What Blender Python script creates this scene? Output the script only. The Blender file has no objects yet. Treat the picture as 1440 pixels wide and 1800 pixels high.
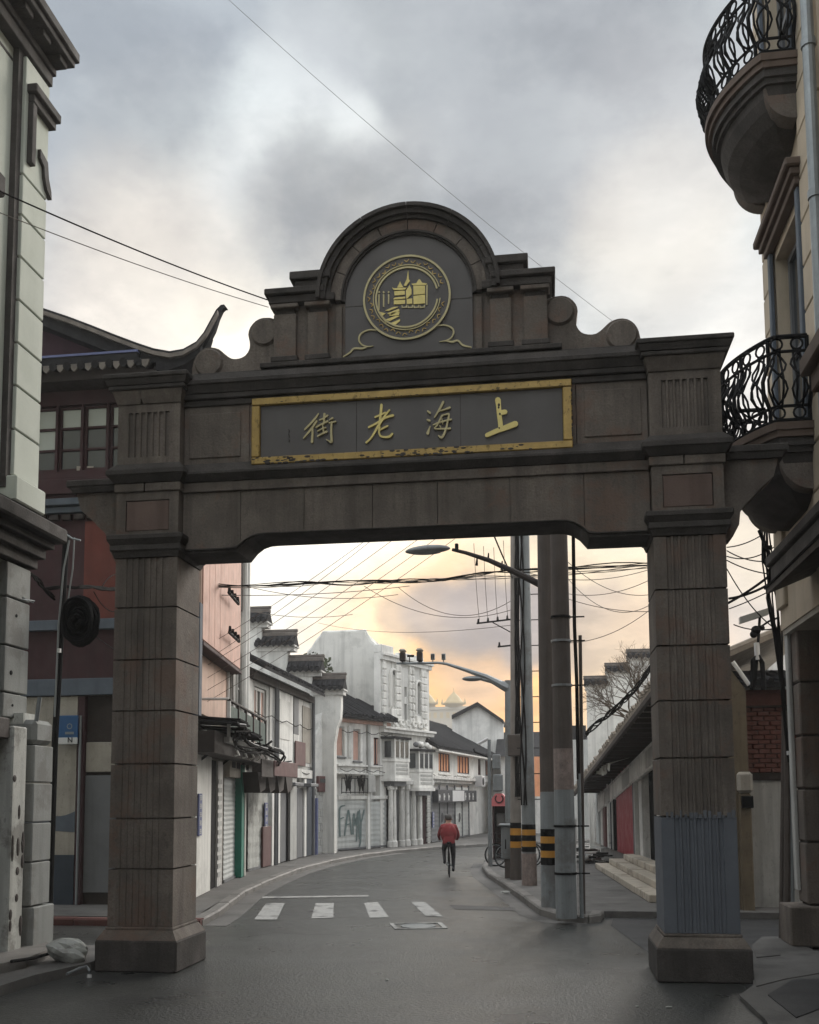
import bpy, math, random
from mathutils import Vector, Matrix, noise as mn
random.seed(7)
SC = bpy.context.scene
COL = SC.collection
R_ = math.radians

# ------------------------------------------------------------------ camera
F, TH, RO, PS, Y0, H = 1751.2, .0929, -.0062, .1383, 1238.7, 2.2
cy_, sy_ = math.cos(PS), math.sin(PS)
FW = Vector((-sy_*math.cos(TH), cy_*math.cos(TH), math.sin(TH)))
_rt = Vector((cy_, sy_, 0)); _up = _rt.cross(FW)
RT = _rt*math.cos(RO) + _up*math.sin(RO)
UP = -_rt*math.sin(RO) + _up*math.cos(RO)
EYE = Vector((0, 0, H))
cam = bpy.data.cameras.new('camera'); co = bpy.data.objects.new('camera', cam); COL.objects.link(co)
m = Matrix((RT, UP, -FW)).transposed().to_4x4(); m.translation = EYE
co.matrix_world = m
cam.sensor_fit = 'VERTICAL'; cam.sensor_height = 24; cam.lens = 24*F/1800
cam.shift_y = (Y0-900)/1800; cam.shift_x = 0
cam.clip_start = .1; cam.clip_end = 3000
SC.camera = co

def ray(px, py): return FW*F + RT*(px-720) - UP*(py-Y0)
def atY(px, py, y): d = ray(px, py); return EYE + d*(y/d.y)
def atX(px, py, x): d = ray(px, py); return EYE + d*(x/d.x)
def atG(px, py, z=0): d = ray(px, py); return EYE + d*((z-H)/d.z)

# ------------------------------------------------------------------ world
SUN_EL, SUN_AZ = R_(27), R_(27)          # azimuth from +Y towards +X
W = bpy.data.worlds.new('World'); SC.world = W; W.use_nodes = True
nt = W.node_tree; N = nt.nodes; Lk = nt.links; N.clear()
def nd(t, **k):
    n = N.new(t)
    for a, b in k.items(): setattr(n, a, b)
    return n
out = nd('ShaderNodeOutputWorld'); bg = nd('ShaderNodeBackground'); bg.inputs[1].default_value = .1
Lk.new(bg.outputs[0], out.inputs[0])
sky = nd('ShaderNodeTexSky', sky_type='NISHITA', sun_disc=False)
sky.sun_elevation = SUN_EL; sky.sun_rotation = SUN_AZ; sky.air_density = 1.4; sky.dust_density = 3
tc = nd('ShaderNodeTexCoord')
# cloud space: direction flattened on to a cloud deck
sep = nd('ShaderNodeSeparateXYZ'); Lk.new(tc.outputs['Generated'], sep.inputs[0])
def math_(op, a, b=None, clamp=False):
    n = nd('ShaderNodeMath', operation=op, use_clamp=clamp)
    for i, v in enumerate((a, b)):
        if v is None: continue
        if isinstance(v, (int, float)): n.inputs[i].default_value = v
        else: Lk.new(v, n.inputs[i])
    return n.outputs[0]
zz = math_('ADD', math_('MAXIMUM', sep.outputs[2], 0.0), .22)
comb = nd('ShaderNodeCombineXYZ')
Lk.new(math_('DIVIDE', sep.outputs[0], zz), comb.inputs[0]); Lk.new(math_('DIVIDE', sep.outputs[1], zz), comb.inputs[1])
def noise_(scale, detail=5, rough=.55, vec=None, off=0):
    n = nd('ShaderNodeTexNoise'); n.inputs['Scale'].default_value = scale; n.inputs['Detail'].default_value = detail
    n.inputs['Roughness'].default_value = rough
    mp = nd('ShaderNodeMapping'); mp.inputs[1].default_value = (off, off*.7, off*.3)
    Lk.new(vec or comb.outputs[0], mp.inputs[0]); Lk.new(mp.outputs[0], n.inputs[0]); return n
def ramp_(fac, stops):
    r = nd('ShaderNodeValToRGB'); r.color_ramp.interpolation = 'EASE'
    while len(r.color_ramp.elements) < len(stops): r.color_ramp.elements.new(.5)
    for e, (p, c) in zip(r.color_ramp.elements, stops): e.position = p; e.color = (*c, 1)
    Lk.new(fac, r.inputs[0]); return r.outputs[0]
def mix_(f, a, b, mode='MIX'):
    n = nd('ShaderNodeMix', data_type='RGBA', blend_type=mode)
    for k, v in ((0, f), (6, a), (7, b)):
        if isinstance(v, (int, float)): n.inputs[k].default_value = v
        elif isinstance(v, tuple): n.inputs[k].default_value = (*v, 1)
        else: Lk.new(v, n.inputs[k])
    return n.outputs[2]
# warped direction, so that cloud edges are ragged
wn = noise_(3.6, 8, .62, tc.outputs['Generated'], 3.1)
vs = nd('ShaderNodeVectorMath', operation='SUBTRACT'); vs.inputs[1].default_value = (.5, .5, .5); Lk.new(wn.outputs['Color'], vs.inputs[0])
vm = nd('ShaderNodeVectorMath', operation='SCALE'); vm.inputs['Scale'].default_value = .30; Lk.new(vs.outputs[0], vm.inputs[0])
va = nd('ShaderNodeVectorMath', operation='ADD'); Lk.new(tc.outputs['Generated'], va.inputs[0]); Lk.new(vm.outputs[0], va.inputs[1])
vn = nd('ShaderNodeVectorMath', operation='NORMALIZE'); Lk.new(va.outputs[0], vn.inputs[0])
vm2 = nd('ShaderNodeVectorMath', operation='SCALE'); vm2.inputs['Scale'].default_value = .09; Lk.new(vs.outputs[0], vm2.inputs[0])
va2 = nd('ShaderNodeVectorMath', operation='ADD'); Lk.new(tc.outputs['Generated'], va2.inputs[0]); Lk.new(vm2.outputs[0], va2.inputs[1])
vn2 = nd('ShaderNodeVectorMath', operation='NORMALIZE'); Lk.new(va2.outputs[0], vn2.inputs[0])
def blob(px, py, rpx, soft=.6):
    d = ray(px, py).normalized(); r = rpx/F
    dt = nd('ShaderNodeVectorMath', operation='DOT_PRODUCT'); dt.inputs[1].default_value = d; Lk.new((vn2 if rpx < 150 else vn).outputs[0], dt.inputs[0])
    mr = nd('ShaderNodeMapRange', interpolation_type='SMOOTHSTEP')
    mr.inputs[1].default_value = math.cos(r*(1+soft)); mr.inputs[2].default_value = math.cos(r*max(.05, 1-soft)); Lk.new(dt.outputs['Value'], mr.inputs[0])
    return mr.outputs[0]
EXPO = 1.15
def lin(r, g, b): return tuple(((c/255+.055)/1.055)**2.4 if c > 10 else c/255/12.92 for c in (r, g, b))
# general deck: unseen rear and zenith made extra bright to light the street
yb = nd('ShaderNodeMapRange', interpolation_type='SMOOTHSTEP'); yb.inputs[1].default_value = -.5; yb.inputs[2].default_value = .75
Lk.new(sep.outputs[1], yb.inputs[0])
deck_front = ramp_(sep.outputs[2], [(0.0, lin(250, 222, 178)), (.14, lin(246, 228, 204)), (.27, lin(232, 224, 218)), (.5, lin(203, 211, 215)), (.64, lin(200, 208, 213)), (.86, (1.6, 1.66, 1.7))])
deck_rear = ramp_(sep.outputs[2], [(0.0, (.95, .97, .99)), (.4, (1.3, 1.35, 1.38)), (.86, (1.9, 1.96, 2.0))])
deck = mix_(yb.outputs[0], deck_rear, deck_front)
pn = noise_(1.35, 7, .58, None, 2.3)
pn2 = noise_(4.0, 5, .6, None, 7.7)
c = mix_(ramp_(pn.outputs[0], [(.42, (0, 0, 0)), (.56, (.75, .75, .75))]), deck, mix_(.5, deck, lin(140, 144, 150)))
c = mix_(ramp_(pn2.outputs[0], [(.45, (0, 0, 0)), (.75, (.5, .5, .5))]), c, mix_(.5, c, (.9, .9, .9)))
for (px, py, rr, soft, colr, st) in [
        (200, 120, 330, .8, (170, 177, 186), .7), (300, 330, 110, .8, (176, 180, 183), .7), (640, 150, 120, .8, (176, 180, 182), .6), (720, 420, 120, .7, (176, 178, 180), .6),
        (470, 230, 80, .6, (228, 233, 234), .9), (560, 270, 70, .6, (236, 239, 238), .9), (420, 320, 60, .7, (224, 226, 226), .8), (640, 330, 50, .7, (214, 216, 216), .7), (880, 240, 80, .7, (212, 213, 213), .7), (740, 300, 50, .7, (204, 205, 205), .5), (540, 120, 70, .7, (206, 210, 214), .6),
        (990, 380, 80, .7, (166, 168, 171), .8), (540, 400, 90, .6, (158, 160, 163), .75), (660, 390, 60, .6, (164, 166, 168), .6), (870, 340, 60, .7, (166, 168, 171), .7), (930, 130, 120, .7, (172, 177, 182), .7), (1000, 60, 230, .8, (168, 172, 178), .7), (1160, 400, 90, .8, (226, 212, 196), .7),
        (1220, 520, 150, .9, (226, 224, 220), .7), (250, 540, 130, .9, (226, 216, 206), .8), (430, 620, 80, .9, (236, 222, 204), .6), (1150, 240, 100, .8, (205, 206, 208), .5),
        (480, 1020, 340, .8, (272, 264, 250), 1.0), (850, 1250, 230, .8, (270, 212, 140), .95), (1000, 1000, 150, .7, (262, 244, 212), .7),
        (860, 1235, 115, .8, (290, 212, 116), .95), (830, 1150, 80, .5, (214, 186, 162), .75), (690, 1090, 34, .4, (206, 184, 162), .85), (755, 1085, 58, .3, (190, 174, 164), .95), (830, 1080, 66, .3, (182, 170, 166), .97), (915, 1095, 75, .3, (180, 169, 167), .97), (1000, 1105, 70, .4, (184, 174, 172), .95), (1090, 1090, 66, .4, (190, 180, 176), .9), (1110, 1030, 28, .6, (250, 232, 204), .6),
        (1120, 1180, 120, .7, (240, 208, 172), .7), (1320, 1060, 90, .7, (206, 196, 192), .6), (1330, 940, 80, .7, (238, 224, 204), .8)]:
    f = blob(px, py, rr, soft)
    n = nd('ShaderNodeMath', operation='MULTIPLY'); n.inputs[1].default_value = st; Lk.new(f, n.inputs[0])
    c = mix_(n.outputs[0], c, lin(*colr))
tx = noise_(2.6, 9, .62, None, 5.2); tx2 = noise_(7.5, 8, .6, None, 9.4)
c = mix_(1.0, c, ramp_(tx.outputs[0], [(.36, (.80, .815, .83)), (.5, (.99, 1.0, 1.0)), (.64, (1.14, 1.14, 1.13))]), 'MULTIPLY')
c = mix_(1.0, c, ramp_(tx2.outputs[0], [(.35, (.93, .93, .94)), (.65, (1.05, 1.05, 1.045))]), 'MULTIPLY')
# cloud deck values are picture values, brought to the background's strength of 0.1
sc_ = nd('ShaderNodeVectorMath', operation='SCALE'); sc_.inputs['Scale'].default_value = 12.1/2**EXPO; Lk.new(c, sc_.inputs[0])
fin = mix_(.985, sky.outputs[0], sc_.outputs[0])
Lk.new(fin, bg.inputs[0])

sun = bpy.data.lights.new('sun', 'SUN'); sun.energy = 1.5; sun.angle = R_(30); sun.color = (1, .94, .86)
so = bpy.data.objects.new('sun', sun); COL.objects.link(so)
sd = Vector((math.sin(SUN_AZ)*math.cos(SUN_EL), math.cos(SUN_AZ)*math.cos(SUN_EL), math.sin(SUN_EL)))
so.rotation_euler = (-sd).to_track_quat('-Z', 'Y').to_euler()
SC.view_settings.view_transform = 'Standard'; SC.view_settings.look = 'None'; SC.view_settings.gamma = 1
SC.view_settings.exposure = EXPO; SC.view_settings.use_curve_mapping = False
SC.render.engine = 'CYCLES'; SC.cycles.use_denoising = True; SC.cycles.max_bounces = 6; SC.cycles.diffuse_bounces = 3

# ------------------------------------------------------------------ materials
def M(name, col, var=.25, scale=3., rough=.85, bump=.15, streak=0., streak_scale=5., metal=0., fine=40., spec=.4, stain=None, stain_amt=0., grunge=0., grain=.35):
    mt = bpy.data.materials.new(name); mt.use_nodes = True; t = mt.node_tree; n = t.nodes; l = t.links
    b = n['Principled BSDF']; b.inputs['Roughness'].default_value = rough; b.inputs['Metallic'].default_value = metal
    b.inputs['Specular IOR Level'].default_value = spec
    g = n.new('ShaderNodeNewGeometry')
    def nz(sc, det, mapscale=None, ro=.6):
        x = n.new('ShaderNodeTexNoise'); x.inputs['Scale'].default_value = sc; x.inputs['Detail'].default_value = det; x.inputs['Roughness'].default_value = ro
        if mapscale:
            mp = n.new('ShaderNodeMapping'); mp.inputs[3].default_value = mapscale; l.new(g.outputs['Position'], mp.inputs[0]); l.new(mp.outputs[0], x.inputs[0])
        else: l.new(g.outputs['Position'], x.inputs[0])
        return x.outputs[0]
    def rp(s, p0, p1, v0, v1):
        r = n.new('ShaderNodeMapRange'); r.inputs[1].default_value = p0; r.inputs[2].default_value = p1; r.inputs[3].default_value = v0; r.inputs[4].default_value = v1
        l.new(s, r.inputs[0]); return r.outputs[0]
    def mx(f, a, bb, mode='MIX'):
        x = n.new('ShaderNodeMix'); x.data_type = 'RGBA'; x.blend_type = mode
        for k, v in ((0, f), (6, a), (7, bb)):
            if isinstance(v, (int, float)): x.inputs[k].default_value = v
            elif isinstance(v, tuple): x.inputs[k].default_value = (*v, 1)
            else: l.new(v, x.inputs[k])
        return x.outputs[2]
    lo = tuple(max(0, c_*(1-var)) for c_ in col); hi = tuple(min(1, c_*(1+var)) for c_ in col)
    c1 = mx(rp(nz(scale, 6), .3, .7, 0, 1), lo, hi)
    c1 = mx(rp(nz(fine, 3), .35, .65, 0, grain), c1, tuple(c_*(1-var*1.3) for c_ in col))
    # object-to-object variation
    oi = n.new('ShaderNodeObjectInfo')
    c1 = mx(rp(oi.outputs['Random'], 0, 1, 0, .36), c1, tuple(c_*.72 for c_ in col))
    if streak:
        s = nz(streak_scale, 5, (1, 1, .06)); c1 = mx(rp(s, .47, .68, 0, streak), c1, tuple(c_*.35 for c_ in col))
        s2 = nz(streak_scale*.4, 4); c1 = mx(rp(s2, .5, .7, 0, streak*.7), c1, tuple(c_*.45 for c_ in col))
    if stain: c1 = mx(rp(nz(scale*.6+.3, 8, None, .7), .52, .6, 0, stain_amt), c1, stain)
    if grunge: c1 = mx(rp(nz(14, 8, (1, 1, .5), .75), .56, .62, 0, grunge), c1, tuple(c_*.3 for c_ in col))
    l.new(c1, b.inputs['Base Color'])
    if bump:
        bp = n.new('ShaderNodeBump'); bp.inputs['Strength'].default_value = bump; bp.inputs['Distance'].default_value = .02
        l.new(nz(fine*.7, 5), bp.inputs['Height']); l.new(bp.outputs[0], b.inputs['Normal'])
    rr = rp(nz(scale*1.7, 4), .3, .7, max(0, rough-.12), min(1, rough+.08)); l.new(rr, b.inputs['Roughness'])
    return mt
MT = {}
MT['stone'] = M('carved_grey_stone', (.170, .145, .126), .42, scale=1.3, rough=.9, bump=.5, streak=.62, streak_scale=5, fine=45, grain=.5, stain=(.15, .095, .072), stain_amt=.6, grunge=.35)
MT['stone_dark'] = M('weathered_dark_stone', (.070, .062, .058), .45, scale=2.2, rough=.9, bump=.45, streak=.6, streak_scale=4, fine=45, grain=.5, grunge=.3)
MT['stone_warm'] = M('reddish_stone_panel', (.15, .105, .09), .2, 2, .9, .3, .35, 6, fine=60)
MT['panel'] = M('polished_grey_slab', (.105, .098, .097), .1, 1.2, .6, .05, .12, 4)
MT['bluepaint'] = M('blue_grey_paint', (.12, .132, .155), .12, 2, .75, .1, .12, 6)
MT['gold'] = M('gold_leaf_paint', (.38, .26, .085), .25, 6, .42, .15, .0, metal=.35, fine=40, stain=(.05, .04, .03), stain_amt=.0, grunge=.8)
MT['goldc'] = M('gold_paint', (.66, .55, .20), .12, 6, .42, .05, metal=.2)
MT['goldpale'] = M('pale_gold_paint', (.50, .44, .24), .15, 6, .5, .05, metal=.1)
MT['asphalt'] = M('asphalt', (.050, .052, .050), .30, .5, .36, .7, fine=34, spec=.65, stain=(.035, .035, .037), stain_amt=.5, grain=.9)
MT['asphalt_patch'] = M('asphalt_patch', (.045, .045, .047), .2, .8, .6, .4, fine=110, spec=.4)
MT['pave'] = M('paving_concrete', (.13, .125, .12), .25, .9, .75, .4, fine=60, stain=(.06, .058, .056), stain_amt=.7)
MT['kerb'] = M('kerb_granite', (.18, .17, .16), .25, 2, .7, .3, fine=60, stain=(.08, .075, .07), stain_amt=.6)
MT['kerb_red'] = M('kerb_red_paint', (.10, .035, .03), .25, 2, .8, .3)
MT['line'] = M('road_paint', (.40, .40, .39), .2, 3, .7, .3, fine=90, stain=(.10, .10, .10), stain_amt=.85, grunge=.9)
MT['plaster'] = M('pale_plaster', (.80, .79, .75), .12, 1.2, .9, .15, .5, 3, stain=(.45, .45, .42), stain_amt=.4)
MT['plaster_grimy'] = M('grimy_plaster', (.54, .55, .52), .2, 1.6, .9, .2, .6, 4, stain=(.12, .11, .10), stain_amt=.6, grunge=.5)
MT['green_plaster'] = M('grey_green_plaster', (.50, .53, .47), .1, 1., .9, .12, .25, 3)
MT['cream'] = M('cream_stucco', (.52, .44, .34), .12, 1.5, .9, .15, .3, 4)
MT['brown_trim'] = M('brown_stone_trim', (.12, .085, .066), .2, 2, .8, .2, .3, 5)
MT['white'] = M('whitewash', (.84, .83, .795), .12, 1.2, .9, .2, .5, 4, stain=(.5, .5, .48), stain_amt=.4, grunge=.10)
MT['whiteb'] = M('old_whitewash', (.74, .73, .70), .16, 1.6, .9, .15, .6, 5, grunge=.4)
MT['greywall'] = M('grey_plaster_wall', (.50, .50, .48), .15, 1.5, .9, .15, .5, 4, grunge=.3)
MT['beige'] = M('beige_wall', (.36, .33, .285), .15, 1.5, .9, .15, .4, 4, grunge=.3)
MT['pink'] = M('salmon_pink_wall', (.60, .43, .35), .12, 1.5, .9, .1, .3, 4)
MT['pinkboard'] = M('pink_board', (.60, .37, .30), .15, 3, .7, .08, .3, 6)
MT['orange'] = M('orange_board', (.85, .38, .20), .12, 3, .7, .08, .3, 6)
MT['shutter'] = M('metal_shutter', (.52, .54, .53), .12, 1.2, .6, .1, .35, 4, metal=.15)
MT['shutter_dark'] = M('dark_shutter', (.15, .155, .165), .15, 1.4, .6, .1, .4, 4)
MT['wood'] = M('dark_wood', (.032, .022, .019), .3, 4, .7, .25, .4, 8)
MT['darkred'] = M('dark_red_paint', (.042, .013, .016), .2, 2, .75, .12, .35, 4)
MT['redorange'] = M('faded_red_orange_paint', (.14, .036, .026), .18, 2, .8, .12, .4, 4)
MT['red'] = M('red_paint', (.27, .012, .024), .12, 2, .5, .05, .2, 4)
MT['redl'] = M('faded_red_paint', (.62, .17, .18), .1, 3, .6, .05)
MT['maroon'] = M('maroon_fascia', (.13, .06, .058), .15, 3, .7, .1, .2)
MT['tile'] = M('grey_roof_tile', (.030, .030, .033), .4, 5, .95, .3, fine=30, spec=.08)
MT['tile_worn'] = M('weathered_roof_tile', (.16, .14, .125), .35, 4, .85, .3, fine=30)
MT['eave_tan'] = M('sunlit_tan_roof_tile', (.30, .26, .215), .3, 4, .85, .3, fine=30)  # sunlight on the eave is put into this tan tile colour
MT['glass'] = M('window_glass', (.03, .035, .04), .2, 1, .12, 0, spec=.8)
MT['glass_pale'] = M('frosted_window_pane', (.42, .45, .42), .1, 1, .35, 0, spec=.6)
MT['iron'] = M('black_iron', (.009, .009, .010), .2, 4, .75, .1, spec=.12)
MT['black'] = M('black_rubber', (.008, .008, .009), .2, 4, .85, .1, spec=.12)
MT['concrete_pole'] = M('concrete_pole', (.30, .275, .25), .2, 2.5, .85, .25, .4, 9)
MT['pole_grey'] = M('grey_painted_pole', (.24, .26, .27), .15, 2, .65, .15, .3, 8, stain=(.09, .07, .06), stain_amt=.4)
MT['pole_brown'] = M('brown_concrete_pole', (.105, .088, .079), .25, 2, .85, .25, .4, 8)
MT['pole_torn'] = M('poster_remains_pole', (.30, .24, .22), .35, 7, .85, .3, .4, 8, grunge=.6)
MT['yellow'] = M('yellow_band', (.55, .26, .035), .12, 4, .6, .05, .2)
MT['steel'] = M('galvanised_steel', (.25, .27, .28), .15, 4, .45, .05, metal=.5)
MT['blue'] = M('blue_sign_enamel', (.025, .09, .22), .1, 4, .4, 0)
MT['bluedull'] = M('dull_blue_plaque', (.11, .13, .27), .1, 4, .5, 0)
MT['signwhite'] = M('white_enamel', (.62, .62, .62), .06, 4, .5, 0)
MT['green'] = M('green_paint', (.02, .21, .15), .2, 3, .6, .1, .3)
MT['greendark'] = M('dark_green_panel', (.012, .05, .042), .2, 3, .5, .1)
MT['navy'] = M('navy_dado', (.03, .042, .06), .2, 3, .8, .1, .2)
MT['bluegrey'] = M('blue_grey_ledge', (.10, .12, .15), .15, 3, .8, .1, .3)
MT['yellowwall'] = M('ochre_wall', (.17, .135, .09), .2, 2.5, .85, .2, .5, 5, grunge=.4)
MT['brick'] = M('red_brick', (.15, .062, .05), .3, 9, .9, .4, fine=50)
MT['mortar'] = M('mortar', (.10, .07, .06), .2, 5, .95, .3)
MT['far'] = M('far_pale_stone', (.55, .48, .38), .06, .3, .9, 0)
MT['fargold'] = M('far_dome_gold', (.55, .42, .22), .06, .3, .7, 0)
MT['skin'] = M('skin', (.35, .20, .14), .06, 9, .6, .02)
MT['jacket'] = M('red_jacket', (.27, .035, .04), .15, 6, .8, .2)
MT['trousers'] = M('dark_trousers', (.035, .035, .042), .15, 6, .85, .2)
MT['hair'] = M('grey_cap', (.10, .095, .09), .1, 9, .9, .1)
MT['bark'] = M('bare_bark', (.12, .09, .065), .25, 7, .9, .3)
MT['leaf'] = M('leaves', (.06, .075, .03), .35, 6, .8, .1)
MT['pier'] = M('shade_darkened_render', (.28, .29, .28), .18, 1.6, .9, .25, .5, 4, stain=(.14, .13, .12), stain_amt=.5)  # lower pier and quoins: street shade darkened into the colour, plus stains
MT['bag'] = M('white_plastic_sack', (.42, .43, .41), .12, 5, .55, .25, stain=(.13, .12, .11), stain_amt=.5)
MT['wire'] = M('cable_sheath', (.012, .011, .011), .2, 4, .9, 0, spec=.08)
MT['plum'] = M('plum_gable_paint', (.055, .025, .04), .2, 2, .85, .1, .3)
MT['faintwire'] = M('faint_wire', (.30, .29, .28), .1, 4, .8, 0, spec=.1)
MT['wirelight'] = M('pale_wire', (.16, .14, .12), .2, 4, .5, 0)
MT['awning'] = M('torn_white_canvas', (.50, .50, .45), .15, 3, .9, .2, .3, 6, grunge=.4)
MT['step'] = M('worn_stone_steps', (.48, .43, .36), .2, 2, .8, .3, fine=50, stain=(.16, .13, .10), stain_amt=.6)
MT['graffiti'] = M('teal_spray', (.13, .18, .18), .2, 5, .8, 0)
MT['ink'] = M('dark_ink', (.02, .022, .03), .1, 5, .8, 0)

# ------------------------------------------------------------------ mesh helpers
class Fr:
    """a facade frame on the ground: s runs from A to B, d sticks out of it, z up"""
    def __init__(f, A, B, side=1, z=0):
        f.A = Vector((A[0], A[1], 0)); b = Vector((B[0], B[1], 0)); f.e = (b-f.A).normalized(); f.L = (b-f.A).length
        f.n = Vector((f.e.y, -f.e.x, 0))*side; f.z = z
    def __call__(f, s, d, z): return f.A + f.e*s + f.n*d + Vector((0, 0, f.z+z))
    def hit(f, px, py, d=0):
        r = ray(px, py); P = f.A + f.n*d
        t = (P-EYE).dot(f.n)/r.dot(f.n); q = EYE+r*t
        return (q-f.A).dot(f.e), q.z-f.z
    def S(f, px, py=1400, d=0): return f.hit(px, py, d)[0]
    def R(f, px0, top, bot, px1, d=0):
        s0, z1 = f.hit(px0, top, d); s0b, z0 = f.hit(px0, bot, d); return s0, f.S(px1, (top+bot)/2, d), z0, z1

BASE = {}
class MB:
    def __init__(s, tf=None): s.v = []; s.f = []; s.tf = tf
    def pt(s, p):
        s.v.append(Vector(s.tf(*p)) if s.tf else Vector(p)); return len(s.v)-1
    def add(s, ps, fs):
        o = len(s.v)
        for p in ps: s.pt(p)
        for f in fs: s.f.append([o+i for i in f])
    def box(s, x0, x1, y0, y1, z0, z1, c=0):
        if x0 > x1: x0, x1 = x1, x0
        if y0 > y1: y0, y1 = y1, y0
        if z0 > z1: z0, z1 = z1, z0
        c = min(c, (x1-x0)*.45, (y1-y0)*.45, (z1-z0)*.45)
        if c <= 0:
            s.add([(x, y, z) for x in (x0, x1) for y in (y0, y1) for z in (z0, z1)], [(0, 1, 3, 2), (4, 6, 7, 5), (0, 4, 5, 1), (2, 3, 7, 6), (0, 2, 6, 4), (1, 5, 7, 3)]); return s
        X = (x0, x1); Y = (y0, y1); Z = (z0, z1); P = []; I = {}
        for i in (0, 1):
            for j in (0, 1):
                for k in (0, 1):
                    a, b, g = X[i]+c*(1-2*i), Y[j]+c*(1-2*j), Z[k]+c*(1-2*k)
                    for ax, p in enumerate(((X[i], b, g), (a, Y[j], g), (a, b, Z[k]))):
                        I[i, j, k, ax] = len(P); P.append(p)
        fs = []
        for q in (0, 1):
            fs.append([I[q, a, b, 0] for a, b in ((0, 0), (0, 1), (1, 1), (1, 0))])
            fs.append([I[a, q, b, 1] for a, b in ((0, 0), (0, 1), (1, 1), (1, 0))])
            fs.append([I[a, b, q, 2] for a, b in ((0, 0), (0, 1), (1, 1), (1, 0))])
        for a in (0, 1):
            for b in (0, 1):
                fs.append([I[a, b, 0, 0], I[a, b, 1, 0], I[a, b, 1, 1], I[a, b, 0, 1]])
                fs.append([I[a, 0, b, 0], I[a, 1, b, 0], I[a, 1, b, 2], I[a, 0, b, 2]])
                fs.append([I[0, a, b, 1], I[1, a, b, 1], I[1, a, b, 2], I[0, a, b, 2]])
                for k in (0, 1): fs.append([I[a, b, k, 0], I[a, b, k, 1], I[a, b, k, 2]])
        s.add(P, fs); return s
    def tbox(s, x0, x1, y0, y1, z0, z1, g=0, gy=None):
        """box whose top grows by g on every side"""
        gy = g if gy is None else gy
        s.add([(x0, y0, z0), (x1, y0, z0), (x1, y1, z0), (x0, y1, z0), (x0-g, y0-gy, z1), (x1+g, y0-gy, z1), (x1+g, y1+gy, z1), (x0-g, y1+gy, z1)],
              [(0, 3, 2, 1), (4, 5, 6, 7), (0, 1, 5, 4), (1, 2, 6, 5), (2, 3, 7, 6), (3, 0, 4, 7)]); return s
    def prism(s, poly, a0, a1, ax='y'):
        """poly in the plane across the axis: y -> (x,z), x -> (y,z), z -> (x,y)"""
        n = len(poly)
        def P(p, a): return (p[0], a, p[1]) if ax == 'y' else (a, p[0], p[1]) if ax == 'x' else (p[0], p[1], a)
        s.add([P(p, a0) for p in poly]+[P(p, a1) for p in poly], [list(range(n)), list(range(2*n-1, n-1, -1))]+[(i, (i+1) % n, n+(i+1) % n, n+i) for i in range(n)]); return s
    def tube(s, pts, r, n=8, cap=True):
        pts = [Vector(p) for p in pts]; m_ = len(pts); rs = r if isinstance(r, (list, tuple)) else [r]*m_
        o = len(s.v); prev = None
        for i, p in enumerate(pts):
            t = (pts[min(i+1, m_-1)]-pts[max(i-1, 0)]).normalized()
            if prev is None: a = t.orthogonal().normalized()
            else: a = (prev - t*prev.dot(t)); a = a.normalized() if a.length > 1e-6 else t.orthogonal().normalized()
            prev = a; b = t.cross(a)
            for k in range(n):
                w = 2*math.pi*k/n; s.pt(p+(a*math.cos(w)+b*math.sin(w))*rs[i])
        for i in range(m_-1):
            for k in range(n): s.f.append([o+i*n+k, o+i*n+(k+1) % n, o+(i+1)*n+(k+1) % n, o+(i+1)*n+k])
        if cap: s.f.append([o+k for k in range(n)][::-1]); s.f.append([o+(m_-1)*n+k for k in range(n)])
        return s
    def lathe(s, prof, x, y, n=16):
        o = len(s.v)
        for r, z in prof:
            for k in range(n): w = 2*math.pi*k/n; s.pt((x+r*math.cos(w), y+r*math.sin(w), z))
        for i in range(len(prof)-1):
            for k in range(n): s.f.append([o+i*n+k, o+i*n+(k+1) % n, o+(i+1)*n+(k+1) % n, o+(i+1)*n+k])
        s.f.append([o+k for k in range(n)][::-1]); s.f.append([o+(len(prof)-1)*n+k for k in range(n)]); return s
    def ell(s, c_, r, n=12, m_=8):
        o = len(s.v); rr = r if isinstance(r, (list, tuple)) else (r, r, r)
        for i in range(m_+1):
            a = math.pi*i/m_
            for k in range(n): w = 2*math.pi*k/n; s.pt((c_[0]+rr[0]*math.sin(a)*math.cos(w), c_[1]+rr[1]*math.sin(a)*math.sin(w), c_[2]+rr[2]*math.cos(a)))
        for i in range(m_):
            for k in range(n): s.f.append([o+i*n+k, o+i*n+(k+1) % n, o+(i+1)*n+(k+1) % n, o+(i+1)*n+k])
        return s
    def build(s, name, mat, parent=None, label=None, cat=None, group=None, kind=None, smooth=False):
        if parent is not None: b = BASE[parent.name]
        else:
            xs = [v.x for v in s.v]; ys = [v.y for v in s.v]; zs = [v.z for v in s.v]
            b = Vector(((min(xs)+max(xs))/2, (min(ys)+max(ys))/2, min(zs)))
        me = bpy.data.meshes.new(name); me.from_pydata([v-b for v in s.v], [], s.f)
        import bmesh as _bm
        bm = _bm.new(); bm.from_mesh(me); _bm.ops.remove_doubles(bm, verts=bm.verts, dist=1e-5) if smooth else None
        _bm.ops.recalc_face_normals(bm, faces=bm.faces); bm.to_mesh(me); bm.free()
        me.materials.append(MT[mat] if isinstance(mat, str) else mat)
        if smooth: me.polygons.foreach_set('use_smooth', [True]*len(me.polygons))
        o = bpy.data.objects.new(name, me); COL.objects.link(o)
        if parent is not None: o.parent = parent
        else: o.location = b
        BASE[o.name] = b
        tag(o, label, cat, group, kind); return o
def tag(o, label=None, cat=None, group=None, kind=None):
    for k, v in (('label', label), ('category', cat), ('group', group), ('kind', kind)):
        if v: o[k] = v
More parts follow.
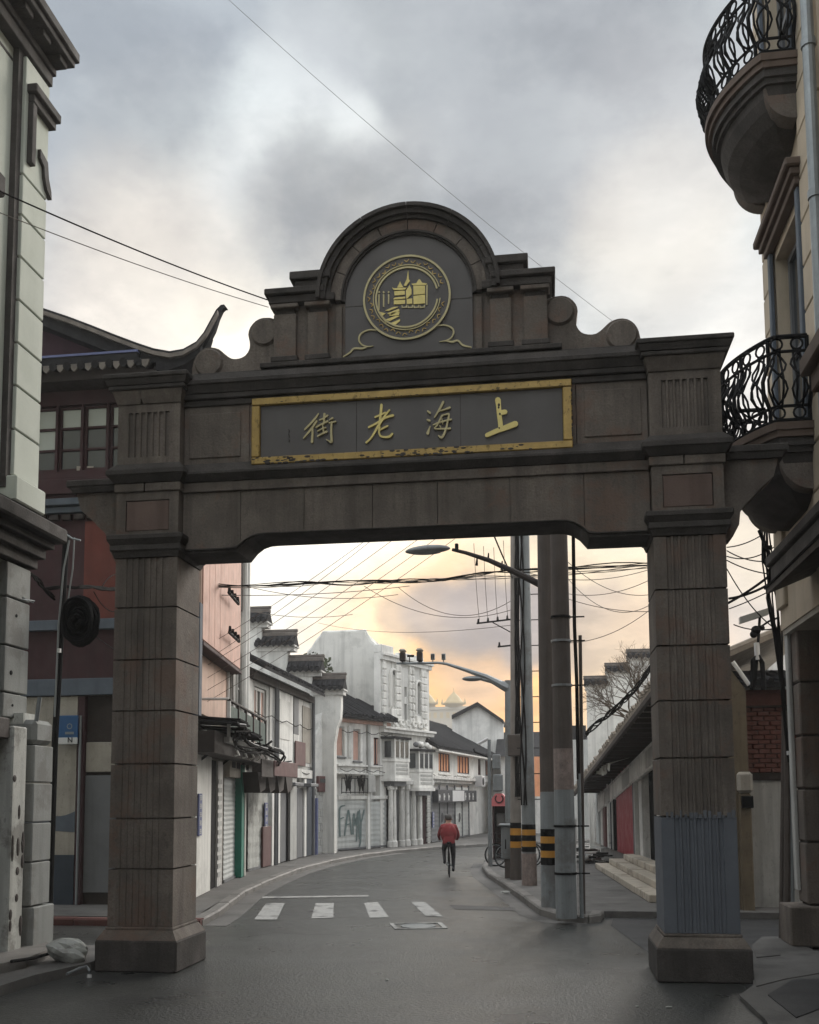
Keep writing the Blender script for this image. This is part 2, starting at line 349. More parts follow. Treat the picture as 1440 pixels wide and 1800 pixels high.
def thing(name, loc, label, cat, group=None):
    o = bpy.data.objects.new(name, None); COL.objects.link(o); o.location = Vector(loc); o.empty_display_size = .2
    BASE[o.name] = Vector(loc); tag(o, label, cat, group); return o
def place(me_obj, parent, loc, rot=0):
    """a copy of a piece that shares its mesh; loc in world"""
    c_ = me_obj.copy(); COL.objects.link(c_); c_.parent = parent; c_.location = Vector(loc)-BASE[parent.name]; c_.rotation_euler.z = rot
    BASE[c_.name] = Vector(loc); return c_
def wall(mb, s0, s1, z0, z1, holes=(), t=.3, reveal=.18, d=0):
    """front skin with real openings, reveals, and a closed back"""
    xs = sorted({s0, s1, *[h[0] for h in holes], *[h[1] for h in holes]}); zs = sorted({z0, z1, *[h[2] for h in holes], *[h[3] for h in holes]})
    xs = [x for x in xs if s0-1e-6 <= x <= s1+1e-6]; zs = [z for z in zs if z0-1e-6 <= z <= z1+1e-6]
    for i in range(len(xs)-1):
        for k in range(len(zs)-1):
            cx, cz = (xs[i]+xs[i+1])/2, (zs[k]+zs[k+1])/2
            if any(h[0] < cx < h[1] and h[2] < cz < h[3] for h in holes): continue
            mb.add([(xs[i], d, zs[k]), (xs[i+1], d, zs[k]), (xs[i+1], d, zs[k+1]), (xs[i], d, zs[k+1])], [(0, 1, 2, 3)])
    for a, b, c_, e in holes:
        r = d-reveal
        mb.add([(a, d, c_), (b, d, c_), (b, d, e), (a, d, e), (a, r, c_), (b, r, c_), (b, r, e), (a, r, e)], [(0, 1, 5, 4), (1, 2, 6, 5), (2, 3, 7, 6), (3, 0, 4, 7)])
    mb.add([(s0, d, z0), (s1, d, z0), (s1, d, z1), (s0, d, z1), (s0, d-t, z0), (s1, d-t, z0), (s1, d-t, z1), (s0, d-t, z1)], [(0, 1, 5, 4), (1, 2, 6, 5), (2, 3, 7, 6), (3, 0, 4, 7), (4, 5, 6, 7)])
def window(fr, par, s0, s1, z0, z1, frame='white', pane='glass', nx=2, nz=1, d=0, deep=.14, sill=None, label=None, fw=.05):
    """frame set in a reveal, each pane a sub-part"""
    mb = MB(fr)
    mb.box(s0, s1, d-deep-.05, d-deep+.03, z0, z0+fw); mb.box(s0, s1, d-deep-.05, d-deep+.03, z1-fw, z1)
    xs = [s0+(s1-s0)*i/nx for i in range(nx+1)]
    for i, x in enumerate(xs):
        a = x if i == 0 else x-fw if i == nx else x-fw/2
        mb.box(a, a+fw, d-deep-.048, d-deep+.028, z0+fw, z1-fw)
    for k in range(1, nz):
        z = z0+(z1-z0)*k/nz
        for i in range(nx): mb.box(xs[i]+fw*(1 if i == 0 else .5), xs[i+1]-fw*(1 if i == nx-1 else .5), d-deep-.045, d-deep+.022, z-fw/2, z+fw/2)
    w = mb.build('window', frame, par, label)
    for i in range(nx):
        for k in range(nz):
            za, zb = z0+(z1-z0)*k/nz, z0+(z1-z0)*(k+1)/nz
            p = pane(i, k) if callable(pane) else pane
            MB(fr).box(xs[i]+.01, xs[i+1]-.01, d-deep-.03, d-deep-.012, za+.01, zb-.01).build('pane', p, w)
    if sill: MB(fr).box(s0-.06, s1+.06, d+.002, d+.07, z0-.07, z0-.002, .01).build('sill', sill, w)
    return w
def slats(fr, par, name, s0, s1, z0, z1, mat, d=-.1, pitch=.12, label=None):
    """roller shutter: ribbed sheet with a bottom rail"""
    mb = MB(fr); n = max(2, int((z1-z0)/pitch)); P = []; fs = []
    for i in range(n):
        za, zb = z0+(z1-z0)*i/n, z0+(z1-z0)*(i+1)/n; q = len(P)
        zm = (za+zb)/2
        P += [(s0, d-.005, za), (s1, d-.005, za), (s0, d+.005, zm), (s1, d+.005, zm), (s0, d-.005, zb), (s1, d-.005, zb)]
        fs += [(q, q+1, q+3, q+2), (q+2, q+3, q+5, q+4)]
    mb.add(P, fs); o = mb.build(name, mat, par, label)
    MB(fr).box(s0, s1, d-.02, d+.03, z0-.05, z0+.02).build('bottom_rail', 'shutter_dark', o)
    return o
def cyl(par, name, x, y, z0, z1, r0, r1, mat, n=16, label=None):
    return MB().tube([(x, y, z0), (x, y, z1)], [r0, r1], n).build(name, mat, par, label, smooth=False)
def ribbon(mb, pts, plane, d0, d1, nseg=6):
    """brush stroke: pts (u, v, width) -> thick plate; plane maps (u,v,depth) to world"""
    import itertools
    P = []
    # catmull-rom resample
    q = [pts[0]]+list(pts)+[pts[-1]]
    for i in range(1, len(q)-2):
        for k in range(nseg):
            t = k/nseg; a, b, c_, e = q[i-1], q[i], q[i+1], q[i+2]
            P.append(tuple(.5*((2*b[j])+(-a[j]+c_[j])*t+(2*a[j]-5*b[j]+4*c_[j]-e[j])*t*t+(-a[j]+3*b[j]-3*c_[j]+e[j])*t**3) for j in range(3)))
    P.append(tuple(pts[-1]))
    L, Rr = [], []
    for i, p in enumerate(P):
        a = P[max(0, i-1)]; b = P[min(len(P)-1, i+1)]; dx, dy = b[0]-a[0], b[1]-a[1]; l = math.hypot(dx, dy) or 1
        nx, ny = -dy/l, dx/l; w = p[2]/2; L.append((p[0]+nx*w, p[1]+ny*w)); Rr.append((p[0]-nx*w, p[1]-ny*w))
    def capf(p, a, n=4):
        out_ = []; 
        for k in range(1, n):
            w = a+math.pi*k/n; out_.append((p[0]+math.cos(w)*p[2]/2, p[1]+math.sin(w)*p[2]/2))
        return out_
    n = len(P); o = len(mb.v)
    for d in (d0, d1):
        for i in range(n): mb.v.append(plane(*L[i], d)); mb.v.append(plane(*Rr[i], d))
    k = 2*n
    for i in range(n-1):
        a = o+2*i
        mb.f += [[a, a+1, a+3, a+2], [k+a, k+a+2, k+a+3, k+a+1], [a, a+2, k+a+2, k+a], [a+1, k+a+1, k+a+3, a+3]]
    mb.f += [[o, k+o, k+o+1, o+1], [o+2*n-2, o+2*n-1, k+o+2*n-1, k+o+2*n-2]]
    # rounded ends
    for idx, sgn in ((0, 1), (n-1, -1)):
        p = P[idx]; q2 = P[min(1, n-1)] if idx == 0 else P[n-2]
        a = math.atan2(p[1]-q2[1], p[0]-q2[0])-math.pi/2
        cp = [(p[0]+math.cos(a)*p[2]/2, p[1]+math.sin(a)*p[2]/2)]+capf(p, a)+[(p[0]-math.cos(a)*p[2]/2, p[1]-math.sin(a)*p[2]/2)]
        oo = len(mb.v); m_ = len(cp)
        e0, e1 = (d0, d1)
        for d in (e0, e1-(.0004 if e1 > e0 else -.0004)):
            for c_ in cp: mb.v.append(plane(*c_, d))
        mb.f += [list(range(oo, oo+m_)), list(range(oo+2*m_-1, oo+m_-1, -1))]+[[oo+i, oo+i+1, oo+m_+i+1, oo+m_+i] for i in range(m_-1)]

# ================================================================== GROUND
def sheet(name, poly, z, mat, label=None, kind='structure', parent=None, thick=None):
    mb = MB()
    if thick: mb.prism(poly, z-thick, z, 'z')
    else: mb.add([(x, y, z) for x, y in poly], [list(range(len(poly)))])
    return mb.build(name, mat, parent, label, kind=kind)
sheet('ground', [(-400, -60), (400, -60), (400, 700), (-400, 700)], -.02, 'asphalt_patch')
def g2(px, py, z=0): p = atG(px, py, z); return (p.x, p.y)
LK = [(-6.0, 16.9), (-6.15, 18.2), (-6.4, 19.6), (-6.85, 22.1), (-7.15, 25.1), (-7.42, 29.), (-7.30, 33.), (-6.85, 36.6), (-6.05, 39.6), (-4.9, 42.3), (-3.2, 44.7), (-.6, 47.2), (5, 51)]
LF = [(-7.35, 19.6), (-7.84, 23.2), (-8.6, 27.8), (-8.93, 31.8), (-8.64, 35.7), (-8.32, 38.6), (-7.5, 40.6), (-6.75, 42.4), (-5.45, 45.4), (-3.11, 49.5), (4, 56)]
RK = [(2.2, 45), (-.6, 42.5), (-1.9, 38), (-2.17, 33.4), (-2.05, 30.4), (-1.75, 27.8), (-1.22, 24.9), (-.57, 21.2), (-.22, 19.), (.12, 18.15), (.64, 17.85), (.86, 18.1), (.95, 18.7)]
road = sheet('road', [(-60, -20), (60, -20), (60, 17), (20, 60), (6, 60), (-12, 60), (-12, 17), (-60, 17)], 0, 'asphalt')
# left pavement: slab behind kerb stones
def kerb_run(name, line, w, h, mat, side, step=1.0):
    """kerb stones laid one by one along a polyline; w towards the pavement"""
    par = thing(name, (*line[0], 0), None, None); tag(par, kind='structure')
    L = [Vector((x, y)) for x, y in line]; acc = []
    for a, b in zip(L[:-1], L[1:]):
        n = max(1, round((b-a).length/step))
        for i in range(n): acc.append(a.lerp(b, i/n))
    acc.append(L[-1])
    nrm = []
    for i in range(len(acc)):
        t = (acc[min(i+1, len(acc)-1)]-acc[max(i-1, 0)]).normalized(); nrm.append(Vector((t.y, -t.x))*side)
    for i in range(len(acc)-1):
        a, b = acc[i], acc[i+1]; g = (b-a).normalized()*.008; j = random.uniform(-.006, .006)
        a2, b2 = a+g, b-g; c_ = .02
        P = []
        for (p, n) in ((a2, nrm[i]), (b2, nrm[i+1])):
            for off, z in ((0, -.05), (0, h-.03+j), (.03, h+j), (w, h+j), (w, -.05)): q = p+n*off; P.append((q.x, q.y, z))
        MB().add(P, [(0, 1, 6, 5), (1, 2, 7, 6), (2, 3, 8, 7), (3, 4, 9, 8), (4, 0, 5, 9), (0, 4, 3, 2, 1), (5, 6, 7, 8, 9)]) if False else None
        mb = MB(); mb.add(P, [(0, 1, 6, 5), (1, 2, 7, 6), (2, 3, 8, 7), (3, 4, 9, 8), (4, 0, 5, 9), (0, 4, 3, 2, 1), (5, 6, 7, 8, 9)]); mb.build('kerb_stone', mat, par)
    return par
kerb_run('left_kerb', LK, .22, .13, 'kerb', -1)
LKi = [(x-.22 if i < 7 else x-.16, y+(.02 if i < 7 else .14)) for i, (x, y) in enumerate(LK)]
sheet('left_pavement', LKi+[(5, 58), (-14, 58), (-14, 17.2), (-6.2, 17.2)], .115, 'pave', thick=.16)
kerb_run('side_street_kerb', [(-6.0, 16.8), (-8.3, 16.75), (-14, 16.7)], .2, .13, 'kerb_red', 1)
kerb_run('island_kerb', RK, .2, .14, 'kerb', -1, .9)
RKi = [(x+.19, y) for x, y in RK[:8]]+[(-.1, 19.1), (.22, 18.36), (.62, 18.06), (.72, 18.3), (.8, 18.75)]
sheet('right_pavement', RKi+[(2.0, 18.75), (14, 18.75), (14, 60), (6, 60)], .115, 'pave', thick=.16)
# gutter strips beside the kerbs
def strip(line, a, b, z, mat, name, par, sgn):
    L = [Vector(p) for p in line]; P = []
    for i, p in enumerate(L):
        t = (L[min(i+1, len(L)-1)]-L[max(i-1, 0)]).normalized(); n = Vector((t.y, -t.x))*sgn; P.append((p+n*a, p+n*b))
    mb = MB(); mb.add([(q.x, q.y, z) for pr in P for q in pr], [(2*i, 2*i+1, 2*i+3, 2*i+2) for i in range(len(L)-1)]); return mb.build(name, mat, par)
strip(LK[:9], .01, .42, .004, 'pave', 'gutter', road, 1)
strip(RK[3:11], .01, .38, .004, 'pave', 'gutter', road, 1)
# painted marks
for q in ([(447, 1617), (468, 1588), (501, 1588), (487, 1617)], [(547, 1615), (555, 1588), (587, 1588), (586, 1614)], [(650, 1614), (640, 1588), (664, 1586), (684, 1613)], [(748, 1611), (722, 1586), (747, 1586), (779, 1612)]):
    pts = [g2(*p) for p in q]; sheet('crosswalk_stripe', pts, .008, 'line', parent=road, kind=None)
sheet('crosswalk_stripe', [g2(786, 1590), g2(868, 1593), g2(868, 1600), g2(790, 1597)], .008, 'asphalt_patch', parent=road, kind=None, label='dark strip beside the pale stripes') if False else None
sheet('dark_strip', [g2(790, 1591), g2(905, 1595), g2(908, 1601), g2(800, 1599)], .006, 'asphalt_patch', parent=road, kind=None)  # thin dark strip laid on the road beside the crosswalk
sheet('road_patch', [g2(930, 1662), g2(1110, 1668), g2(1150, 1700), g2(940, 1690)], .004, 'asphalt_patch', parent=road, kind=None) if False else None
def crack(pts, w, seed):
    random.seed(seed); P = []
    for a_, b_ in zip(pts[:-1], pts[1:]):
        for k in range(8): t = k/8; P.append(Vector(a_).lerp(Vector(b_), t)+Vector((random.uniform(-.03, .03), random.uniform(-.05, .05))))
    P.append(Vector(pts[-1])); mb = MB(); vs_ = []
    for i, p in enumerate(P):
        d = (P[min(i+1, len(P)-1)]-P[max(i-1, 0)]).normalized(); n = Vector((d.y, -d.x))*w*random.uniform(.4, 1.2); vs_ += [(p.x+n.x, p.y+n.y, .005), (p.x-n.x, p.y-n.y, .005)]
    mb.add(vs_, [(2*i, 2*i+1, 2*i+3, 2*i+2) for i in range(len(P)-1)]); mb.build('road_crack', 'black', road)
crack([g2(420, 1650), g2(480, 1640), g2(600, 1645)], .007, 3)
sheet('stop_line', [g2(461, 1579.5), g2(648, 1576.5), g2(648, 1574), g2(461, 1576.5)], .008, 'line', parent=road, kind=None)
mh = thing('manhole_cover', (*g2(735, 1628), 0), 'small metal cover in a pale square frame set in the road', 'manhole')
c0 = [Vector(g2(*p)) for p in ((684, 1624), (776, 1622.5), (787, 1632.5), (694, 1634))]
def rim(c, w, z0, z1, mat, name, par):
    ctr = sum(c, Vector((0, 0)))/4; inn = [p+(ctr-p).normalized()*w for p in c]; mb = MB()
    mb.add([(p.x, p.y, z1) for p in c]+[(p.x, p.y, z1) for p in inn]+[(p.x, p.y, z0) for p in c]+[(p.x, p.y, z0) for p in inn],
           [(i, (i+1) % 4, 4+(i+1) % 4, 4+i) for i in range(4)]+[(i, 8+i, 8+(i+1) % 4, (i+1) % 4) for i in range(4)]+[(4+i, 4+(i+1) % 4, 12+(i+1) % 4, 12+i) for i in range(4)])
    return mb.build(name, mat, par)
rim(c0, .1, 0, .014, 'line', 'rim', mh)
ctr = sum(c0, Vector((0, 0)))/4
mb = MB(); mb.lathe([(.30, .0), (.30, .012), (.24, .012), (.24, .008), (0.01, .008)], ctr.x, ctr.y, 20); mb.build('lid', 'steel', mh)
random.seed(5)
for (px, py, s) in ((680, 1724, .03), (1176, 1772, .035), (890, 1573, .12), (1120, 1770, .02)):
    p = atG(px, py); mb = MB(); mb.ell((0, 0, s*.3), (s, s*.5, s*.3), 7, 4)
    mb.v = [Vector((v.x*(1+random.uniform(-.3, .3))+p.x, v.y+p.y, max(0, v.z)+.002+(.02 if px == 890 else 0))) for v in mb.v]
    mb.build('litter', 'bag', None, {680: 'tiny pale scrap on the asphalt under the arch', 1176: 'small white scrap on the dark asphalt beside the right arch pillar', 890: 'pale crushed litter lying against the island kerb', 1120: 'tiny speck of paper left of the right arch base'}[px], 'litter')
# dark asphalt of the side street, right
sheet('side_street', [(1.0, 17.6), (1.36, 14.4), (2.2, 12.2), (1.98, 10.0), (1.2, 4), (30, 4), (30, 18.6), (1.1, 18.6)], .004, 'asphalt_patch')
# rough pavement by the right building
rp = [g2(1300, 1757), g2(1316, 1772), g2(1345, 1800), (1.7, 6), (1.5, 2), (3.6, 2), (3.6, 15.9), g2(1372, 1652), g2(1340, 1652), g2(1322, 1668), g2(1324, 1740)]
sheet('near_right_pavement', rp, .05, 'pave', thick=.08)
random.seed(11)
for k, q in enumerate(([(1322, 1662), (1365, 1662), (1372, 1680), (1330, 1684)], [(1350, 1750), (1395, 1722), (1440, 1722), (1440, 1775), (1400, 1790)], [(1322, 1692), (1440, 1672), (1440, 1712), (1380, 1722), (1330, 1735)])):
    sheet('paving_slab', [g2(*p, .05) for p in q], .062, 'pave' if k != 1 else 'asphalt_patch', parent=bpy.data.objects['near_right_pavement'], kind=None, thick=.012)
# near-left pavement at the left building
sheet('near_left_pavement', [g2(0, 1752), g2(60, 1732), g2(160, 1708), (-5.95, 13.0), (-6.3, 13.75), (-9, 13.9), (-9, 2), (-5.0, 2), (-5.4, 8)], .12, 'pave', thick=.15)
sheet('doorstep', [g2(0, 1700, .2), g2(46, 1690, .2), (-6.6, 12.9), (-6.95, 13.2), (-7.2, 13.2), (-7.2, 8), (-6.3, 8)], .24, 'kerb', thick=.13)

# ================================================================== ARCH
CX, FY = -1.745, 12.46
arch = thing('memorial_archway', (CX, 12.9, 0), 'grey carved stone memorial archway spanning the street with gold lettering and round pediment', 'archway')
A = MB
def P_(u): return CX+u
shaft_j = [.55, 1.30, 1.95, 2.66, 3.36, 4.04, 4.74, 5.42]
def fluted(mb, u0, u1, y0, y1, z0, z1, n=7, w=.045, dep=.022, mg=.14, deep_y=None):
    """block whose front has n shallow grooves"""
    pl = [(u0, y1), (u0, y0)]; span = (u1-u0-2*mg); 
    for i in range(n):
        c_ = u0+mg+span*(i+.5)/n; h = span/n*.36
        pl += [(c_-h, y0), (c_-h*.7, y0+dep), (c_+h*.7, y0+dep), (c_+h, y0)]
    pl += [(u1, y0), (u1, y1)]
    mb.prism([(P_(a), b) for a, b in pl], z0, z1, 'z'); return mb
for sgn in (-1, 1):
    a, b = (3.09, 3.96) if sgn > 0 else (-3.96, -3.09)
    col = A().box(P_(a)+.06, P_(b)-.06, FY+.06, 13.27, .02, 5.44).build('column', 'stone', arch)
    sj_ = shaft_j if sgn < 0 else shaft_j[:1]+shaft_j[2:]
    for i in range(len(sj_)-1):
        z0, z1 = sj_[i], sj_[i+1]
        t0 = .010*(7-i)/7 - .004
        mb = A(); 
        u0, u1 = a-t0, b+t0
        jj = .011
        fluted(mb, u0, u1, FY, 13.32, z0+jj, z1-jj)
        blue = sgn > 0 and i < 1
        mb.build('stone_block', 'bluepaint' if blue else 'stone', col, 'blue-grey painted block' if blue else None)
        # dark joint bed
    # ragged lower edge of the old render over the blue paint
    if sgn > 0:
        random.seed(3)
        for i in range(15):
            uu = a+.05+i*.055; MB().box(P_(uu), P_(uu)+random.uniform(.02, .05), FY-.006, FY+.01, 1.93, 1.965+random.uniform(0, .07)).build('ragged_paint_edge', 'bluepaint', col)
    # base
    o = 'stone_dark'
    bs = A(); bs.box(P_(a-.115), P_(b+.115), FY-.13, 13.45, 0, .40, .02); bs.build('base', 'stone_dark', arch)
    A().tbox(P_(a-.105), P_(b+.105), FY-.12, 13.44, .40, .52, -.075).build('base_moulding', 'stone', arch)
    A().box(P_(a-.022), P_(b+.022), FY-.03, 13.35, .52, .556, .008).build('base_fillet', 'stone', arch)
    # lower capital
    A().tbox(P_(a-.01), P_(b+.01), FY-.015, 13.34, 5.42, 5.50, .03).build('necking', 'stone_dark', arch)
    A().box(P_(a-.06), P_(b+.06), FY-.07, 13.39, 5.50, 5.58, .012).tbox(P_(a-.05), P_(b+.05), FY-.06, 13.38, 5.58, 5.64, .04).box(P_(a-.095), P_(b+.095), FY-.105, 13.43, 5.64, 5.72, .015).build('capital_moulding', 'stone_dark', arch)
    # block with sunk panel
    pb = A(); u0, u1, z0, z1 = a+.13, b-.13, 5.78, 6.20
    wall(pb, P_(a), P_(b), -6.31, -5.72, [(P_(u0), P_(u1), -z1, -z0)], t=.8, reveal=.02, d=0)
    for v in pb.v: v.z = -v.z; v.y = FY-v.y
    pb.build('panel_block', 'stone', arch)
    A().box(P_(u0)+.008, P_(u1)-.008, FY+.010, FY+.1, z0+.008, z1-.008, .006).build('sunk_panel', 'stone_warm', arch)
    for q in range(2):
        A().box(P_(a-.03 if q == 0 else (a+b)/2-.03), P_((a+b)/2-.045 if q == 0 else b+.03), FY-.03, 13.35, 6.315, 6.43, .01).build('frieze_block', 'stone', arch)
    A().tbox(P_(a-.03), P_(b+.03), FY-.04, 13.35, 6.435, 6.52, .07).box(P_(a-.115), P_(b+.115), FY-.125, 13.44, 6.525, 6.60, .01).tbox(P_(a-.10), P_(b+.10), FY-.11, 13.42, 6.605, 6.70, -.09).build('cornice', 'stone_dark', arch)
    # upper pilaster with fluted panel
    up = A(); u0, u1 = a-.005, b+.005
    up.box(P_(u0), P_(u1), FY, 13.32, 6.70, 6.80); fluted(up, u0, u1, FY, 13.32, 6.80, 7.42, 7, mg=.14, dep=.03); up.box(P_(u0), P_(u1), FY, 13.32, 7.42, 7.53)
    up.build('upper_pilaster', 'stone', arch)
    for q in range(2):
        lo, hi = (a-.01, a+(b-a)*.36) if q == 0 else (a+(b-a)*.41, b+.01)
        if sgn > 0: 
            if q: continue
            lo, hi = a-.01, b+.01
        mb = A(); mb.tbox(P_(lo), P_(hi), FY-.02, 13.33, 7.535, 7.70, .05, .07); mb.build('capital_block', 'stone', arch)
    A().box(P_(a-.10), P_(b+.10), FY-.12, 13.43, 7.705, 7.76, .01).tbox(P_(a-.11), P_(b+.11), FY-.13, 13.44, 7.765, 7.84, .03).box(P_(a-.16), P_(b+.16), FY-.18, 13.48, 7.845, 7.91, .012).build('top_slab', 'stone_dark', arch)
    # outer bracket
    e = b if sgn > 0 else a
    xs = [0, .72, .72, .66, .50, .44, .40, .30, .24, .22, .14, 0]; zs = [6.50, 6.50, 6.42, 6.20, 6.06, 6.0, 5.95, 5.86, 5.76, 5.60, 5.45, 5.36]
    poly = [(P_(e+sgn*x*1.0), z) for x, z in zip(xs, zs)]
    A().prism(poly, 12.75, 13.12).build('bracket', 'stone', arch)
    A().box(P_(e), P_(e+sgn*.84), 12.66, 13.2, 6.505, 6.60, .012).tbox(min(P_(e), P_(e+sgn*.76)), max(P_(e), P_(e+sgn*.76)), 12.70, 13.16, 6.43, 6.50, .03).build('bracket_cap', 'stone_dark', arch)
# beam: blocks following the soffit curve
def zb(u):
    u = abs(u)
    if u > 2.34: return 5.56
    if u < 1.98: return 5.73
    t = (2.34-u)/.36; return 5.56+.17*(math.sin(t*math.pi/2)**1.0)
def zs(u):
    u = abs(u)
    if u > 2.26: return 5.475
    if u < 1.95: return 5.695
    t = (2.26-u)/.31; return 5.475+.22*math.sqrt(max(0, 1-(1-t)**2))
BY = 12.60
beam = A().box(P_(-3.08), P_(3.08), BY+.05, 13.18, 5.73, 6.3).build('beam', 'stone', arch)
js = [-3.08, -2.275, -1.405, -.485, .375, 1.315, 2.255, 3.08]
for a, b in zip(js[:-1], js[1:]):
    a2, b2 = a+.004, b-.004; n = 10
    poly = [(P_(a2+(b2-a2)*i/n), zb(a2+(b2-a2)*i/n)) for i in range(n+1)]+[(P_(b2), 6.305), (P_(a2), 6.305)]
    A().prism(poly, BY, BY+.3).build('stone_block', 'stone', beam)
def band(zlo, zhi, y0, y1, mat, name, n=64):
    top, bot = [], []
    for i in range(n+1):
        u = -3.08+6.16*i/n; bot.append((P_(u), zlo(u))); top.append((P_(u), zhi(u)))
    mb = A()
    for i in range(n):
        mb.add([(bot[i][0], y0, bot[i][1]), (bot[i+1][0], y0, bot[i+1][1]), (top[i+1][0], y0, top[i+1][1]), (top[i][0], y0, top[i][1]),
                (bot[i][0], y1, bot[i][1]), (bot[i+1][0], y1, bot[i+1][1]), (top[i+1][0], y1, top[i+1][1]), (top[i][0], y1, top[i][1])], [(0, 1, 2, 3), (7, 6, 5, 4), (4, 5, 1, 0), (3, 2, 6, 7)])
    return mb.build(name, mat, arch)
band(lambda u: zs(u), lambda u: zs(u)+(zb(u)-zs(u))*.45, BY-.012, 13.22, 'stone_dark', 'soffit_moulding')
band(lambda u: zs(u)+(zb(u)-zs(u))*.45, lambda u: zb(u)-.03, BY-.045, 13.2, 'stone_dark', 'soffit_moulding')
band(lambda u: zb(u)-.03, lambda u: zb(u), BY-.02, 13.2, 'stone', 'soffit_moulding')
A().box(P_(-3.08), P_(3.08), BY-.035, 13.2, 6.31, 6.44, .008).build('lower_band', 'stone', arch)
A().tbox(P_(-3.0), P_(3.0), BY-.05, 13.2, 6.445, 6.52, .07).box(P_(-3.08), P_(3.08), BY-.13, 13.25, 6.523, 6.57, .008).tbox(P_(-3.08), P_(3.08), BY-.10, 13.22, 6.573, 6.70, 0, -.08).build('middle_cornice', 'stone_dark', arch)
for a, b in ((-3.08, -2.16), (-2.16, -.72), (-.72, .70), (.70, 2.18), (2.18, 3.08)):
    A().box(P_(a)+.004, P_(b)-.004, BY, 13.15, 6.66, 7.5, .004).build('frieze_block', 'stone', beam)
for (a, b) in ((-2.15, -2.12), (2.14, 2.17)): pass
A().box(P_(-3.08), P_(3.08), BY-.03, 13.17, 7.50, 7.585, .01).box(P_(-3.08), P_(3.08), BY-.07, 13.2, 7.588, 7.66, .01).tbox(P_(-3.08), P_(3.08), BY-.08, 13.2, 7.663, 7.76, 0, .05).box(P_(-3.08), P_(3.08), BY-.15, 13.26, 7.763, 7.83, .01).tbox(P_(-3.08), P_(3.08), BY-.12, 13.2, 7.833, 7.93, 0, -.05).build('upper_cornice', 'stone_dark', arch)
# frieze end panels
for s in (-1, 1):
    u0, u1 = sorted((s*2.28, s*3.0))
    A().box(P_(u0), P_(u1), BY-.018, BY+.05, 6.78, 7.40, .01).build('sunk_panel', 'stone', arch)
# inscription panel
ip = A().box(P_(-1.995), P_(2.005), BY-.028, BY+.04, 6.725, 7.455).build('inscription_panel', 'panel', arch)
A().box(P_(-2.115), P_(2.13), BY-.075, BY+.02, 7.448, 7.55, .012).build('gold_frame_rail', 'gold', ip)
A().box(P_(-2.115), P_(2.13), BY-.075, BY+.02, 6.635, 6.735, .012).build('gold_frame_rail', 'gold', ip, 'chipped lower rail with bare dark patches')
A().box(P_(-2.115), P_(-2.0), BY-.073, BY+.02, 6.738, 7.445, .012).build('gold_frame_rail', 'gold', ip)
A().box(P_(2.01), P_(2.13), BY-.073, BY+.02, 6.738, 7.445, .012).build('gold_frame_rail', 'gold', ip)
random.seed(14)
mb = A()
for i in range(150):
    u = random.uniform(-2.1, 1.6) if random.random() < .8 else random.uniform(-1.9, -.9); cl = .5+.5*math.sin(u*3.1+1)
    if random.random() > cl+.15: continue
    z = 6.64+.09*random.random()**1.5; q = random.uniform(.006, .028)
    mb.ell((P_(u), BY-.0755, z), (q*1.5, .004, q*.6), 6, 4)
for i in range(26): u = random.uniform(-2.0, 2.0); q = random.uniform(.005, .015); mb.ell((P_(u), BY-.0755, 7.455+random.uniform(0, .03)), (q*1.8, .004, q*.6), 6, 4)
for i in range(22): q = random.uniform(.006, .016); mb.ell((P_(2.125), BY-.075, random.uniform(6.75, 7.4)), (q*.7, .004, q*1.6), 6, 4)
mb.build('chipped_paint', 'stone_dark', ip)['kind'] = 'stuff'
for u in (-.69, .69): A().box(P_(u)-.004, P_(u)+.004, BY-.030, BY, 6.74, 7.44).build('panel_joint', 'stone_dark', ip)
# brush characters, traced stroke by stroke
CH = {
 'jie': (500, 690, [[(395,250,14),(345,320,24),(240,430,18)], [(375,335,20),(310,430,24),(225,530,14)], [(328,400,20),(328,480,24),(322,575,26)],
   [(410,322,14),(460,300,16),(500,272,22)], [(466,255,26),(462,300,22),(458,365,22)], [(370,408,16),(430,372,18),(502,338,20)], [(445,380,16),(452,430,18),(460,470,18)],
   [(385,452,10),(430,430,14),(480,412,16)], [(388,510,18),(440,482,18),(492,458,24)], [(525,322,12),(560,302,20)], [(520,358,14),(560,352,16),(595,342,16)], [(550,350,20),(544,450,22),(548,572,26),(520,566,14),(488,548,8)]]),
 'lao': (500, 690, [[(1120,148,28),(1112,240,28),(1102,340,24),(1098,390,16)], [(1050,288,22),(1110,262,20),(1165,236,18)], [(975,405,22),(1060,362,22),(1160,300,24),(1250,270,30)], [(1212,208,18),(1170,262,22),(1100,365,28),(1050,450,24),(1000,530,20),(945,582,22)],
   [(1190,392,20),(1150,412,20),(1100,440,14)], [(1100,405,20),(1092,460,20),(1112,508,20),(1165,520,22),(1215,512,26),(1245,482,24)]]),
 'hai': (720, 680, [[(212,285,18),(238,306,24)], [(208,385,20),(232,394,26)], [(240,462,10),(225,500,20),(212,540,34)], [(390,182,26),(355,250,24),(320,310,18),(290,358,14)], [(335,290,12),(400,270,16),(465,246,24)],
   [(372,338,14),(420,326,16),(456,322,20),(442,400,20),(425,480,20),(395,560,24),(368,588,26),(335,568,12)], [(375,340,20),(345,400,18),(320,450,16),(292,488,14),(380,490,18),(470,486,22)], [(278,446,16),(360,412,16),(482,382,18)], [(375,375,10),(385,430,14)], [(350,450,8),(362,478,12)]]),
 'shang': (720, 680, [[(1018,158,66),(1026,230,56),(1034,330,54),(1046,420,54),(1050,490,56)], [(1050,305,56),(1100,295,56)], [(893,562,48),(1000,515,52),(1100,478,60),(1218,432,66)]]),
}
ypl = BY-.03
def pxplane(ox, oy, sc, yy):
    def f(u, v, d):
        return atY(ox+u/sc, oy+v/sc, yy) + Vector((0, -d, 0))
    return f
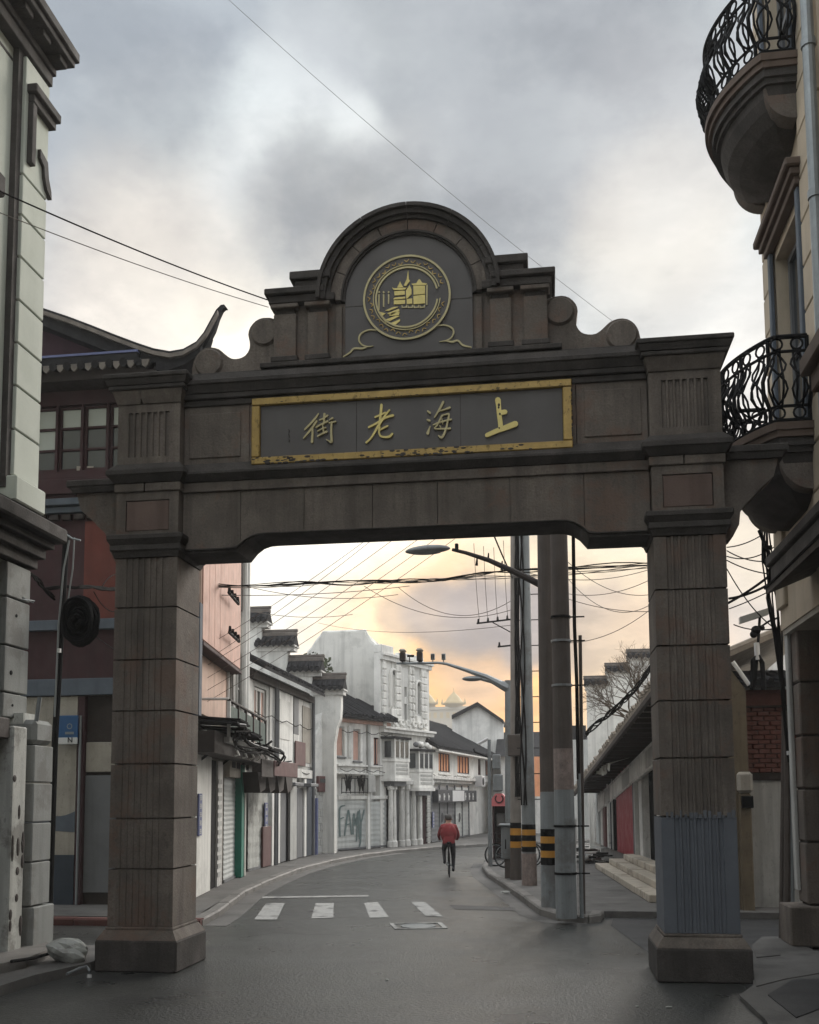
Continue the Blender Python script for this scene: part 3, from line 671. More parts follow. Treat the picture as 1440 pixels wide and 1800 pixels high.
for k, (ox, oy, st) in CH.items():
    mb = A(); pl = pxplane(ox, oy, 6.545, ypl)
    for i, s in enumerate(st): ribbon(mb, s, pl, -.005, .022+.0012*i)
    mb.build('gold_character', 'goldc' if k in ('shang', 'lao') else 'goldpale', ip, {'shang': 'thick bright gold character with worn dark spots', 'lao': 'gold brush character', 'hai': 'dull gold brush character', 'jie': 'dull gold brush character'}[k])
pl = pxplane(720, 680, 6.545, ypl)
for (u, v, r) in ((1030, 215, 14), (1027, 245, 11), (1041, 320, 11), (1033, 482, 9)):
    mb = A(); p = pl(u, v, .0255); q = r/6.545/F*12.6
    mb.ell((p.x, p.y, p.z), (q, .003, q*1.4), 8, 5); mb.build('worn_spot', 'stone_dark', ip)
mb = A()
for (v0, w) in ((425, 3), (480, 4), (535, 3)):
    ribbon(mb, [(45, v0, 5), (60, v0+14, 6), (52, v0+34, 5)], pxplane(500, 690, 6.545, ypl), -.004, .006)
mb.build('small_seal_marks', 'stone_dark', ip)
# ---- attic and pediment
A().box(P_(-3.05), P_(3.05), BY+.02, 13.15, 7.93, 7.99, .01).box(P_(-2.02), P_(2.02), BY-.03, 13.15, 7.992, 8.06, .01).build('attic_plinth', 'stone_dark', arch)
PY = 12.66
# tympanum
RZ = 8.88
def arc(r, a0, a1, n): return [(P_(r*math.cos(a0+(a1-a0)*i/n)), RZ+r*math.sin(a0+(a1-a0)*i/n)) for i in range(n+1)]
tp = A().prism([(P_(-.86), 8.06)]+arc(.86, math.pi, 0, 28)+[(P_(.86), 8.06)], PY, 13.0).build('tympanum', 'panel', arch)
A().box(P_(-.858), P_(.858), PY-.003, PY+.02, 8.795, 8.803).build('tympanum_joint', 'stone_dark', tp)
def ringseg(mb, r0, r1, a0, a1, y0, y1, n=4):
    pl = arc(r1, a0, a1, n)+arc(r0, a1, a0, n); mb.prism(pl, y0, y1); return mb
pad = math.asin((9.0-RZ)/1.0)*.6
ringseg(A(), .86, .885, math.pi+.02, -.02, PY-.03, 13.0, 36).build('inner_moulding', 'stone_dark', arch)
ringseg(A(), .887, .915, math.pi+.02, -.02, PY-.055, 13.0, 36).build('inner_moulding', 'stone_dark', arch)
for i in range(8):
    a0 = math.pi*(1-i/8); a1 = math.pi*(1-(i+1)/8)
    ringseg(A(), .918, 1.06, a0-.006, a1+.006, PY-.04, 13.05, 5).build('voussoir', 'stone', arch)
for i in range(6):
    a0 = math.pi*(1-i/6); a1 = math.pi*(1-(i+1)/6)
    mb = A(); ringseg(mb, 1.062, 1.11, a0-.003, a1+.003, PY-.08, 13.1, 6); ringseg(mb, 1.112, 1.18, a0-.003, a1+.003, PY-.13, 13.14, 6); ringseg(mb, 1.182, 1.232, a0-.003, a1+.003, PY-.18, 13.2, 6)
    mb.build('arch_moulding', 'stone_dark', arch)
for s in (-1, 1):
    def bx(name, mat, u0, u1, y0, y1, z0, z1, c_=.01, g=None):
        a_, b_ = sorted((s*u0, s*u1)); mb = A()
        if g is None: mb.box(P_(a_), P_(b_), y0, y1, z0, z1, c_)
        else: mb.tbox(P_(a_), P_(b_), y0, y1, z0, z1, g)
        return mb.build(name, mat, arch)
    bx('pediment_wall', 'stone', .862, 1.84, PY+.02, 13.06, 8.06, 8.86, .004)
    bx('pediment_wall', 'stone', 1.0, 1.80, PY+.02, 13.06, 8.86, 9.04, .004)
    for (u0, u1) in ((1.09, 1.37), (1.53, 1.84)):
        bx('pilaster', 'stone', u0, u1, PY-.05, PY+.1, 8.14, 8.74, .008)
        bx('pilaster_base', 'stone_dark', u0-.03, u1+.03, PY-.09, PY+.1, 8.06, 8.137, .01)
        bx('pilaster_capital', 'stone', u0-.035, u1+.035, PY-.10, PY+.1, 8.81, 8.868, .01)
        bx('pilaster_necking', 'stone_dark', u0+.02, u1-.02, PY-.03, PY+.1, 8.742, 8.807, .004)
    bx('side_strip', 'stone', .90, .985, PY-.03, PY+.05, 8.06, 8.80, .006)
    bx('entablature', 'stone_dark', .99, 1.90, PY-.10, 13.14, 8.872, 8.98, .01)
    bx('entablature_slab', 'stone_dark', 1.12, 1.95, PY-.15, 13.18, 8.983, 9.07, .012)
    bx('stepped_block', 'stone_dark', 1.08, 1.54, PY-.10, 13.10, 9.073, 9.17, .01)
    bx('stepped_slab', 'stone_dark', 1.04, 1.60, PY-.15, 13.16, 9.173, 9.285, .012)
    # scroll wall
    key = [(1.84, 8.06), (1.84, 8.74), (1.93, 8.77), (2.03, 8.775), (2.13, 8.74), (2.21, 8.65), (2.235, 8.55), (2.215, 8.45), (2.215, 8.35), (2.27, 8.26), (2.36, 8.22), (2.47, 8.225), (2.57, 8.30), (2.65, 8.37), (2.76, 8.405), (2.87, 8.39), (2.96, 8.32), (3.01, 8.22), (3.03, 8.12), (3.03, 7.99)]
    # smooth outline
    out_ = []
    for i in range(len(key)):
        out_.append(key[i])
        if 2 < i < len(key)-3:
            a_, b_, c_, e_ = key[i-1], key[i], key[i+1], key[i+2]
            t = .5; out_.append(tuple(.5*(2*b_[j]+(-a_[j]+c_[j])*t+(2*a_[j]-5*b_[j]+4*c_[j]-e_[j])*t*t+(-a_[j]+3*b_[j]-3*c_[j]+e_[j])*t**3) for j in (0, 1)))
    poly = [(P_(s*u), z) for u, z in [(1.84, 7.99)]+out_]
    A().prism(poly, PY+.08, 12.98).build('scroll', 'stone', arch)
    A().tube([(P_(s*2.0), PY+.04, 8.56), (P_(s*2.0), PY+.085, 8.56)], [.17, .2], 20).build('scroll_boss', 'stone', arch)
    A().tube([(P_(s*2.79), PY+.04, 8.18), (P_(s*2.79), PY+.085, 8.18)], [.18, .21], 20).build('scroll_boss', 'stone', arch)
# ---- emblem
em = A().lathe([(.585, 0), (.585, .02), (.01, .02)], 0, 0, 40)
EMY = PY-.002
ec = atY(715.5, 524, PY); 
em.v = [Vector((ec.x+v.x, PY-.004-v.z*.5, ec.z+v.y)) for v in em.v]
emb = em.build('emblem', 'panel', tp)
def ring(name, r0, r1, a0=0, a1=2*math.pi, n=64, mat='goldpale', dd=.02):
    mb = A(); pts = []
    for i in range(n+1):
        w = a0+(a1-a0)*i/n; pts.append((math.cos(w), math.sin(w)))
    P = [(ec.x+c_*r, PY-.012-k*dd, ec.z+s_*r) for c_, s_ in pts for r in (r0, r1) for k in (0, 1)]
    fs = []
    for i in range(n):
        o = 4*i; fs += [(o+1, o+5, o+7, o+3), (o, o+4, o+5, o+1), (o+2, o+3, o+7, o+6)]
    mb.add(P, fs); return mb.build(name, mat, emb)
ring('outer_ring', .565, .592)
band_ = ring('ring_ground', .46, .56, mat='stone_warm', dd=-.004)
ring('inner_ring', .405, .428, R_(12), R_(352), 56)
ring('inner_ring', .445, .458, R_(14), R_(354), 56)
mb = A(); EP = pxplane(620, 440, 6.857, PY)
random.seed(9)
for i in range(34):
    w = R_(18)+R_(334)*i/34; r = .495+.02*math.sin(i*2.1)
    def pp(w, r): return ((ec.x+r*math.cos(w)), ec.z+r*math.sin(w))
    def worldpl(u, v, d): return Vector((u, PY-.012-d, v))
    a_ = [(*pp(w, r+.02), .010), (*pp(w+.05, r-.012), .012), (*pp(w+.11, r+.012), .010)]
    ribbon(mb, a_, worldpl, 0, .012+.0001*i, 3)
mb.build('floral_border', 'gold', emb)['kind'] = 'stuff'
def plate(pts, name, mat='goldc', d=.016):
    mb = A(); n = len(pts); P = [EP(u, v, .011) for u, v in pts]+[EP(u, v, .011+d) for u, v in pts]
    mb.add(P, [list(range(n))[::-1], list(range(n, 2*n))]+[(i, (i+1) % n, n+(i+1) % n, n+i) for i in range(n)]); return mb.build(name, mat, emb)
plate([(735, 438), (875, 438), (875, 535), (738, 548)], 'tower_block'); plate([(735, 562), (875, 545), (878, 650), (738, 660)], 'tower_block')
plate([(712, 415), (770, 408), (800, 362), (815, 362), (840, 402), (900, 410), (880, 430), (730, 432)], 'tower_roof')
plate([(888, 430), (908, 425), (905, 665), (888, 670)], 'tower_edge', 'goldpale')
plate([(478, 458), (500, 470), (640, 462), (655, 455), (640, 480), (600, 488), (500, 490)], 'pavilion_eave'); plate([(540, 462), (560, 420), (575, 385), (592, 420), (615, 458)], 'pavilion_roof')
plate([(505, 505), (630, 498), (632, 545), (508, 556)], 'pavilion_storey'); plate([(495, 592), (520, 578), (640, 570), (635, 592), (500, 604)], 'pavilion_eave'); plate([(500, 615), (635, 608), (636, 656), (500, 662)], 'pavilion_storey')
plate([(620, 435), (655, 360), (672, 250), (682, 360), (695, 380), (650, 440)], 'spire'); plate([(645, 500), (690, 430), (712, 480), (714, 540), (650, 600)], 'gate_house'); plate([(655, 600), (722, 590), (722, 655), (655, 658)], 'gate_house')
for x in (322, 378, 438): plate([(x-9, 540), (x+9, 540), (x+7, 725-(x-322)*.6), (x-9, 725-(x-322)*.6)], 'pillar', 'goldpale'); plate([(x-14, 515), (x, 500), (x+14, 515), (x, 530)], 'pillar_ball', 'goldpale')
for q in ([(310, 745), (400, 770), (345, 815)], [(395, 735), (500, 690), (560, 690), (440, 740)], [(420, 770), (560, 715), (570, 740), (470, 790)], [(400, 845), (520, 800), (575, 800), (450, 862)], [(360, 830), (395, 860), (430, 885), (400, 880)], [(455, 890), (575, 840), (575, 860), (510, 915)], [(480, 760), (570, 752), (560, 790), (440, 800)]): plate(q, 'bridge_stone', 'goldc', .013)
for i in range(4): x = 600+i*72; plate([(x, 668), (x+10, 690), (x+40, 690), (x+50, 666), (x+58, 664), (x+58, 700), (x-6, 706), (x-6, 670)], 'parapet', 'goldpale', .013)
mb = A(); ribbon(mb, [(285, 968, 16), (190, 968, 16), (105, 1010, 18), (78, 1080, 20), (110, 1140, 16), (180, 1165, 14), (250, 1160, 6)], EP, .0, .02); ribbon(mb, [(180, 1165, 14), (120, 1190, 22), (20, 1190, 20), (-30, 1240, 18), (-110, 1290, 10)], EP, 0, .021); mb.build('ribbon_tail', 'goldpale', emb)
mb = A(); ribbon(mb, [(1020, 915, 14), (1120, 910, 16), (1200, 945, 20), (1218, 1000, 18), (1190, 1060, 16), (1130, 1095, 14), (1050, 1108, 6)], EP, .0, .02); ribbon(mb, [(1130, 1098, 14), (1200, 1110, 22), (1270, 1095, 20), (1330, 1150, 22), (1430, 1175, 14)], EP, 0, .021); mb.build('ribbon_tail', 'goldpale', emb)

# ================================================================== LEFT CLASSICAL BUILDING
lb = thing('classical_building', (-7.3, 10, 0), 'pale grey-green rusticated corner building at the left edge with dark cornices', 'building')
LFr = Fr((-7.3, 0), (-7.3, 13.3))
def zl(px, py, d=0, fr=LFr): return fr.hit(px, py, d)[1]
ZT = zl(85, 145)
MB(LFr).box(-30, 13.22, -9, -.14, 0, ZT).build('wall', 'green_plaster', lb)
MB(LFr).box(-30, 12.9, -8, -.45, ZT+.705, ZT+4).box(12.95, 13.25, -8, -.2, ZT+.705, ZT+4).build('attic_wall', 'green_plaster', lb)
jz = [zl(85, 150), zl(79, 350), zl(77, 419), zl(76, 491), zl(75, 565), zl(73, 637), zl(72, 710), zl(71, 784), zl(69, 862)]
SQ0 = 12.62
for i, (a, b) in enumerate(zip(jz[:-1], jz[1:])):
    MB(LFr).box(SQ0, 13.3, -.6, 0, b+.014, a-.014, .010).build('quoin', 'green_plaster', lb)
MB(LFr).box(SQ0-.1, 13.34, -.6, .10, zl(77, 912), jz[-1]-.03, .02).build('quoin', 'green_plaster', lb)
MB(LFr).box(SQ0-.12, 13.24, -.5, -.05, jz[-1]-.2, ZT).build('quoin_backing', 'stone_dark', lb)
# horizontal joints of the flat wall
for (py_) in (75, 340):
    z = zl(0, py_, -.14); s = LFr.S(0, py_, -.14)
for z in (zl(20, 102, -.14),): MB(LFr).box(-4, 12.5, -.15, -.132, z-.02, z+.02).build('wall_joint', 'stone_dark', lb)
# top cornice
zc = ZT
cb = MB(LFr)
cb.box(-4, 13.33, -.3, .03, zc-.02, zc+.16, .01).box(-4, 13.36, -.3, .07, zc+.163, zc+.26, .01)
cb.build('cornice', 'stone_dark', lb)
for i in range(16):
    s = 13.36-i*.5; MB(LFr).box(s-.22, s, -.2, .24, zc+.263, zc+.36, .01).build('modillion', 'stone_dark', lb)
MB(LFr).box(-4, 13.47, -.3, .31, zc+.363, zc+.46, .01).box(-4, 13.52, -.3, .36, zc+.463, zc+.62, .015).build('cornice_slab', 'stone_dark', lb)
MB(LFr).box(-4, 13.46, -8, .3, zc+.623, zc+.70, .01).build('cornice_lead', 'bluegrey', lb)
# hood with side strip and little scroll
z0 = zl(84, 222); z1 = zl(84, 185)
MB(LFr).box(12.70, 13.36, -.1, .09, z0-.02, z0+.10, .01).box(12.66, 13.40, -.1, .15, z0+.103, z0+.24, .015).build('hood_mould', 'stone_dark', lb)
MB(LFr).box(12.70, 12.82, -.1, .08, z0-.95, z0-.023, .01).build('hood_leg', 'stone_dark', lb)
MB(LFr).prism([(13.0, z0-.55), (13.22, z0-.62), (13.26, z0-.85), (13.34, z0-1.0), (13.36, z0-1.12), (13.22, z0-1.05), (13.14, z0-.9), (13.12, z0-.75), (13.0, z0-.68)], -.02, .05).build('scroll_bracket', 'stone_dark', lb)
z = zl(0, 370); MB(LFr).box(9, 11.62, -.1, .35, z-.14, z+.16, .03).build('window_hood', 'stone_dark', lb)
# lower cornice
z1 = zl(60, 912, 0)-.05; z0 = zl(60, 1000)
cb = MB(LFr); h = z1-z0
cb.box(-4, 13.30, -.3, .03, z0, z0+h*.22, .01).box(-4, 13.36, -.3, .12, z0+h*.225, z0+h*.45, .01).box(-4, 13.42, -.3, .22, z0+h*.455, z0+h*.60, .01).box(-4, 13.52, -.3, .37, z0+h*.605, z0+h*.93, .03).tbox(-4, 13.50, -.4, .35, z0+h*.935, z0+h*1.12, -.02, -.22)
cb.build('lower_cornice', 'stone_dark', lb)
random.seed(4)
# lower quoins, broken and holed
lj = [z0-.03, zl(63, 1065), zl(60, 1146), zl(58, 1225), zl(57, 1268)]
for i, (a, b) in enumerate(zip(lj[:-1], lj[1:])):
    q = MB(LFr).box(SQ0-.05, 13.2, -.5, -.02, b+.014, a-.012, .012).build('quoin', 'pier', lb)
    if i > 0:
        for (ds, dz) in [(random.uniform(.1, .5), random.uniform(.15, .85)) for _ in range(random.choice((1, 2, 3)))]:
            MB(LFr).tube([(SQ0+ds, -.03, b+(a-b)*dz), (SQ0+ds, -.012, b+(a-b)*dz)], random.uniform(.014, .034), 7).build('bolt_hole', 'black', q)
for i, (a, b) in enumerate(zip(lj[:-1], lj[1:])):
    for k in range(3): MB(LFr).box(SQ0-1.6-k*1.3, SQ0-.14-k*1.3-.03, -.5, -.06, b+.14-.1*k, a+.1-.1*k, .012).build('quoin', 'pier', lb)
pj = [zl(92, 1268, .3), zl(92, 1312, .3), zl(91, 1377, .3), zl(90, 1445, .3), zl(90, 1512, .3), zl(90, 1587, .3), .12]
for i, (a, b) in enumerate(zip(pj[:-1], pj[1:])):
    w = .05 if i == 5 else 0
    MB(LFr).box(12.86, 13.38+w, -.3, .3+w, b+(.012 if i < 5 else 0), a-.006, .012 if i else .06).build('pier_block', 'pier', lb)
MB(LFr).box(12.86, 13.2, -.3, .12, 3.25, 3.4).build('pier_stub', 'plaster_grimy', lb)
MB(LFr).box(12.30, 12.66, -.3, .30, .14, 3.18, .02).build('door_jamb', 'plaster_grimy', lb, 'peeling door jamb')
mb = MB(LFr); random.seed(8)
for i in range(16):
    z = random.uniform(.3, 3.0); s = random.choice((12.62, 12.5, 12.36)); h_ = random.uniform(.04, .16)
    mb = MB(LFr); mb.ell((s, .302, z), (random.uniform(.02, .05), .012, h_), 7, 5); mb.build('flaked_patch', 'wood', lb)
MB(LFr).box(9.5, 12.28, -.25, .26, 3.0, 3.28, .02).build('door_lintel', 'wood', lb)
MB(LFr).box(9.5, 12.29, -.2, -.05, .13, 3.0).build('door', 'wood', lb)
for i in range(5): MB(LFr).box(9.6+i*.53, 9.6+i*.53+.47, -.05, -.01, .3, 2.85, .02).build('door_panel', 'wood', lb)
# pole and cables at this corner
sp = thing('cable_post', (*atY(97, 1290, 14.2).xy, 0), 'thin black cable post carrying a cable coil at the left building corner', 'post')
pb, pt_ = atY(97, 1300, 14.2), atY(116, 955, 14.2)
MB().tube([(pb.x-.02, 14.2, 0), pb, pt_, pt_+Vector((.01, 0, .15))], .05, 8).build('mast', 'iron', sp)
MB().tube([atY(122, 950, 14.12), atY(112, 1000, 14.1), atY(103, 1100, 14.1), atY(96, 1260, 14.1)], .014, 6).build('riser_cable', 'steel', sp)
MB().tube([atY(131, 945, 14.12), atY(128, 1000, 14.1), atY(119, 1060, 14.1)], .012, 6).build('riser_cable', 'steel', sp)
MB().tube([atY(100, 935, 14.1), atY(115, 938, 14.1), atY(128, 947, 14.05), atY(142, 950, 14.05)], .014, 6).build('tie_wire', 'steel', sp)
MB().box(atY(104, 1144, 14.1).x-.02, atY(104, 1144, 14.1).x+.02, 14.08, 14.13, atY(104, 1147, 14.1).z, atY(104, 1140, 14.1).z).build('cable_clip', 'signwhite', sp)
cc = atY(141, 1092, 14.1); random.seed(2)
coil = thing('cable_coil', cc-Vector((0, 0, .35)), 'thick black coil of spare cable hanging on the post by the dark red wall', 'cable coil')
for i in range(34):
    kk = .18+.87*(i/33); rx, rz = .27*kk*random.uniform(.9, 1.08), .36*kk*random.uniform(.92, 1.06); oy = random.uniform(-.12, .12); ph = random.uniform(-.15, .15)
    pts = [(cc.x+rx*math.cos(w)*math.cos(ph)-rz*math.sin(w)*math.sin(ph)+random.uniform(-.008, .008), cc.y+oy+.03*math.sin(3*w+i), cc.z+rz*math.sin(w)*math.cos(ph)+rx*math.cos(w)*math.sin(ph)) for w in [2*math.pi*k/22 for k in range(23)]]
    MB().tube(pts, .024, 6, False).build('cable_loop', 'black', coil)
# white sack at the pier foot
sk = thing('plastic_sack', atG(130, 1700, .12), 'crumpled dirty white sack slumped at the foot of the left corner pier', 'sack')
mb = MB(); o_ = atG(126, 1692, .13)
mb.ell((0, 0, 0), (.22, .18, .19), 12, 8)
for v in mb.v:
    n_ = mn.noise(v*7)*.26+mn.noise(v*16)*.12; q = v*(1+n_*1.5); v.x, v.y, v.z = q.x*1.25+o_.x-.10, q.y+o_.y+.15, max(.0, q.z*.85+.13)+.12
mb.build('sack_body', 'bag', sk)
MB().tube([atG(20, 1690, .26)+Vector((0, 0, 0)), atG(60, 1684, .22), atG(92, 1675, .2)], .02, 6).build('strap', 'black', sk)
pp_ = thing('water_pipe', atG(150, 1712, 0), 'short pale bent pipe end sticking out over the kerb left of the arch base', 'pipe')
MB().tube([atG(118, 1712, .12), atG(140, 1702, .14), atG(152, 1699, .14), atG(157, 1705, .10), atG(157, 1714, .03)], .018, 8).build('pipe_body', 'steel', pp_)
MB().tube([atG(157, 1713, .04), atG(157, 1719, .0)], .03, 8).build('pipe_mouth', 'signwhite', pp_)

# ================================================================== RED TILED BUILDING BEHIND THE LEFT PILLAR
rb = thing('red_building', (-9.5, 20, 0), 'dark red building with upswept tiled roof behind the left arch pillar', 'building')
RF = Fr((-14, 19), (-7.45, 19))      # faces the camera
def sx(x): return x+14
ws = [(-11.1, -10.69), (-10.53, -10.13), (-9.97, -9.57), (-9.41, -9.01), (-8.85, -8.45), (-8.29, -7.89)]
mb = MB(RF)
wall(mb, sx(-14), sx(-7.45), 4.65, 10.75, [(sx(a-.06), sx(b+.06), 9.0, 10.42) for a, b in ws], t=.4, reveal=.16)
mb.box(0, 6.5, -.5, -.41, 0, 10.7)
mb.build('wall', 'darkred', rb)
for i, (a, b) in enumerate(ws):
    window(RF, rb, sx(a-.055), sx(b+.055), 9.02, 10.40, 'darkred', (lambda q: (lambda c_, r: 'glass_pale' if r == 2 or (q <= 1 and r == 1) else 'glass'))(i), 1, 3, deep=.10, fw=.05)
MB(RF).box(0, 6.6, .0, .07, 8.5, 8.82, .01).build('sill_band', 'darkred', rb)
MB(RF).box(0, 6.6, .0, .22, 8.22, 8.36, .01).box(0, 6.6, .0, .14, 8.08, 8.2, .01).build('string_course', 'bluegrey', rb)
for i in range(14): MB(RF).box(sx(-11.2)+i*.27, sx(-11.2)+i*.27+.2, .0, .10, 7.94, 8.06, .01).build('dentil', 'wood', rb)
MB(RF).box(sx(-9.36), sx(-7.5), .003, .035, 5.87, 7.9).build('bright_panel', 'redorange', rb, 'faded orange-red wall panel')
MB(RF).box(0, 6.6, .0, .12, 5.64, 5.85, .01).build('ledge', 'bluegrey', rb)
MB(RF).box(0, 6.58, .0, .10, 4.30, 4.64, .01).build('shop_beam', 'bluegrey', rb)
MB(RF).box(0, 6.5, -.2, -.1, 0, 4.3).build('shop_front', 'wood', rb)
MB(RF).box(sx(-10.6), sx(-9.42), -.09, .04, 1.6, 4.28).build('pillar', 'beige', rb, 'pillar with painted wave')
MB(RF).box(sx(-10.6), sx(-9.42), -.09, .045, .12, 1.1).build('pillar_dado', 'navy', rb)
MB(RF).box(sx(-10.6), sx(-9.42), -.09, .04, 1.1, 1.595).build('pillar_lower', 'beige', rb)
mb = MB(RF); wv = [(sx(-10.6)+1.18*i/12, 2.05+.18*math.sin(i/12*3.6+2.2)) for i in range(13)]
mb.prism(wv+[(sx(-9.42), 1.55), (sx(-10.6), 1.62)], .041, .046); mb.build('painted_wave', 'bluegrey', rb)
MB(RF).box(sx(-9.40), sx(-9.26), -.09, .06, .12, 4.28, .01).build('door_post', 'darkred', rb)
MB(RF).box(sx(-9.25), sx(-8.62), -.09, -.02, 2.75, 3.35, .01).build('door_panel', 'beige', rb)
MB(RF).box(sx(-9.25), sx(-8.62), -.09, -.02, .35, 2.68, .01).build('door', 'shutter_dark', rb)
MB(RF).box(sx(-8.6), sx(-7.5), -.09, -.02, .15, 3.2, .01).build('door', 'shutter_dark', rb)
# roof: swept ridge
topc = [(0, 520), (75, 541), (120, 556), (160, 571), (200, 587), (240, 602), (270, 612), (298, 617), (322, 613), (345, 600), (362, 580), (374, 558), (383, 541), (391, 535), (398, 538)]
botc = [(393, 544), (386, 560), (378, 585), (366, 606), (350, 622), (325, 640), (290, 652), (240, 646), (200, 622), (160, 606), (120, 590), (75, 572), (0, 550)]
def rp2(c, y): return [(atY(x, z, y).x, atY(x, z, y).z) for x, z in c]
tN = 10; tB = 4
MB().prism(rp2(topc[:tN+1], 18.5)+rp2(botc[tB:], 18.5), 18.5, 18.95).build('swept_ridge', 'tile', rb)
MB().prism(rp2([(345, 600), (358, 584), (370, 562), (380, 544), (388, 536), (394, 535), (398, 540), (394, 541), (390, 545), (384, 558), (377, 580), (366, 602), (352, 621)], 18.6), 18.6, 18.72).build('hooked_tip', 'tile', rb)
tt = [(x, z+5) for x, z in topc[:-2]]; bb = [(x, z+12) for x, z in topc[:-2]][::-1]
MB().prism(rp2(tt, 18.45)+rp2(bb, 18.45), 18.42, 18.5).build('ridge_moulding', 'tile_worn', rb)
g = rp2([(0, 535), (75, 556), (160, 590), (240, 622), (300, 640)], 18.9)
MB().prism(g+[(g[-1][0], 11.1), (g[0][0], 11.1)], 18.85, 19.1).build('gable', 'plum', rb)
MB().prism([(x, z-.05) for x, z in g]+[(-7.5, 11.0), (-14, 11.0)], 19.1, 19.6).build('roof_body', 'tile', rb)
MB(RF).prism([(0, 11.18), (5.95, 11.18), (5.95, 11.225), (0, 11.225)], .3, .62).build('eave_fascia', 'bluedull', rb)
MB(RF).prism([(0, 11.02), (5.95, 11.02), (5.95, 11.178), (0, 11.178)], .3, .60).build('eave_course', 'tile', rb)
MB(RF).box(0, 6.3, .0, .5, 10.72, 10.98).build('eave_soffit', 'wood', rb)
MB(RF).box(0, 7.3, -.3, .28, 11.0, 11.3).build('eave_beam', 'tile', rb)
for i in range(20):
    s = .3+i*.30
    if s > 6.3: break
    MB(RF).tube([(s, .25, 11.06), (s, .72, 10.93)], .085, 8).build('eave_tile', 'tile', rb)
    MB(RF).prism([(s+.06, 10.97), (s+.24, 10.97), (s+.21, 10.86), (s+.15, 10.81), (s+.09, 10.86)], .66, .70).build('drip_tile', 'tile_worn', rb)
# street sign
sg = thing('street_sign', (-9.7, 18.7, 3.2), 'blue street direction sign with white lower band lettered N', 'sign')
q0, q1 = atY(96, 1258, 18.8), atY(136, 1308, 18.8)
MB().box(q0.x, q1.x, 18.8, 18.84, q0.z-.58, q0.z, .01).build('sign_plate', 'blue', sg)
MB().box(q0.x, q1.x, 18.795, 18.83, q1.z, q0.z-.44, .01).build('sign_band', 'signwhite', sg)
def text(s, size, loc, rot, mat, par, name, ext=.006, sx_=1):
    cu = bpy.data.curves.new('t', 'FONT'); cu.body = s; cu.size = size; cu.extrude = ext; cu.align_x = 'CENTER'; cu.align_y = 'CENTER'
    o = bpy.data.objects.new('t', cu); COL.objects.link(o); bpy.context.view_layer.update()
    me = bpy.data.meshes.new_from_object(o.evaluated_get(bpy.context.evaluated_depsgraph_get())); bpy.data.objects.remove(o)
    Mx = Matrix.Translation(Vector(loc)) @ rot.to_4x4() @ Matrix.Diagonal((sx_, 1, 1, 1)); me.transform(Mx); me.transform(Matrix.Translation(-BASE[par.name]))
    me.materials.clear(); me.materials.append(MT[mat]); o = bpy.data.objects.new(name, me); COL.objects.link(o); o.parent = par; BASE[o.name] = BASE[par.name]; return o
RY = Matrix(((1, 0, 0), (0, 0, -1), (0, 1, 0)))   # text facing -Y
text('N', .15, ((q0.x+q1.x)/2+.1, 18.788, q1.z+.08), RY, 'ink', sg, 'letter')
mb = MB(); cxs = (q0.x+q1.x)/2+.08
mb.add([(cxs+.06*math.cos(w)*r, 18.793, q0.z-.22+.06*math.sin(w)*r) for r in (1, .7) for w in [2*math.pi*k/8 for k in range(8)]], [(k, (k+1) % 8, 8+(k+1) % 8, 8+k) for k in range(8)]); mb.build('sign_emblem', 'steel', sg)
MB().box(cxs-.09, cxs+.09, 18.79, 18.8, q0.z-.38, q0.z-.33).build('sign_small_line', 'steel', sg)
MB().tube([(q1.x+.03, 18.86, .12), (q1.x+.03, 18.86, q0.z)], .025, 8).build('sign_post', 'steel', sg)

# ================================================================== RIGHT CLASSICAL BUILDING WITH BALCONIES
rc = thing('balcony_building', (3.6, 12, 0), 'cream rusticated corner building at the right edge with two rounded iron balconies', 'building')
QF = Fr((3.5, 0), (3.5, 15.7), side=-1)
def zr(px, py, d=0): return QF.hit(px, py, d)[1]
mb = MB(QF)
H1 = (13.55, 15.1, 7.15, 10.3); H2 = (13.55, 15.1, 12.35, 15.4); H3 = (9.2, 10.9, 7.3, 10.3)
wall(mb, -30, 15.7, 4.7, 19, [H1, H2, H3], t=.4, reveal=.3, d=-.06)
mb.box(-30, 15.65, -9, -.47, 4.7, 18.9); mb.box(-30, 13.0, -9, -1.6, 0, 4.7)
mb.build('wall', 'cream', rc)
for hh in (H1, H2, H3):
    window(QF, rc, hh[0]+.02, hh[1]-.02, hh[2], hh[3]-.02, 'shutter_dark', 'glass', 2, 2, d=-.06, deep=.2, fw=.09)
    MB(QF).box(hh[0]-.14, hh[0]-.01, -.03, .03, hh[2], hh[3]+.12, .01).build('window_architrave', 'bluegrey', rc)
    MB(QF).box(hh[1]+.01, hh[1]+.14, -.03, .03, hh[2], hh[3]+.12, .01).build('window_architrave', 'bluegrey', rc)
    MB(QF).box(hh[0]-.2, hh[1]+.2, -.05, .07, hh[3]+.13, hh[3]+.24, .01).box(hh[0]-.25, hh[1]+.25, -.05, .13, hh[3]+.243, hh[3]+.34, .01).box(hh[0]-.3, hh[1]+.3, -.05, .20, hh[3]+.343, hh[3]+.46, .02).build('window_entablature', 'brown_trim', rc)
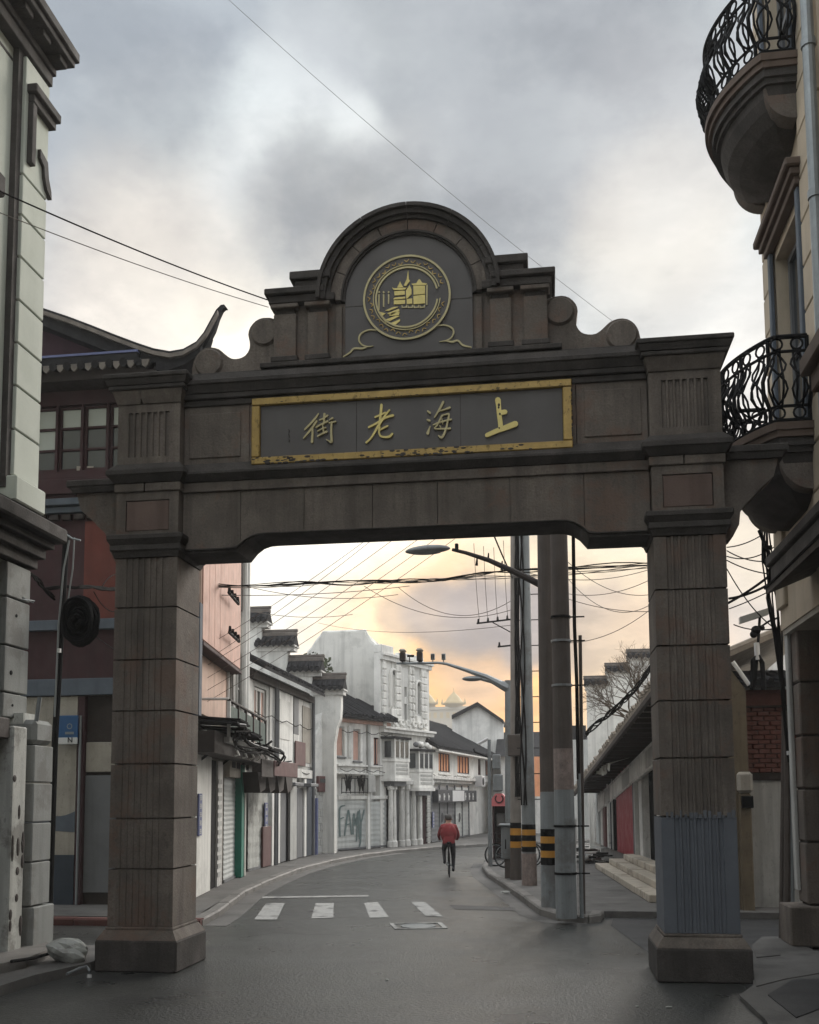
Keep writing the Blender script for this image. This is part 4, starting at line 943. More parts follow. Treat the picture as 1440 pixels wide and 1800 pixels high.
# quoins, both strips
for k in range(19):
    za = 5.0+k*.62
    MB(QF).box(15.2, 15.72, -.3, .0, za+.012, za+.608, .015).build('quoin', 'cream', rc)
    MB(QF).box(12.45, 13.38, -.3, .0, za+.012-.1, za+.608-.1, .015).build('quoin', 'cream', rc)
    if k < 14: MB(QF).box(10.95, 12.1, -.3, -.01, za+.012+.1, za+.608+.1, .015).build('quoin', 'cream', rc)
MB(QF).box(10.8, 12.35, -.1, .36, 7.30, 7.52, .02).box(10.8, 12.25, -.1, .26, 7.05, 7.297, .02).build('corbel_sill', 'brown_trim', rc)
MB(QF).tube([(12.28, .10, 5.3), (12.28, .10, 18.5)], .075, 12).build('drainpipe', 'steel', rc)
for z in (7.4, 9.6, 11.6, 13.4): MB(QF).tube([(12.28, .10, z-.05), (12.28, .10, z+.05)], .092, 12).build('pipe_collar', 'steel', rc)

def balcony(z, label):
    y0, y1, n = 13.15, 15.75, 26
    yc = (y0+y1)/2
    def plan(off=0, n=n):
        P = []
        for i in range(n+1):
            w = i/n; x = 3.02-.52*math.sin(math.pi*w)**.85; y = y0+(y1-y0)*w
            P.append((x, y))
        return P
    base = plan()
    def poly(k, ky=None):
        ky = ky or k
        pts = [(3.5-(3.5-x)*k, yc+(y-yc)*ky) for x, y in base]
        return [(3.6, pts[0][1])]+pts+[(3.6, pts[-1][1])]
    bal = thing('balcony', (3.1, yc, z-.9), label, None)
    # it belongs to the building: part with sub-parts is too shallow for the ironwork, so it hangs under the building as own thing
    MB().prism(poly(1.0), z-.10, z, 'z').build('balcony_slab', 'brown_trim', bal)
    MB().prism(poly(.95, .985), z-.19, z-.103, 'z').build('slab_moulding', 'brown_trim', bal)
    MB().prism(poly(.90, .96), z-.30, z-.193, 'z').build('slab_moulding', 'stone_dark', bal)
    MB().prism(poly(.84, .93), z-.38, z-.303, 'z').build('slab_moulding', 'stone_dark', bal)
    mb = MB(); L = []
    lv = [(.78, .90, -.383), (.76, .88, -.50), (.68, .82, -.64), (.52, .72, -.78), (.30, .58, -.90), (.06, .42, -.98)]
    for k, ky, dz in lv: L.append([(x, y, z+dz) for x, y in poly(k, ky)])
    m_ = len(L[0])
    mb.add([p for l in L for p in l], [(i*m_+j, i*m_+(j+1) % m_, (i+1)*m_+(j+1) % m_, (i+1)*m_+j) for i in range(len(L)-1) for j in range(m_)]+[list(range(m_)), list(range((len(L)-1)*m_, len(L)*m_))[::-1]])
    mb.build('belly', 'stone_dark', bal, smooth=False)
    # end console
    for yy in (y0+.16, y1-.4):
        MB().prism([(3.5, z-.38)]+[(3.5-.42*math.cos(a*math.pi/2/10), z-.40-.46*math.sin(a*math.pi/2/10)) for a in range(11)], yy, yy+.24).build('console', 'stone', bal)
    # railing
    prof = [(0, 0), (.03, 0), (.20, 0), (.28, .05), (.40, .12), (.55, .13), (.70, .06), (.82, 0), (.95, -.02), (1.0, 0), (1.16, 0)]
    P3 = [Vector((3.46, y0+.03, 0)), Vector((3.24, y0+.03, 0))]+[Vector((x+.03, y+(.03 if y < yc else -.03), 0)) for x, y in base]+[Vector((3.24, y1-.03, 0)), Vector((3.46, y1-.03, 0))]
    # resample evenly
    seg = [0]
    for a, b in zip(P3[:-1], P3[1:]): seg.append(seg[-1]+(b-a).length)
    def at_(s):
        for i in range(len(seg)-1):
            if s <= seg[i+1]+1e-9:
                t = (s-seg[i])/(seg[i+1]-seg[i]); d = (P3[i+1]-P3[i]).normalized(); return P3[i].lerp(P3[i+1], t), Vector((-d.y, d.x, 0))
        return P3[-1], Vector((0, 1, 0))
    tot = seg[-1]; nb = 42
    ctr = Vector((3.5, yc, 0))
    def outw(p, n_): return n_ if n_.dot(p-ctr) > 0 else -n_
    def rail(zh, r, off=0, name='rail'):
        pts = []
        for i in range(61):
            p, n_ = at_(tot*i/60); p = p+outw(p, n_)*off; pts.append((p.x, p.y, z+zh))
        MB().tube(pts, r, 6).build(name, 'iron', bal)
    rail(1.16, .032, 0, 'handrail'); rail(.96, .021); rail(.22, .021); rail(.03, .024)
    for i in range(nb+1):
        p, n_ = at_(tot*(i+.01)/(nb+.02)); n_ = outw(p, n_)
        big = i % 6 == 0
        if i % 6 in (0, 1, 2, 4, 5) or big:
            pts = [(p.x+n_.x*o, p.y+n_.y*o, z+zz) for zz, o in (prof if big else prof[2:-1])]
            MB().tube(pts, .028 if big else .016, 5).build('baluster', 'iron', bal)
        if i % 3 == 0 and i < nb:
            p, n_ = at_(tot*(i+1.5)/nb); tdir = Vector((-n_.y, n_.x, 0)); n_ = outw(p, n_)
            for zc_ in (1.06, .125):
                MB().tube([(p.x+tdir.x*.075*math.cos(w), p.y+tdir.y*.075*math.cos(w), z+zc_+.075*math.sin(w)) for w in [2*math.pi*k/12 for k in range(13)]], .015, 5, False).build('ring_ornament', 'iron', bal)
            # crossing scrolls in the middle band
            for sg_ in (-1, 1):
                pts = []
                for k in range(9):
                    t = k/8; zz = .24+.70*t; off = .12*math.sin(math.pi*min(1, t*1.15)); u_ = sg_*.10*math.sin(2*math.pi*t)
                    pts.append((p.x+tdir.x*u_+n_.x*off, p.y+tdir.y*u_+n_.y*off, z+zz))
                MB().tube(pts, .015, 5).build('scroll_bar', 'iron', bal)
    tag(bal, None, 'balcony', 'rounded iron balconies on the cream building')
    return bal
balcony(12.2, 'upper rounded balcony with bellied black iron railing, against open sky')
balcony(7.05, 'lower rounded balcony with bellied black iron railing, beside the arch end')
# lower storey: beam, canopy, shop pier
MB(QF).box(-4, 15.72, -.5, .06, 5.42, 5.7, .02).box(-4, 15.76, -.5, .12, 5.703, 5.86, .02).build('string_course', 'stone_dark', rc)
cn = MB(QF); cn.prism([(-.2, 5.18), (.55, 4.86), (.58, 4.92), (-.2, 5.40)], -4, 14.0, 'x'); cn.v = [QF(*p) for p in []]+cn.v
cn = MB()
cn.add([(3.62, -4, 5.18), (2.98, -4, 4.92), (2.98, -4, 5.0), (3.62, -4, 5.36), (3.62, 13.9, 5.18), (2.98, 13.9, 4.92), (2.98, 13.9, 5.0), (3.62, 13.9, 5.36)], [(0, 1, 2, 3), (4, 7, 6, 5), (0, 4, 5, 1), (1, 5, 6, 2), (2, 6, 7, 3), (3, 7, 4, 0)])
cn.build('shop_canopy', 'wood', rc)
for i in range(3): MB().tube([(2.98+i*.02, -4, 5.01+i*.03), (2.97+i*.02, 4, 5.0+i*.03), (2.99+i*.015, 9, 5.02+i*.03), (2.97+i*.02, 13.95, 5.01+i*.02)], .016, 6).build('canopy_cable', 'wire', rc)
MB().box(3.58, 4.6, 13.2, 15.68, 4.62, 5.42).build('shop_lintel', 'beige', rc)
pjz = [.03, .62, 1.52, 2.29, 3.07, 3.86, 4.66, 5.2]
for a, b in zip(pjz[:-1], pjz[1:]):
    w = .09 if a < .1 else 0
    MB().box(3.66-w-(.18 if a < .1 else 0), 4.12+w, 15.2-w, 15.72+w, a+.014, b-.014, .02).build('pier_block', 'stone', rc)
MB().box(3.70, 4.08, 15.25, 15.68, 0, 5.4).build('pier_core', 'stone_dark', rc)
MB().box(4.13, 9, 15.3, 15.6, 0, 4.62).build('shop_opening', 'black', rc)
MB().box(4.4, 4.9, 15.25, 15.72, 0, .8, .03).build('plinth_block', 'stone', rc)
MB().box(3.60, 3.655, 15.55, 15.72, .8, 5.2, .01).build('corner_strip', 'greywall', rc)
rcp = thing('leaning_pipes', (3.42, 15.9, 0), 'brown and grey service pipes tied in a bundle against the right shop pier', 'pipes')
for dx, mat_, r, yy in ((0, 'pole_brown', .055, 15.95), (.09, 'steel', .03, 15.9), (-.09, 'pole_brown', .03, 15.98)):
    b_ = atY(1383, 1650, yy); t_ = atY(1383, 1250, yy); MB().tube([(b_.x+dx, yy, 0), ((b_.x+t_.x)/2+dx*.8+.02, yy, 2), (t_.x+dx*.5, yy, t_.z)], r, 8).build('pipe', mat_, rcp)
rc2 = thing('cable_riser', (3.3, 16, 3), 'tangle of black cables climbing the right corner pier to the balcony', 'cables')
random.seed(12)
for i in range(7):
    pts = [atY(1386+random.uniform(-3, 3), 1340, 15.9), atY(1380+random.uniform(-6, 6), 1220, 15.9), atY(1368+random.uniform(-10, 8), 1120, 15.9), atY(1360+random.uniform(-14, 12), 1050, 15.9), atY(1352+random.uniform(-12, 12), 985, 15.9), atY(1340+random.uniform(-8, 16), 930, 15.9)]
    MB().tube([p+Vector((0, random.uniform(-.1, .1), 0)) for p in pts], random.choice((.012, .018, .03)), 6).build('cable', 'wire', rc2)
MB().box(*sorted((atY(1342, 1000, 15.9).x, atY(1358, 1000, 15.9).x)), 15.85, 15.95, atY(1350, 966, 15.9).z, atY(1350, 960, 15.9).z).build('insulator_bar', 'wire', rc2)
for (px, py) in ((1362, 975), (1368, 990), (1356, 1003), (1364, 1022), (1370, 1040), (1372, 965)):
    p = atY(px, py, 15.88); MB().ell(p, (.045, .05, .06), 8, 6).build('junction_box', 'wire', rc2)
MB().box(*sorted((atY(1384, 1325, 15.8).x, atY(1396, 1325, 15.8).x)), 15.78, 15.84, atY(1390, 1327, 15.8).z, atY(1390, 1320, 15.8).z).build('pale_clip', 'signwhite', rc2)

# ================================================================== LEFT ROW OF OLD HOUSES
def roof(fr, par, s0, s1, d0, z0, d1, z1, mat='tile', pitch=.28, end=True):
    """tiled slope: d0,z0 at the eave, d1,z1 at the ridge; every tile row its own piece"""
    n = max(2, int((s1-s0)/pitch)); sl = Vector((0, d1-d0, z1-z0)); L = sl.length; up = Vector((0, -(z1-z0), (d1-d0))).normalized()
    if up.z < 0: up = -up
    r = MB(fr)
    r.add([(s0, d0, z0), (s1, d0, z0), (s1, d1, z1), (s0, d1, z1), (s0, d0, z0-.1), (s1, d0, z0-.1), (s1, d1, z1-.1), (s0, d1, z1-.1)], [(0, 1, 2, 3), (4, 7, 6, 5), (0, 4, 5, 1), (1, 5, 6, 2), (2, 6, 7, 3), (3, 7, 4, 0)])
    R0 = r.build('roof', mat, par)
    p = (s1-s0)/n
    for i in range(n):
        c_ = s0+(i+.5)*p+random.uniform(-.01, .01); mb = MB(fr); P = []
        dj = random.uniform(-.03, .05)
        for (dd, zz_) in ((d0+dj, z0), (d1, z1)):
            for k in range(5):
                a = math.pi*k/4; P.append((c_+math.cos(a)*p*.3, dd+up.y*math.sin(a)*p*.3, zz_+.01+up.z*math.sin(a)*p*.3))
        mb.add(P, [(k, k+1, 6+k, 5+k) for k in range(4)]+[(0, 4, 3, 2, 1), (5, 6, 7, 8, 9)]); mb.build('tile_row', mat, R0)
    MB(fr).tube([(s0-.05, d1, z1+.04), (s1+.05, d1, z1+.04)], .11, 8).build('ridge_tile', mat, R0)
    return R0
def plaque(fr, par_label, s, z0, z1, w, nch, d, lab):
    t = thing('shop_plaque', fr(s, d, z0), lab, 'plaque', 'blue upright plaques on the left shop walls')
    MB(fr).box(s-w/2, s+w/2, d, d+.03, z0, z1).build('plaque_board', 'bluedull', t)
    random.seed(nch)
    for i in range(nch):
        zc_ = z1-(z1-z0)*(i+.5)/nch; h = (z1-z0)/nch*.30; ww = w*.30
        mb = MB(fr)
        for k in range(3): mb.box(s-ww*random.uniform(.7, 1), s+ww*random.uniform(.7, 1), d+.031, d+.036, zc_+h*(k-1)*.85-h*.12, zc_+h*(k-1)*.85+h*.12)
        for k in (-1, .1, 1): mb.box(s+ww*k*.6-ww*.13, s+ww*k*.6+ww*.13, d+.0312, d+.0365, zc_-h*.9, zc_+h*.9)
        mb.build('worn_character', 'signwhite', t)
    return t
# ---- A: pink house
FAB = Fr((-7.35, 19.4), (-8.62, 27.9))
ha = thing('pink_house', (-8, 21, 0), 'salmon pink boarded house right behind the left arch pillar', 'house')
SA1 = FAB.S(398, 1400)
ztop = FAB.hit(380, 985)[1]+1.2
zsplit = FAB.hit(375, 1140, .35)[1]
MB(FAB).box(0, SA1, -2.3, 0, 0, ztop).build('wall', 'beige', ha)
MB(FAB).box(.15, SA1-.02, .0, .30, zsplit, ztop-.05).build('upper_storey', 'pink', ha)
sj = [.2, FAB.S(366, 1050, .3), FAB.S(376, 1050, .3), FAB.S(386, 1050, .3), SA1-.05]
for a, b in zip(sj[:-1], sj[1:]): MB(FAB).box(a+.012, b-.012, .302, .33, zsplit+.04, ztop-.1, .006).build('pink_board', 'pinkboard', ha)
MB(FAB).box(.15, SA1+.02, .0, .36, zsplit-.09, zsplit-.003, .01).build('storey_ledge', 'darkred', ha)
zl_ = FAB.hit(375, 1265)[1]
MB(FAB).box(.3, SA1-.05, .0, .06, zl_, zsplit-.1).build('plaster_panel', 'pink', ha, 'pale peach plaster panel')
MB(FAB).box(SA1-.04, SA1+.04, .0, .14, zl_-.5, ztop).build('corner_post', 'wood', ha)
MB(FAB).box(-.4, SA1+1.0, -.5, .75, ztop, ztop+.25).build('eave', 'wood', ha)
s = FAB.S(349, 1150, .5); MB(FAB).box(s-.12, s+.12, .0, .55, FAB.hit(349, 1262, .4)[1], FAB.hit(349, 1068, .4)[1]).build('upright_signboard', 'bluegrey', ha)
# ---- B: white house with pipes
hb = thing('white_pipe_house', (-8.3, 25.5, 0), 'narrow whitewashed house with vertical pipes between the pink house and the balcony house', 'house')
SB0, SB1 = SA1+.05, FAB.S(434, 1400)
zB = FAB.hit(430, 985)[1]+1.2
MB(FAB).box(SB0, SB1, -6, -.02, 0, zB).build('wall', 'white', hb)
a, b = FAB.S(415, 1200), FAB.S(422, 1200)
window(FAB, hb, a, b, FAB.hit(418, 1245)[1], FAB.hit(418, 1145)[1], 'greywall', 'glass', 1, 3, d=.12, deep=.1)
for px in (401, 406, 411, 416):
    s = FAB.S(px, 1150, .08); MB(FAB).tube([(s, .08, 3.6), (s, .08, zB-1.5)], .05, 8).build('drainpipe', 'white' if px % 2 else 'greywall', hb)
for px in (427, 432):
    s = FAB.S(px, 1100, .1); MB(FAB).tube([(s, .12, 3.3), (s, .12, zB)], .10, 10).build('corner_pipe', 'white', hb)
a, b = FAB.S(418, 1050), FAB.S(425, 1050); MB(FAB).box(a, b, .0, .1, FAB.hit(420, 1075)[1], zB).build('shutter_strip', 'wood', hb)
MB(FAB).box(SB0-.3, SB1, -.5, .45, zB, zB+.2).build('eave', 'wood', hb)
for (px, py) in ((411, 1052), (412, 1120)):
    s, z = FAB.hit(px, py, .5); t_ = MB(FAB).tube([(s-.7, .5, z), (s+.7, .5, z)], .035, 6).build('cross_bracket', 'iron', hb)
    for k in range(4): MB(FAB).tube([(s-.6+k*.4, .5, z), (s-.6+k*.4, .5, z+.16)], [.05, .03], 6).build('insulator', 'iron', t_)
# balcony with green panels
gb = MB(FAB); sb0, sb1 = FAB.S(402, 1300, .7), FAB.S(466, 1340, .7)
zb0 = FAB.hit(402, 1295, .7)[1]; zb1 = FAB.hit(402, 1228, .7)[1]
bl = thing('green_balcony', FAB(sb0, .4, zb0), 'small street balcony with dark green panels and white rail over the left shops', 'balcony')
gb.box(sb0, sb1, -.6, .72, zb0-.12, zb0).build('floor_slab', 'whiteb', bl)
MB(FAB).box(sb0-.02, sb1+.02, .66, .74, zb1-.05, zb1, .01).build('top_rail', 'wood', bl)
MB(FAB).tube([(sb0, .0, zb1), (sb0, .7, zb1)], .03, 6).build('side_rail', 'white', bl)
for i in range(6):
    a = sb0+(sb1-sb0)*i/5; MB(FAB).box(a-.035, a+.035, .67, .735, zb0, zb1-.05).build('post', 'white' if i == 0 else ('darkred' if i == 3 else 'wood'), bl)
    if i < 5: MB(FAB).box(a+.05, a+(sb1-sb0)/5-.05, .68, .71, zb0+.12, zb1-.12, .01).build('green_panel', 'greendark', bl)
random.seed(6)
for i in range(5):
    a = sb0+.2+(sb1-sb0-.3)*i/5; MB(FAB).tube([(a, .76, zb0-.1), (a, .9, zb0-.28-random.uniform(0, .15)), (a+.05, .8, zb0-.4)], .025, 5).build('drip_icicle', 'whiteb', bl)
# ---- C: white shop house with shallow roof
FC = Fr((-8.62, 27.9), (-8.72, 35.9))
hc = thing('shop_house', (-9, 32, 0), 'old two-storey shop house with peeling white panels under a black tiled eave', 'house')
LC = FC.L
zE = FC.hit(434, 1150)[1]
eh = FC.hit(436, 1142, .5)[1]; eh2 = FC.hit(553, 1222, .5)[1]; zE = (eh+eh2)/2
wC = [(FC.S(447, 1250), FC.S(468, 1250), FC.hit(447, 1310)[1], FC.hit(447, 1205)[1])]
mb = MB(FC); wall(mb, 0, LC, 3.2, zE, wC, t=.3); mb.box(0, LC, -6, -.31, 0, zE); mb.build('wall', 'greywall', hc)
a, b, c_, e_ = wC[0]
window(FC, hc, a+.02, b-.02, c_+.02, e_-.02, 'white', lambda i, k: 'pinkboard' if i != 1 else 'glass', 3, 1, deep=.08, fw=.08)
roof(FC, hc, -.2, LC+.1, .55, zE-.02, -2.4, zE+1.5, 'tile', .3)
MB(FC).box(0, LC, .0, .16, zE-.35, zE-.12).build('eave_beam', 'wood', hc)
for px0, px1, t_, b_, mt_, dd, lab in ((434, 441, 1180, 1330, 'whiteb', .05, None), (473, 484, 1200, 1330, 'white', .04, None), (489, 512, 1205, 1340, 'white', .06, 'clean white boarded-over window'), (516, 524, 1218, 1290, 'shutter_dark', .03, None), (516, 548, 1222, 1345, 'whiteb', .02, None), (530, 545, 1240, 1340, 'beige', .05, None)):
    s0_, s1_, z0_, z1_ = FC.R(px0, t_, b_, px1); MB(FC).box(s0_, s1_, .001, dd, z0_, min(z1_, zE-.36), .006).build('facade_panel', mt_, hc, lab)
s0_, s1_, z0_, z1_ = FC.R(491, 1228, 1298, 509, .06); MB(FC).box(s0_, s1_, .061, .08, z0_, z1_, .005).build('blind_window', 'plaster', hc)
s0_, s1_, z0_, z1_ = FC.R(519, 1302, 1345, 536, .06); MB(FC).box(s0_, s1_, .051, .09, z0_, z1_, .005).build('red_patch', 'maroon', hc, 'faded red advert board')
for px in (484, 487, 550): s = FC.S(px, 1300, .1); MB(FC).tube([(s, .12, .1), (s, .12, zE-.1)], .05 if px != 550 else .07, 8).build('drainpipe', 'shutter_dark', hc)
# awning of black sheets over the first shops
aw = thing('black_awning', FAB(4, .5, 3.4), 'ragged black awning with cables sagging over the first left shops', 'awning')
random.seed(21)
zaw = FAB.hit(356, 1262, .5)[1]; 
for i in range(15):
    LAW = FAB.S(470, 1340, .9)-.3; s0_ = .3+i*LAW/15; s1_ = s0_+LAW/15+.05; j = random.uniform(-.12, .12); zz_ = 3.85-.40*i/15+.06*math.sin(i*1.1)
    mb = MB(FAB); mb.add([(s0_, .0, zz_+.05+j*.5), (s1_, .0, zz_+.02), (s1_, 1.1+j, zz_-.05), (s0_, 1.05, zz_-.02+j*.5), (s0_, .0, zz_+.01+j*.5), (s1_, .0, zz_-.03), (s1_, 1.1+j, zz_-.09), (s0_, 1.05, zz_-.06+j*.5)], [(0, 1, 2, 3), (4, 7, 6, 5), (0, 4, 5, 1), (1, 5, 6, 2), (2, 6, 7, 3), (3, 7, 4, 0)])
    mb.build('awning_sheet', 'black' if i % 5 else 'tile', aw)
for k in range(6):
    pts = []; ph = random.uniform(0, 3)
    for i in range(20): s_ = .2+i*(SB1+1.5)/20; pts.append((s_, 1.0+.15*math.sin(i*.9+ph), 3.65-.3*i/20-.10*k*.5+.12*math.sin(i*.55+ph)))
    MB(FAB).tube(pts, .022, 6).build('sagging_cable', 'wire' if k else 'shutter_dark', aw)
for s_ in (1.5, 4.2, 6.6): MB(FAB).tube([(s_, .0, 3.0), (s_+.1, .95, 3.75)], .03, 6).build('awning_strut', 'iron', aw)
MB(FAB).box(.2, SB1, -.0, .6, 3.15, 3.6).build('awning_beam', 'wood', aw)
fb = thing('fascia_box', FC(1.5, .6, 3.0), 'maroon fascia box jutting out over the shops beyond the black awning', 'awning')
f0, f1, fz0, fz1 = FC.R(484, 1337, 1364, 523, 1.25)
MB(FC).box(.3, f1, .05, 1.2, fz0+.12, fz1-.05).build('canopy_body', 'wood', fb)
MB(FC).box(f0-.1, f1, 1.203, 1.26, fz0, fz1, .01).build('fascia_front', 'maroon', fb)
MB(FC).box(f0-1.3, f0-.13, 1.203, 1.24, fz0-.05, fz1, .01).build('fascia_front', 'wood', fb)
for k in range(4): MB(FC).prism([(f0-.5+k*1.0, fz0+.1), (f0+k*1.0+.4, fz0+.1), (f0+k*1.0+.3, fz0-.35), (f0-.2+k*1.0, fz0-.45)], .4, .9).build('hanging_flap', 'wood', fb)
# shop fronts
SH = thing('shopfront_row', FAB(0, 0, 0), 'shuttered ground-floor shopfronts below the black awning on the left', 'shopfront')
def pan(fr, par, name, px0, px1, z0_, z1_, mat, d0=.0, d1=.06, lab=None, c_=.01):
    a, b = fr.S(px0, 1450, d1), fr.S(px1, 1450, d1); return MB(fr).box(a, b, d0, d1, z0_, z1_, c_).build(name, mat, par, lab)
pan(FAB, SH, 'plaster_pier', 344, 371, .12, 3.3, 'plaster', .0, .08)
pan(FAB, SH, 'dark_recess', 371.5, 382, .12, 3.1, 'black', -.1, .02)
pan(FAB, SH, 'tiled_strip', 383, 391, .12, 3.1, 'whiteb', .0, .07)
a = FAB.S(387, 1450, .08)
for k in range(12): MB(FAB).box(a-.25, a+.2, .072, .084, .35+k*.2, .35+k*.2+.11).build('mosaic_tile', 'greywall', SH)
a, b = FAB.S(392, 1450), FAB.S(415, 1450); slats(FAB, SH, 'roller_shutter', a, b, .17, 2.72, 'shutter', .02)
MB(FAB).box(a, b, .0, .16, 2.74, 3.2, .01).build('lintel_sign', 'beige', SH, 'stained cream sign lintel')
for k in range(4): MB(FAB).box(a+.3+k*.75, a+.8+k*.75, .161, .17, 2.98, 3.14).build('sign_letter', 'ink', SH)
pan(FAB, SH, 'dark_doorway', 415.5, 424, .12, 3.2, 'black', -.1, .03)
pan(FAB, SH, 'green_doorpost', 425, 430, .12, 3.1, 'green', .0, .2)
pan(FAB, SH, 'pale_doorpost', 430.4, 433, .12, 2.9, 'awning', .0, .22)
a, b = FC.S(435, 1450), FC.S(478, 1450); slats(FC, SH, 'roller_shutter', a, b, .17, 2.9, 'plaster_grimy', .02, .3)
pan(FC, SH, 'brown_hatch', 463, 477, .14, 1.35, 'maroon', .04, .1)
pan(FC, SH, 'white_frame', 478.5, 482, .12, 3.0, 'white', .0, .12)
for px0, px1, mt_ in ((484, 488, 'black'), (488.5, 493, 'white'), (493.5, 506, 'shutter_dark'), (506.5, 510, 'black'), (510.5, 522, 'greywall'), (522.5, 535, 'shutter_dark'), (535.5, 539, 'white'), (539.5, 549, 'navy')):
    pan(FC, SH, 'door_leaf' if 'shutter' in mt_ else 'pier', px0, px1, .14, 2.55 if mt_ == 'shutter_dark' else 2.9, mt_, .0, .04 if mt_ == 'shutter_dark' else .1)
pan(FC, SH, 'upper_band', 484, 549, 2.9, 3.2, 'whiteb', .0, .14)
pan(FAB, SH, 'upper_band', 344, 433, 3.3, 3.9, 'greywall', -.02, .05)
for i, s in enumerate((FC.S(497, 1450), FC.S(526, 1450))): MB(FC).box(s-.1, s+1.1, .1, .45, 2.60, 2.72, .02).build('door_hood', 'shutter_dark', SH)
s = FAB.S(350, 1450, .1); plaque(FAB, None, FAB.S(350, 1450, .1)+.05, FAB.hit(350, 1469, .1)[1], FAB.hit(350, 1395, .1)[1], .34, 5, .09, 'blue upright plaque with five white characters on the nearest shop pier')
plaque(FC, None, FC.S(469, 1450, .1), FC.hit(469, 1458, .1)[1], FC.hit(469, 1411, .1)[1], .34, 4, .06, 'blue upright plaque with four white characters above the brown hatch')
# street lamp bracket lines on left, cables kept for later
# ---- stepped white horse-head gable wall
def cap(par, x0, x1, y, z, dep=.62, n=None, mat='tile', h=.5):
    """coping of a stepped gable: drip tiles in a row facing the street end, ridge above, worn end block"""
    n = n or max(3, int((x1-x0)/.2)); p = (x1-x0)/n
    c0_ = MB().box(x0+.04, x1-.02, y-dep*.3, y+dep*.3, z-.16, z).box(x0+.0, x1+.03, y-dep*.42, y+dep*.42, z+.003, z+.06).build('coping', 'whiteb', par)
    for i in range(n):
        xc = x0+(i+.5)*p
        for sgn in (-1, 1):
            MB().tube([(xc, y, z+h*.62), (xc, y+sgn*dep*.52, z+h*.2)], p*.36, 7).build('cap_tile', mat, c0_)
        MB().prism([(xc-p*.42, z+.16), (xc+p*.42, z+.16), (xc+p*.3, z+.03), (xc, z-.02), (xc-p*.3, z+.03)], y-dep*.55, y-dep*.50).build('drip_tile', mat, c0_)
    MB().prism([(y-dep*.5, z+.06), (y+dep*.5, z+.06), (y+.06, z+h*.7), (y-.06, z+h*.7)], x0, x1, 'x').build('cap_bed', mat, c0_)
    MB().box(x0-.03, x1+.03, y-.10, y+.10, z+h*.62, z+h*.84, .02).box(x0-.03, x1+.06, y-.07, y+.07, z+h*.85, z+h, .02).build('cap_ridge', 'tile_worn', c0_)
def stepwall(name, label, y, steps, zfoot, t=.45, mat='plaster', grp=None, low=None, flip=1):
    """steps: (px_left, px_right, py_cap_bottom) read on the plane y"""
    xs = [(atY(a, c_, y).x, atY(b, c_, y).x, atY((a+b)/2, c_, y).z) for a, b, c_ in steps]
    w = thing(name, (sum(x[0] for x in xs)/len(xs), y, zfoot), label, 'wall', grp)
    for x0, x1, z in xs:
        MB().box(x0, x1-.002, y-t/2, y+t/2, zfoot, z-.02).build('wall_section', mat, w)
    return w, xs
hw, xs = stepwall('stepped_gable_wall', 'white stepped gable wall with four tiled copings beyond the shop house', 37.4, [(430, 463, 1098), (463, 508, 1140), (508, 551, 1184), (551, 590, 1216)], .1, mat='plaster')
for (px0, px1, py) in ((418, 474, 1099), (452, 521, 1140), (508, 568, 1184), (551, 607, 1216)):
    a, b = atY(px0, py, 37.4), atY(px1, py, 37.4); cap(hw, a.x, b.x, 37.4, a.z, h=.72, dep=.9)
x_ = xs[-1][1]
MB().prism([(x_, xs[-1][2]-.02), (x_, 4.3), (x_+.1, 4.9), (x_+.22, 5.2), (x_+.25, 5.6), (x_+.25, xs[-1][2]-.02)], 37.2, 37.6).build('wall_return', 'plaster', hw)
an = thing('low_annex', (-8.2, 37.8, 0), 'low white annex with a wavy painted gable and a brown sign under the stepped wall', 'building')
FN = Fr((-8.74, 36.0), (-8.32, 38.6))
sa0, sa1 = FN.S(553, 1450), FN.S(588, 1450)
MB(FN).box(sa0-.2, sa1, -3, .0, .1, 4.4).build('wall', 'white', an)
wv = [(sa0, 4.4), (sa0+.2, 4.55), (sa0+.5, 4.9), (sa0+.75, 5.5), (sa0+1.0, 5.75), (sa0+1.25, 5.55), (sa0+1.5, 5.0), (sa0+1.9, 4.75), (sa0+2.2, 4.6), (sa1, 4.4)]
MB(FN).prism(wv, -.3, .0).build('wavy_gable', 'white', an)
s0_, s1_, z0_, z1_ = FN.R(556, 1364, 1392, 583); MB(FN).box(s0_, s1_, .001, .12, z0_, z1_, .01).build('sign_box', 'maroon', an)
MB(FN).box(s0_+.1, s1_-.1, .121, .13, z0_+.35, z1_-.1).build('sign_window', 'glass', an)
random.seed(15)
for i in range(9):
    for k in range(5): MB(FN).box(sa0+.05+k*.36+(i % 2)*.12, sa0+.05+k*.36+.33+(i % 2)*.12, .001, .03+random.uniform(0, .015), .15+i*.27, .15+i*.27+.25, .01).build('concrete_block', 'greywall', an)
MB(FN).box(sa1-.55, sa1-.35, .0, .14, .1, 2.6).build('pipe_casing', 'white', an)
MB(FN).box(sa0, sa0+.12, .0, .1, .1, 2.2).build('blue_strip', 'bluedull', an)
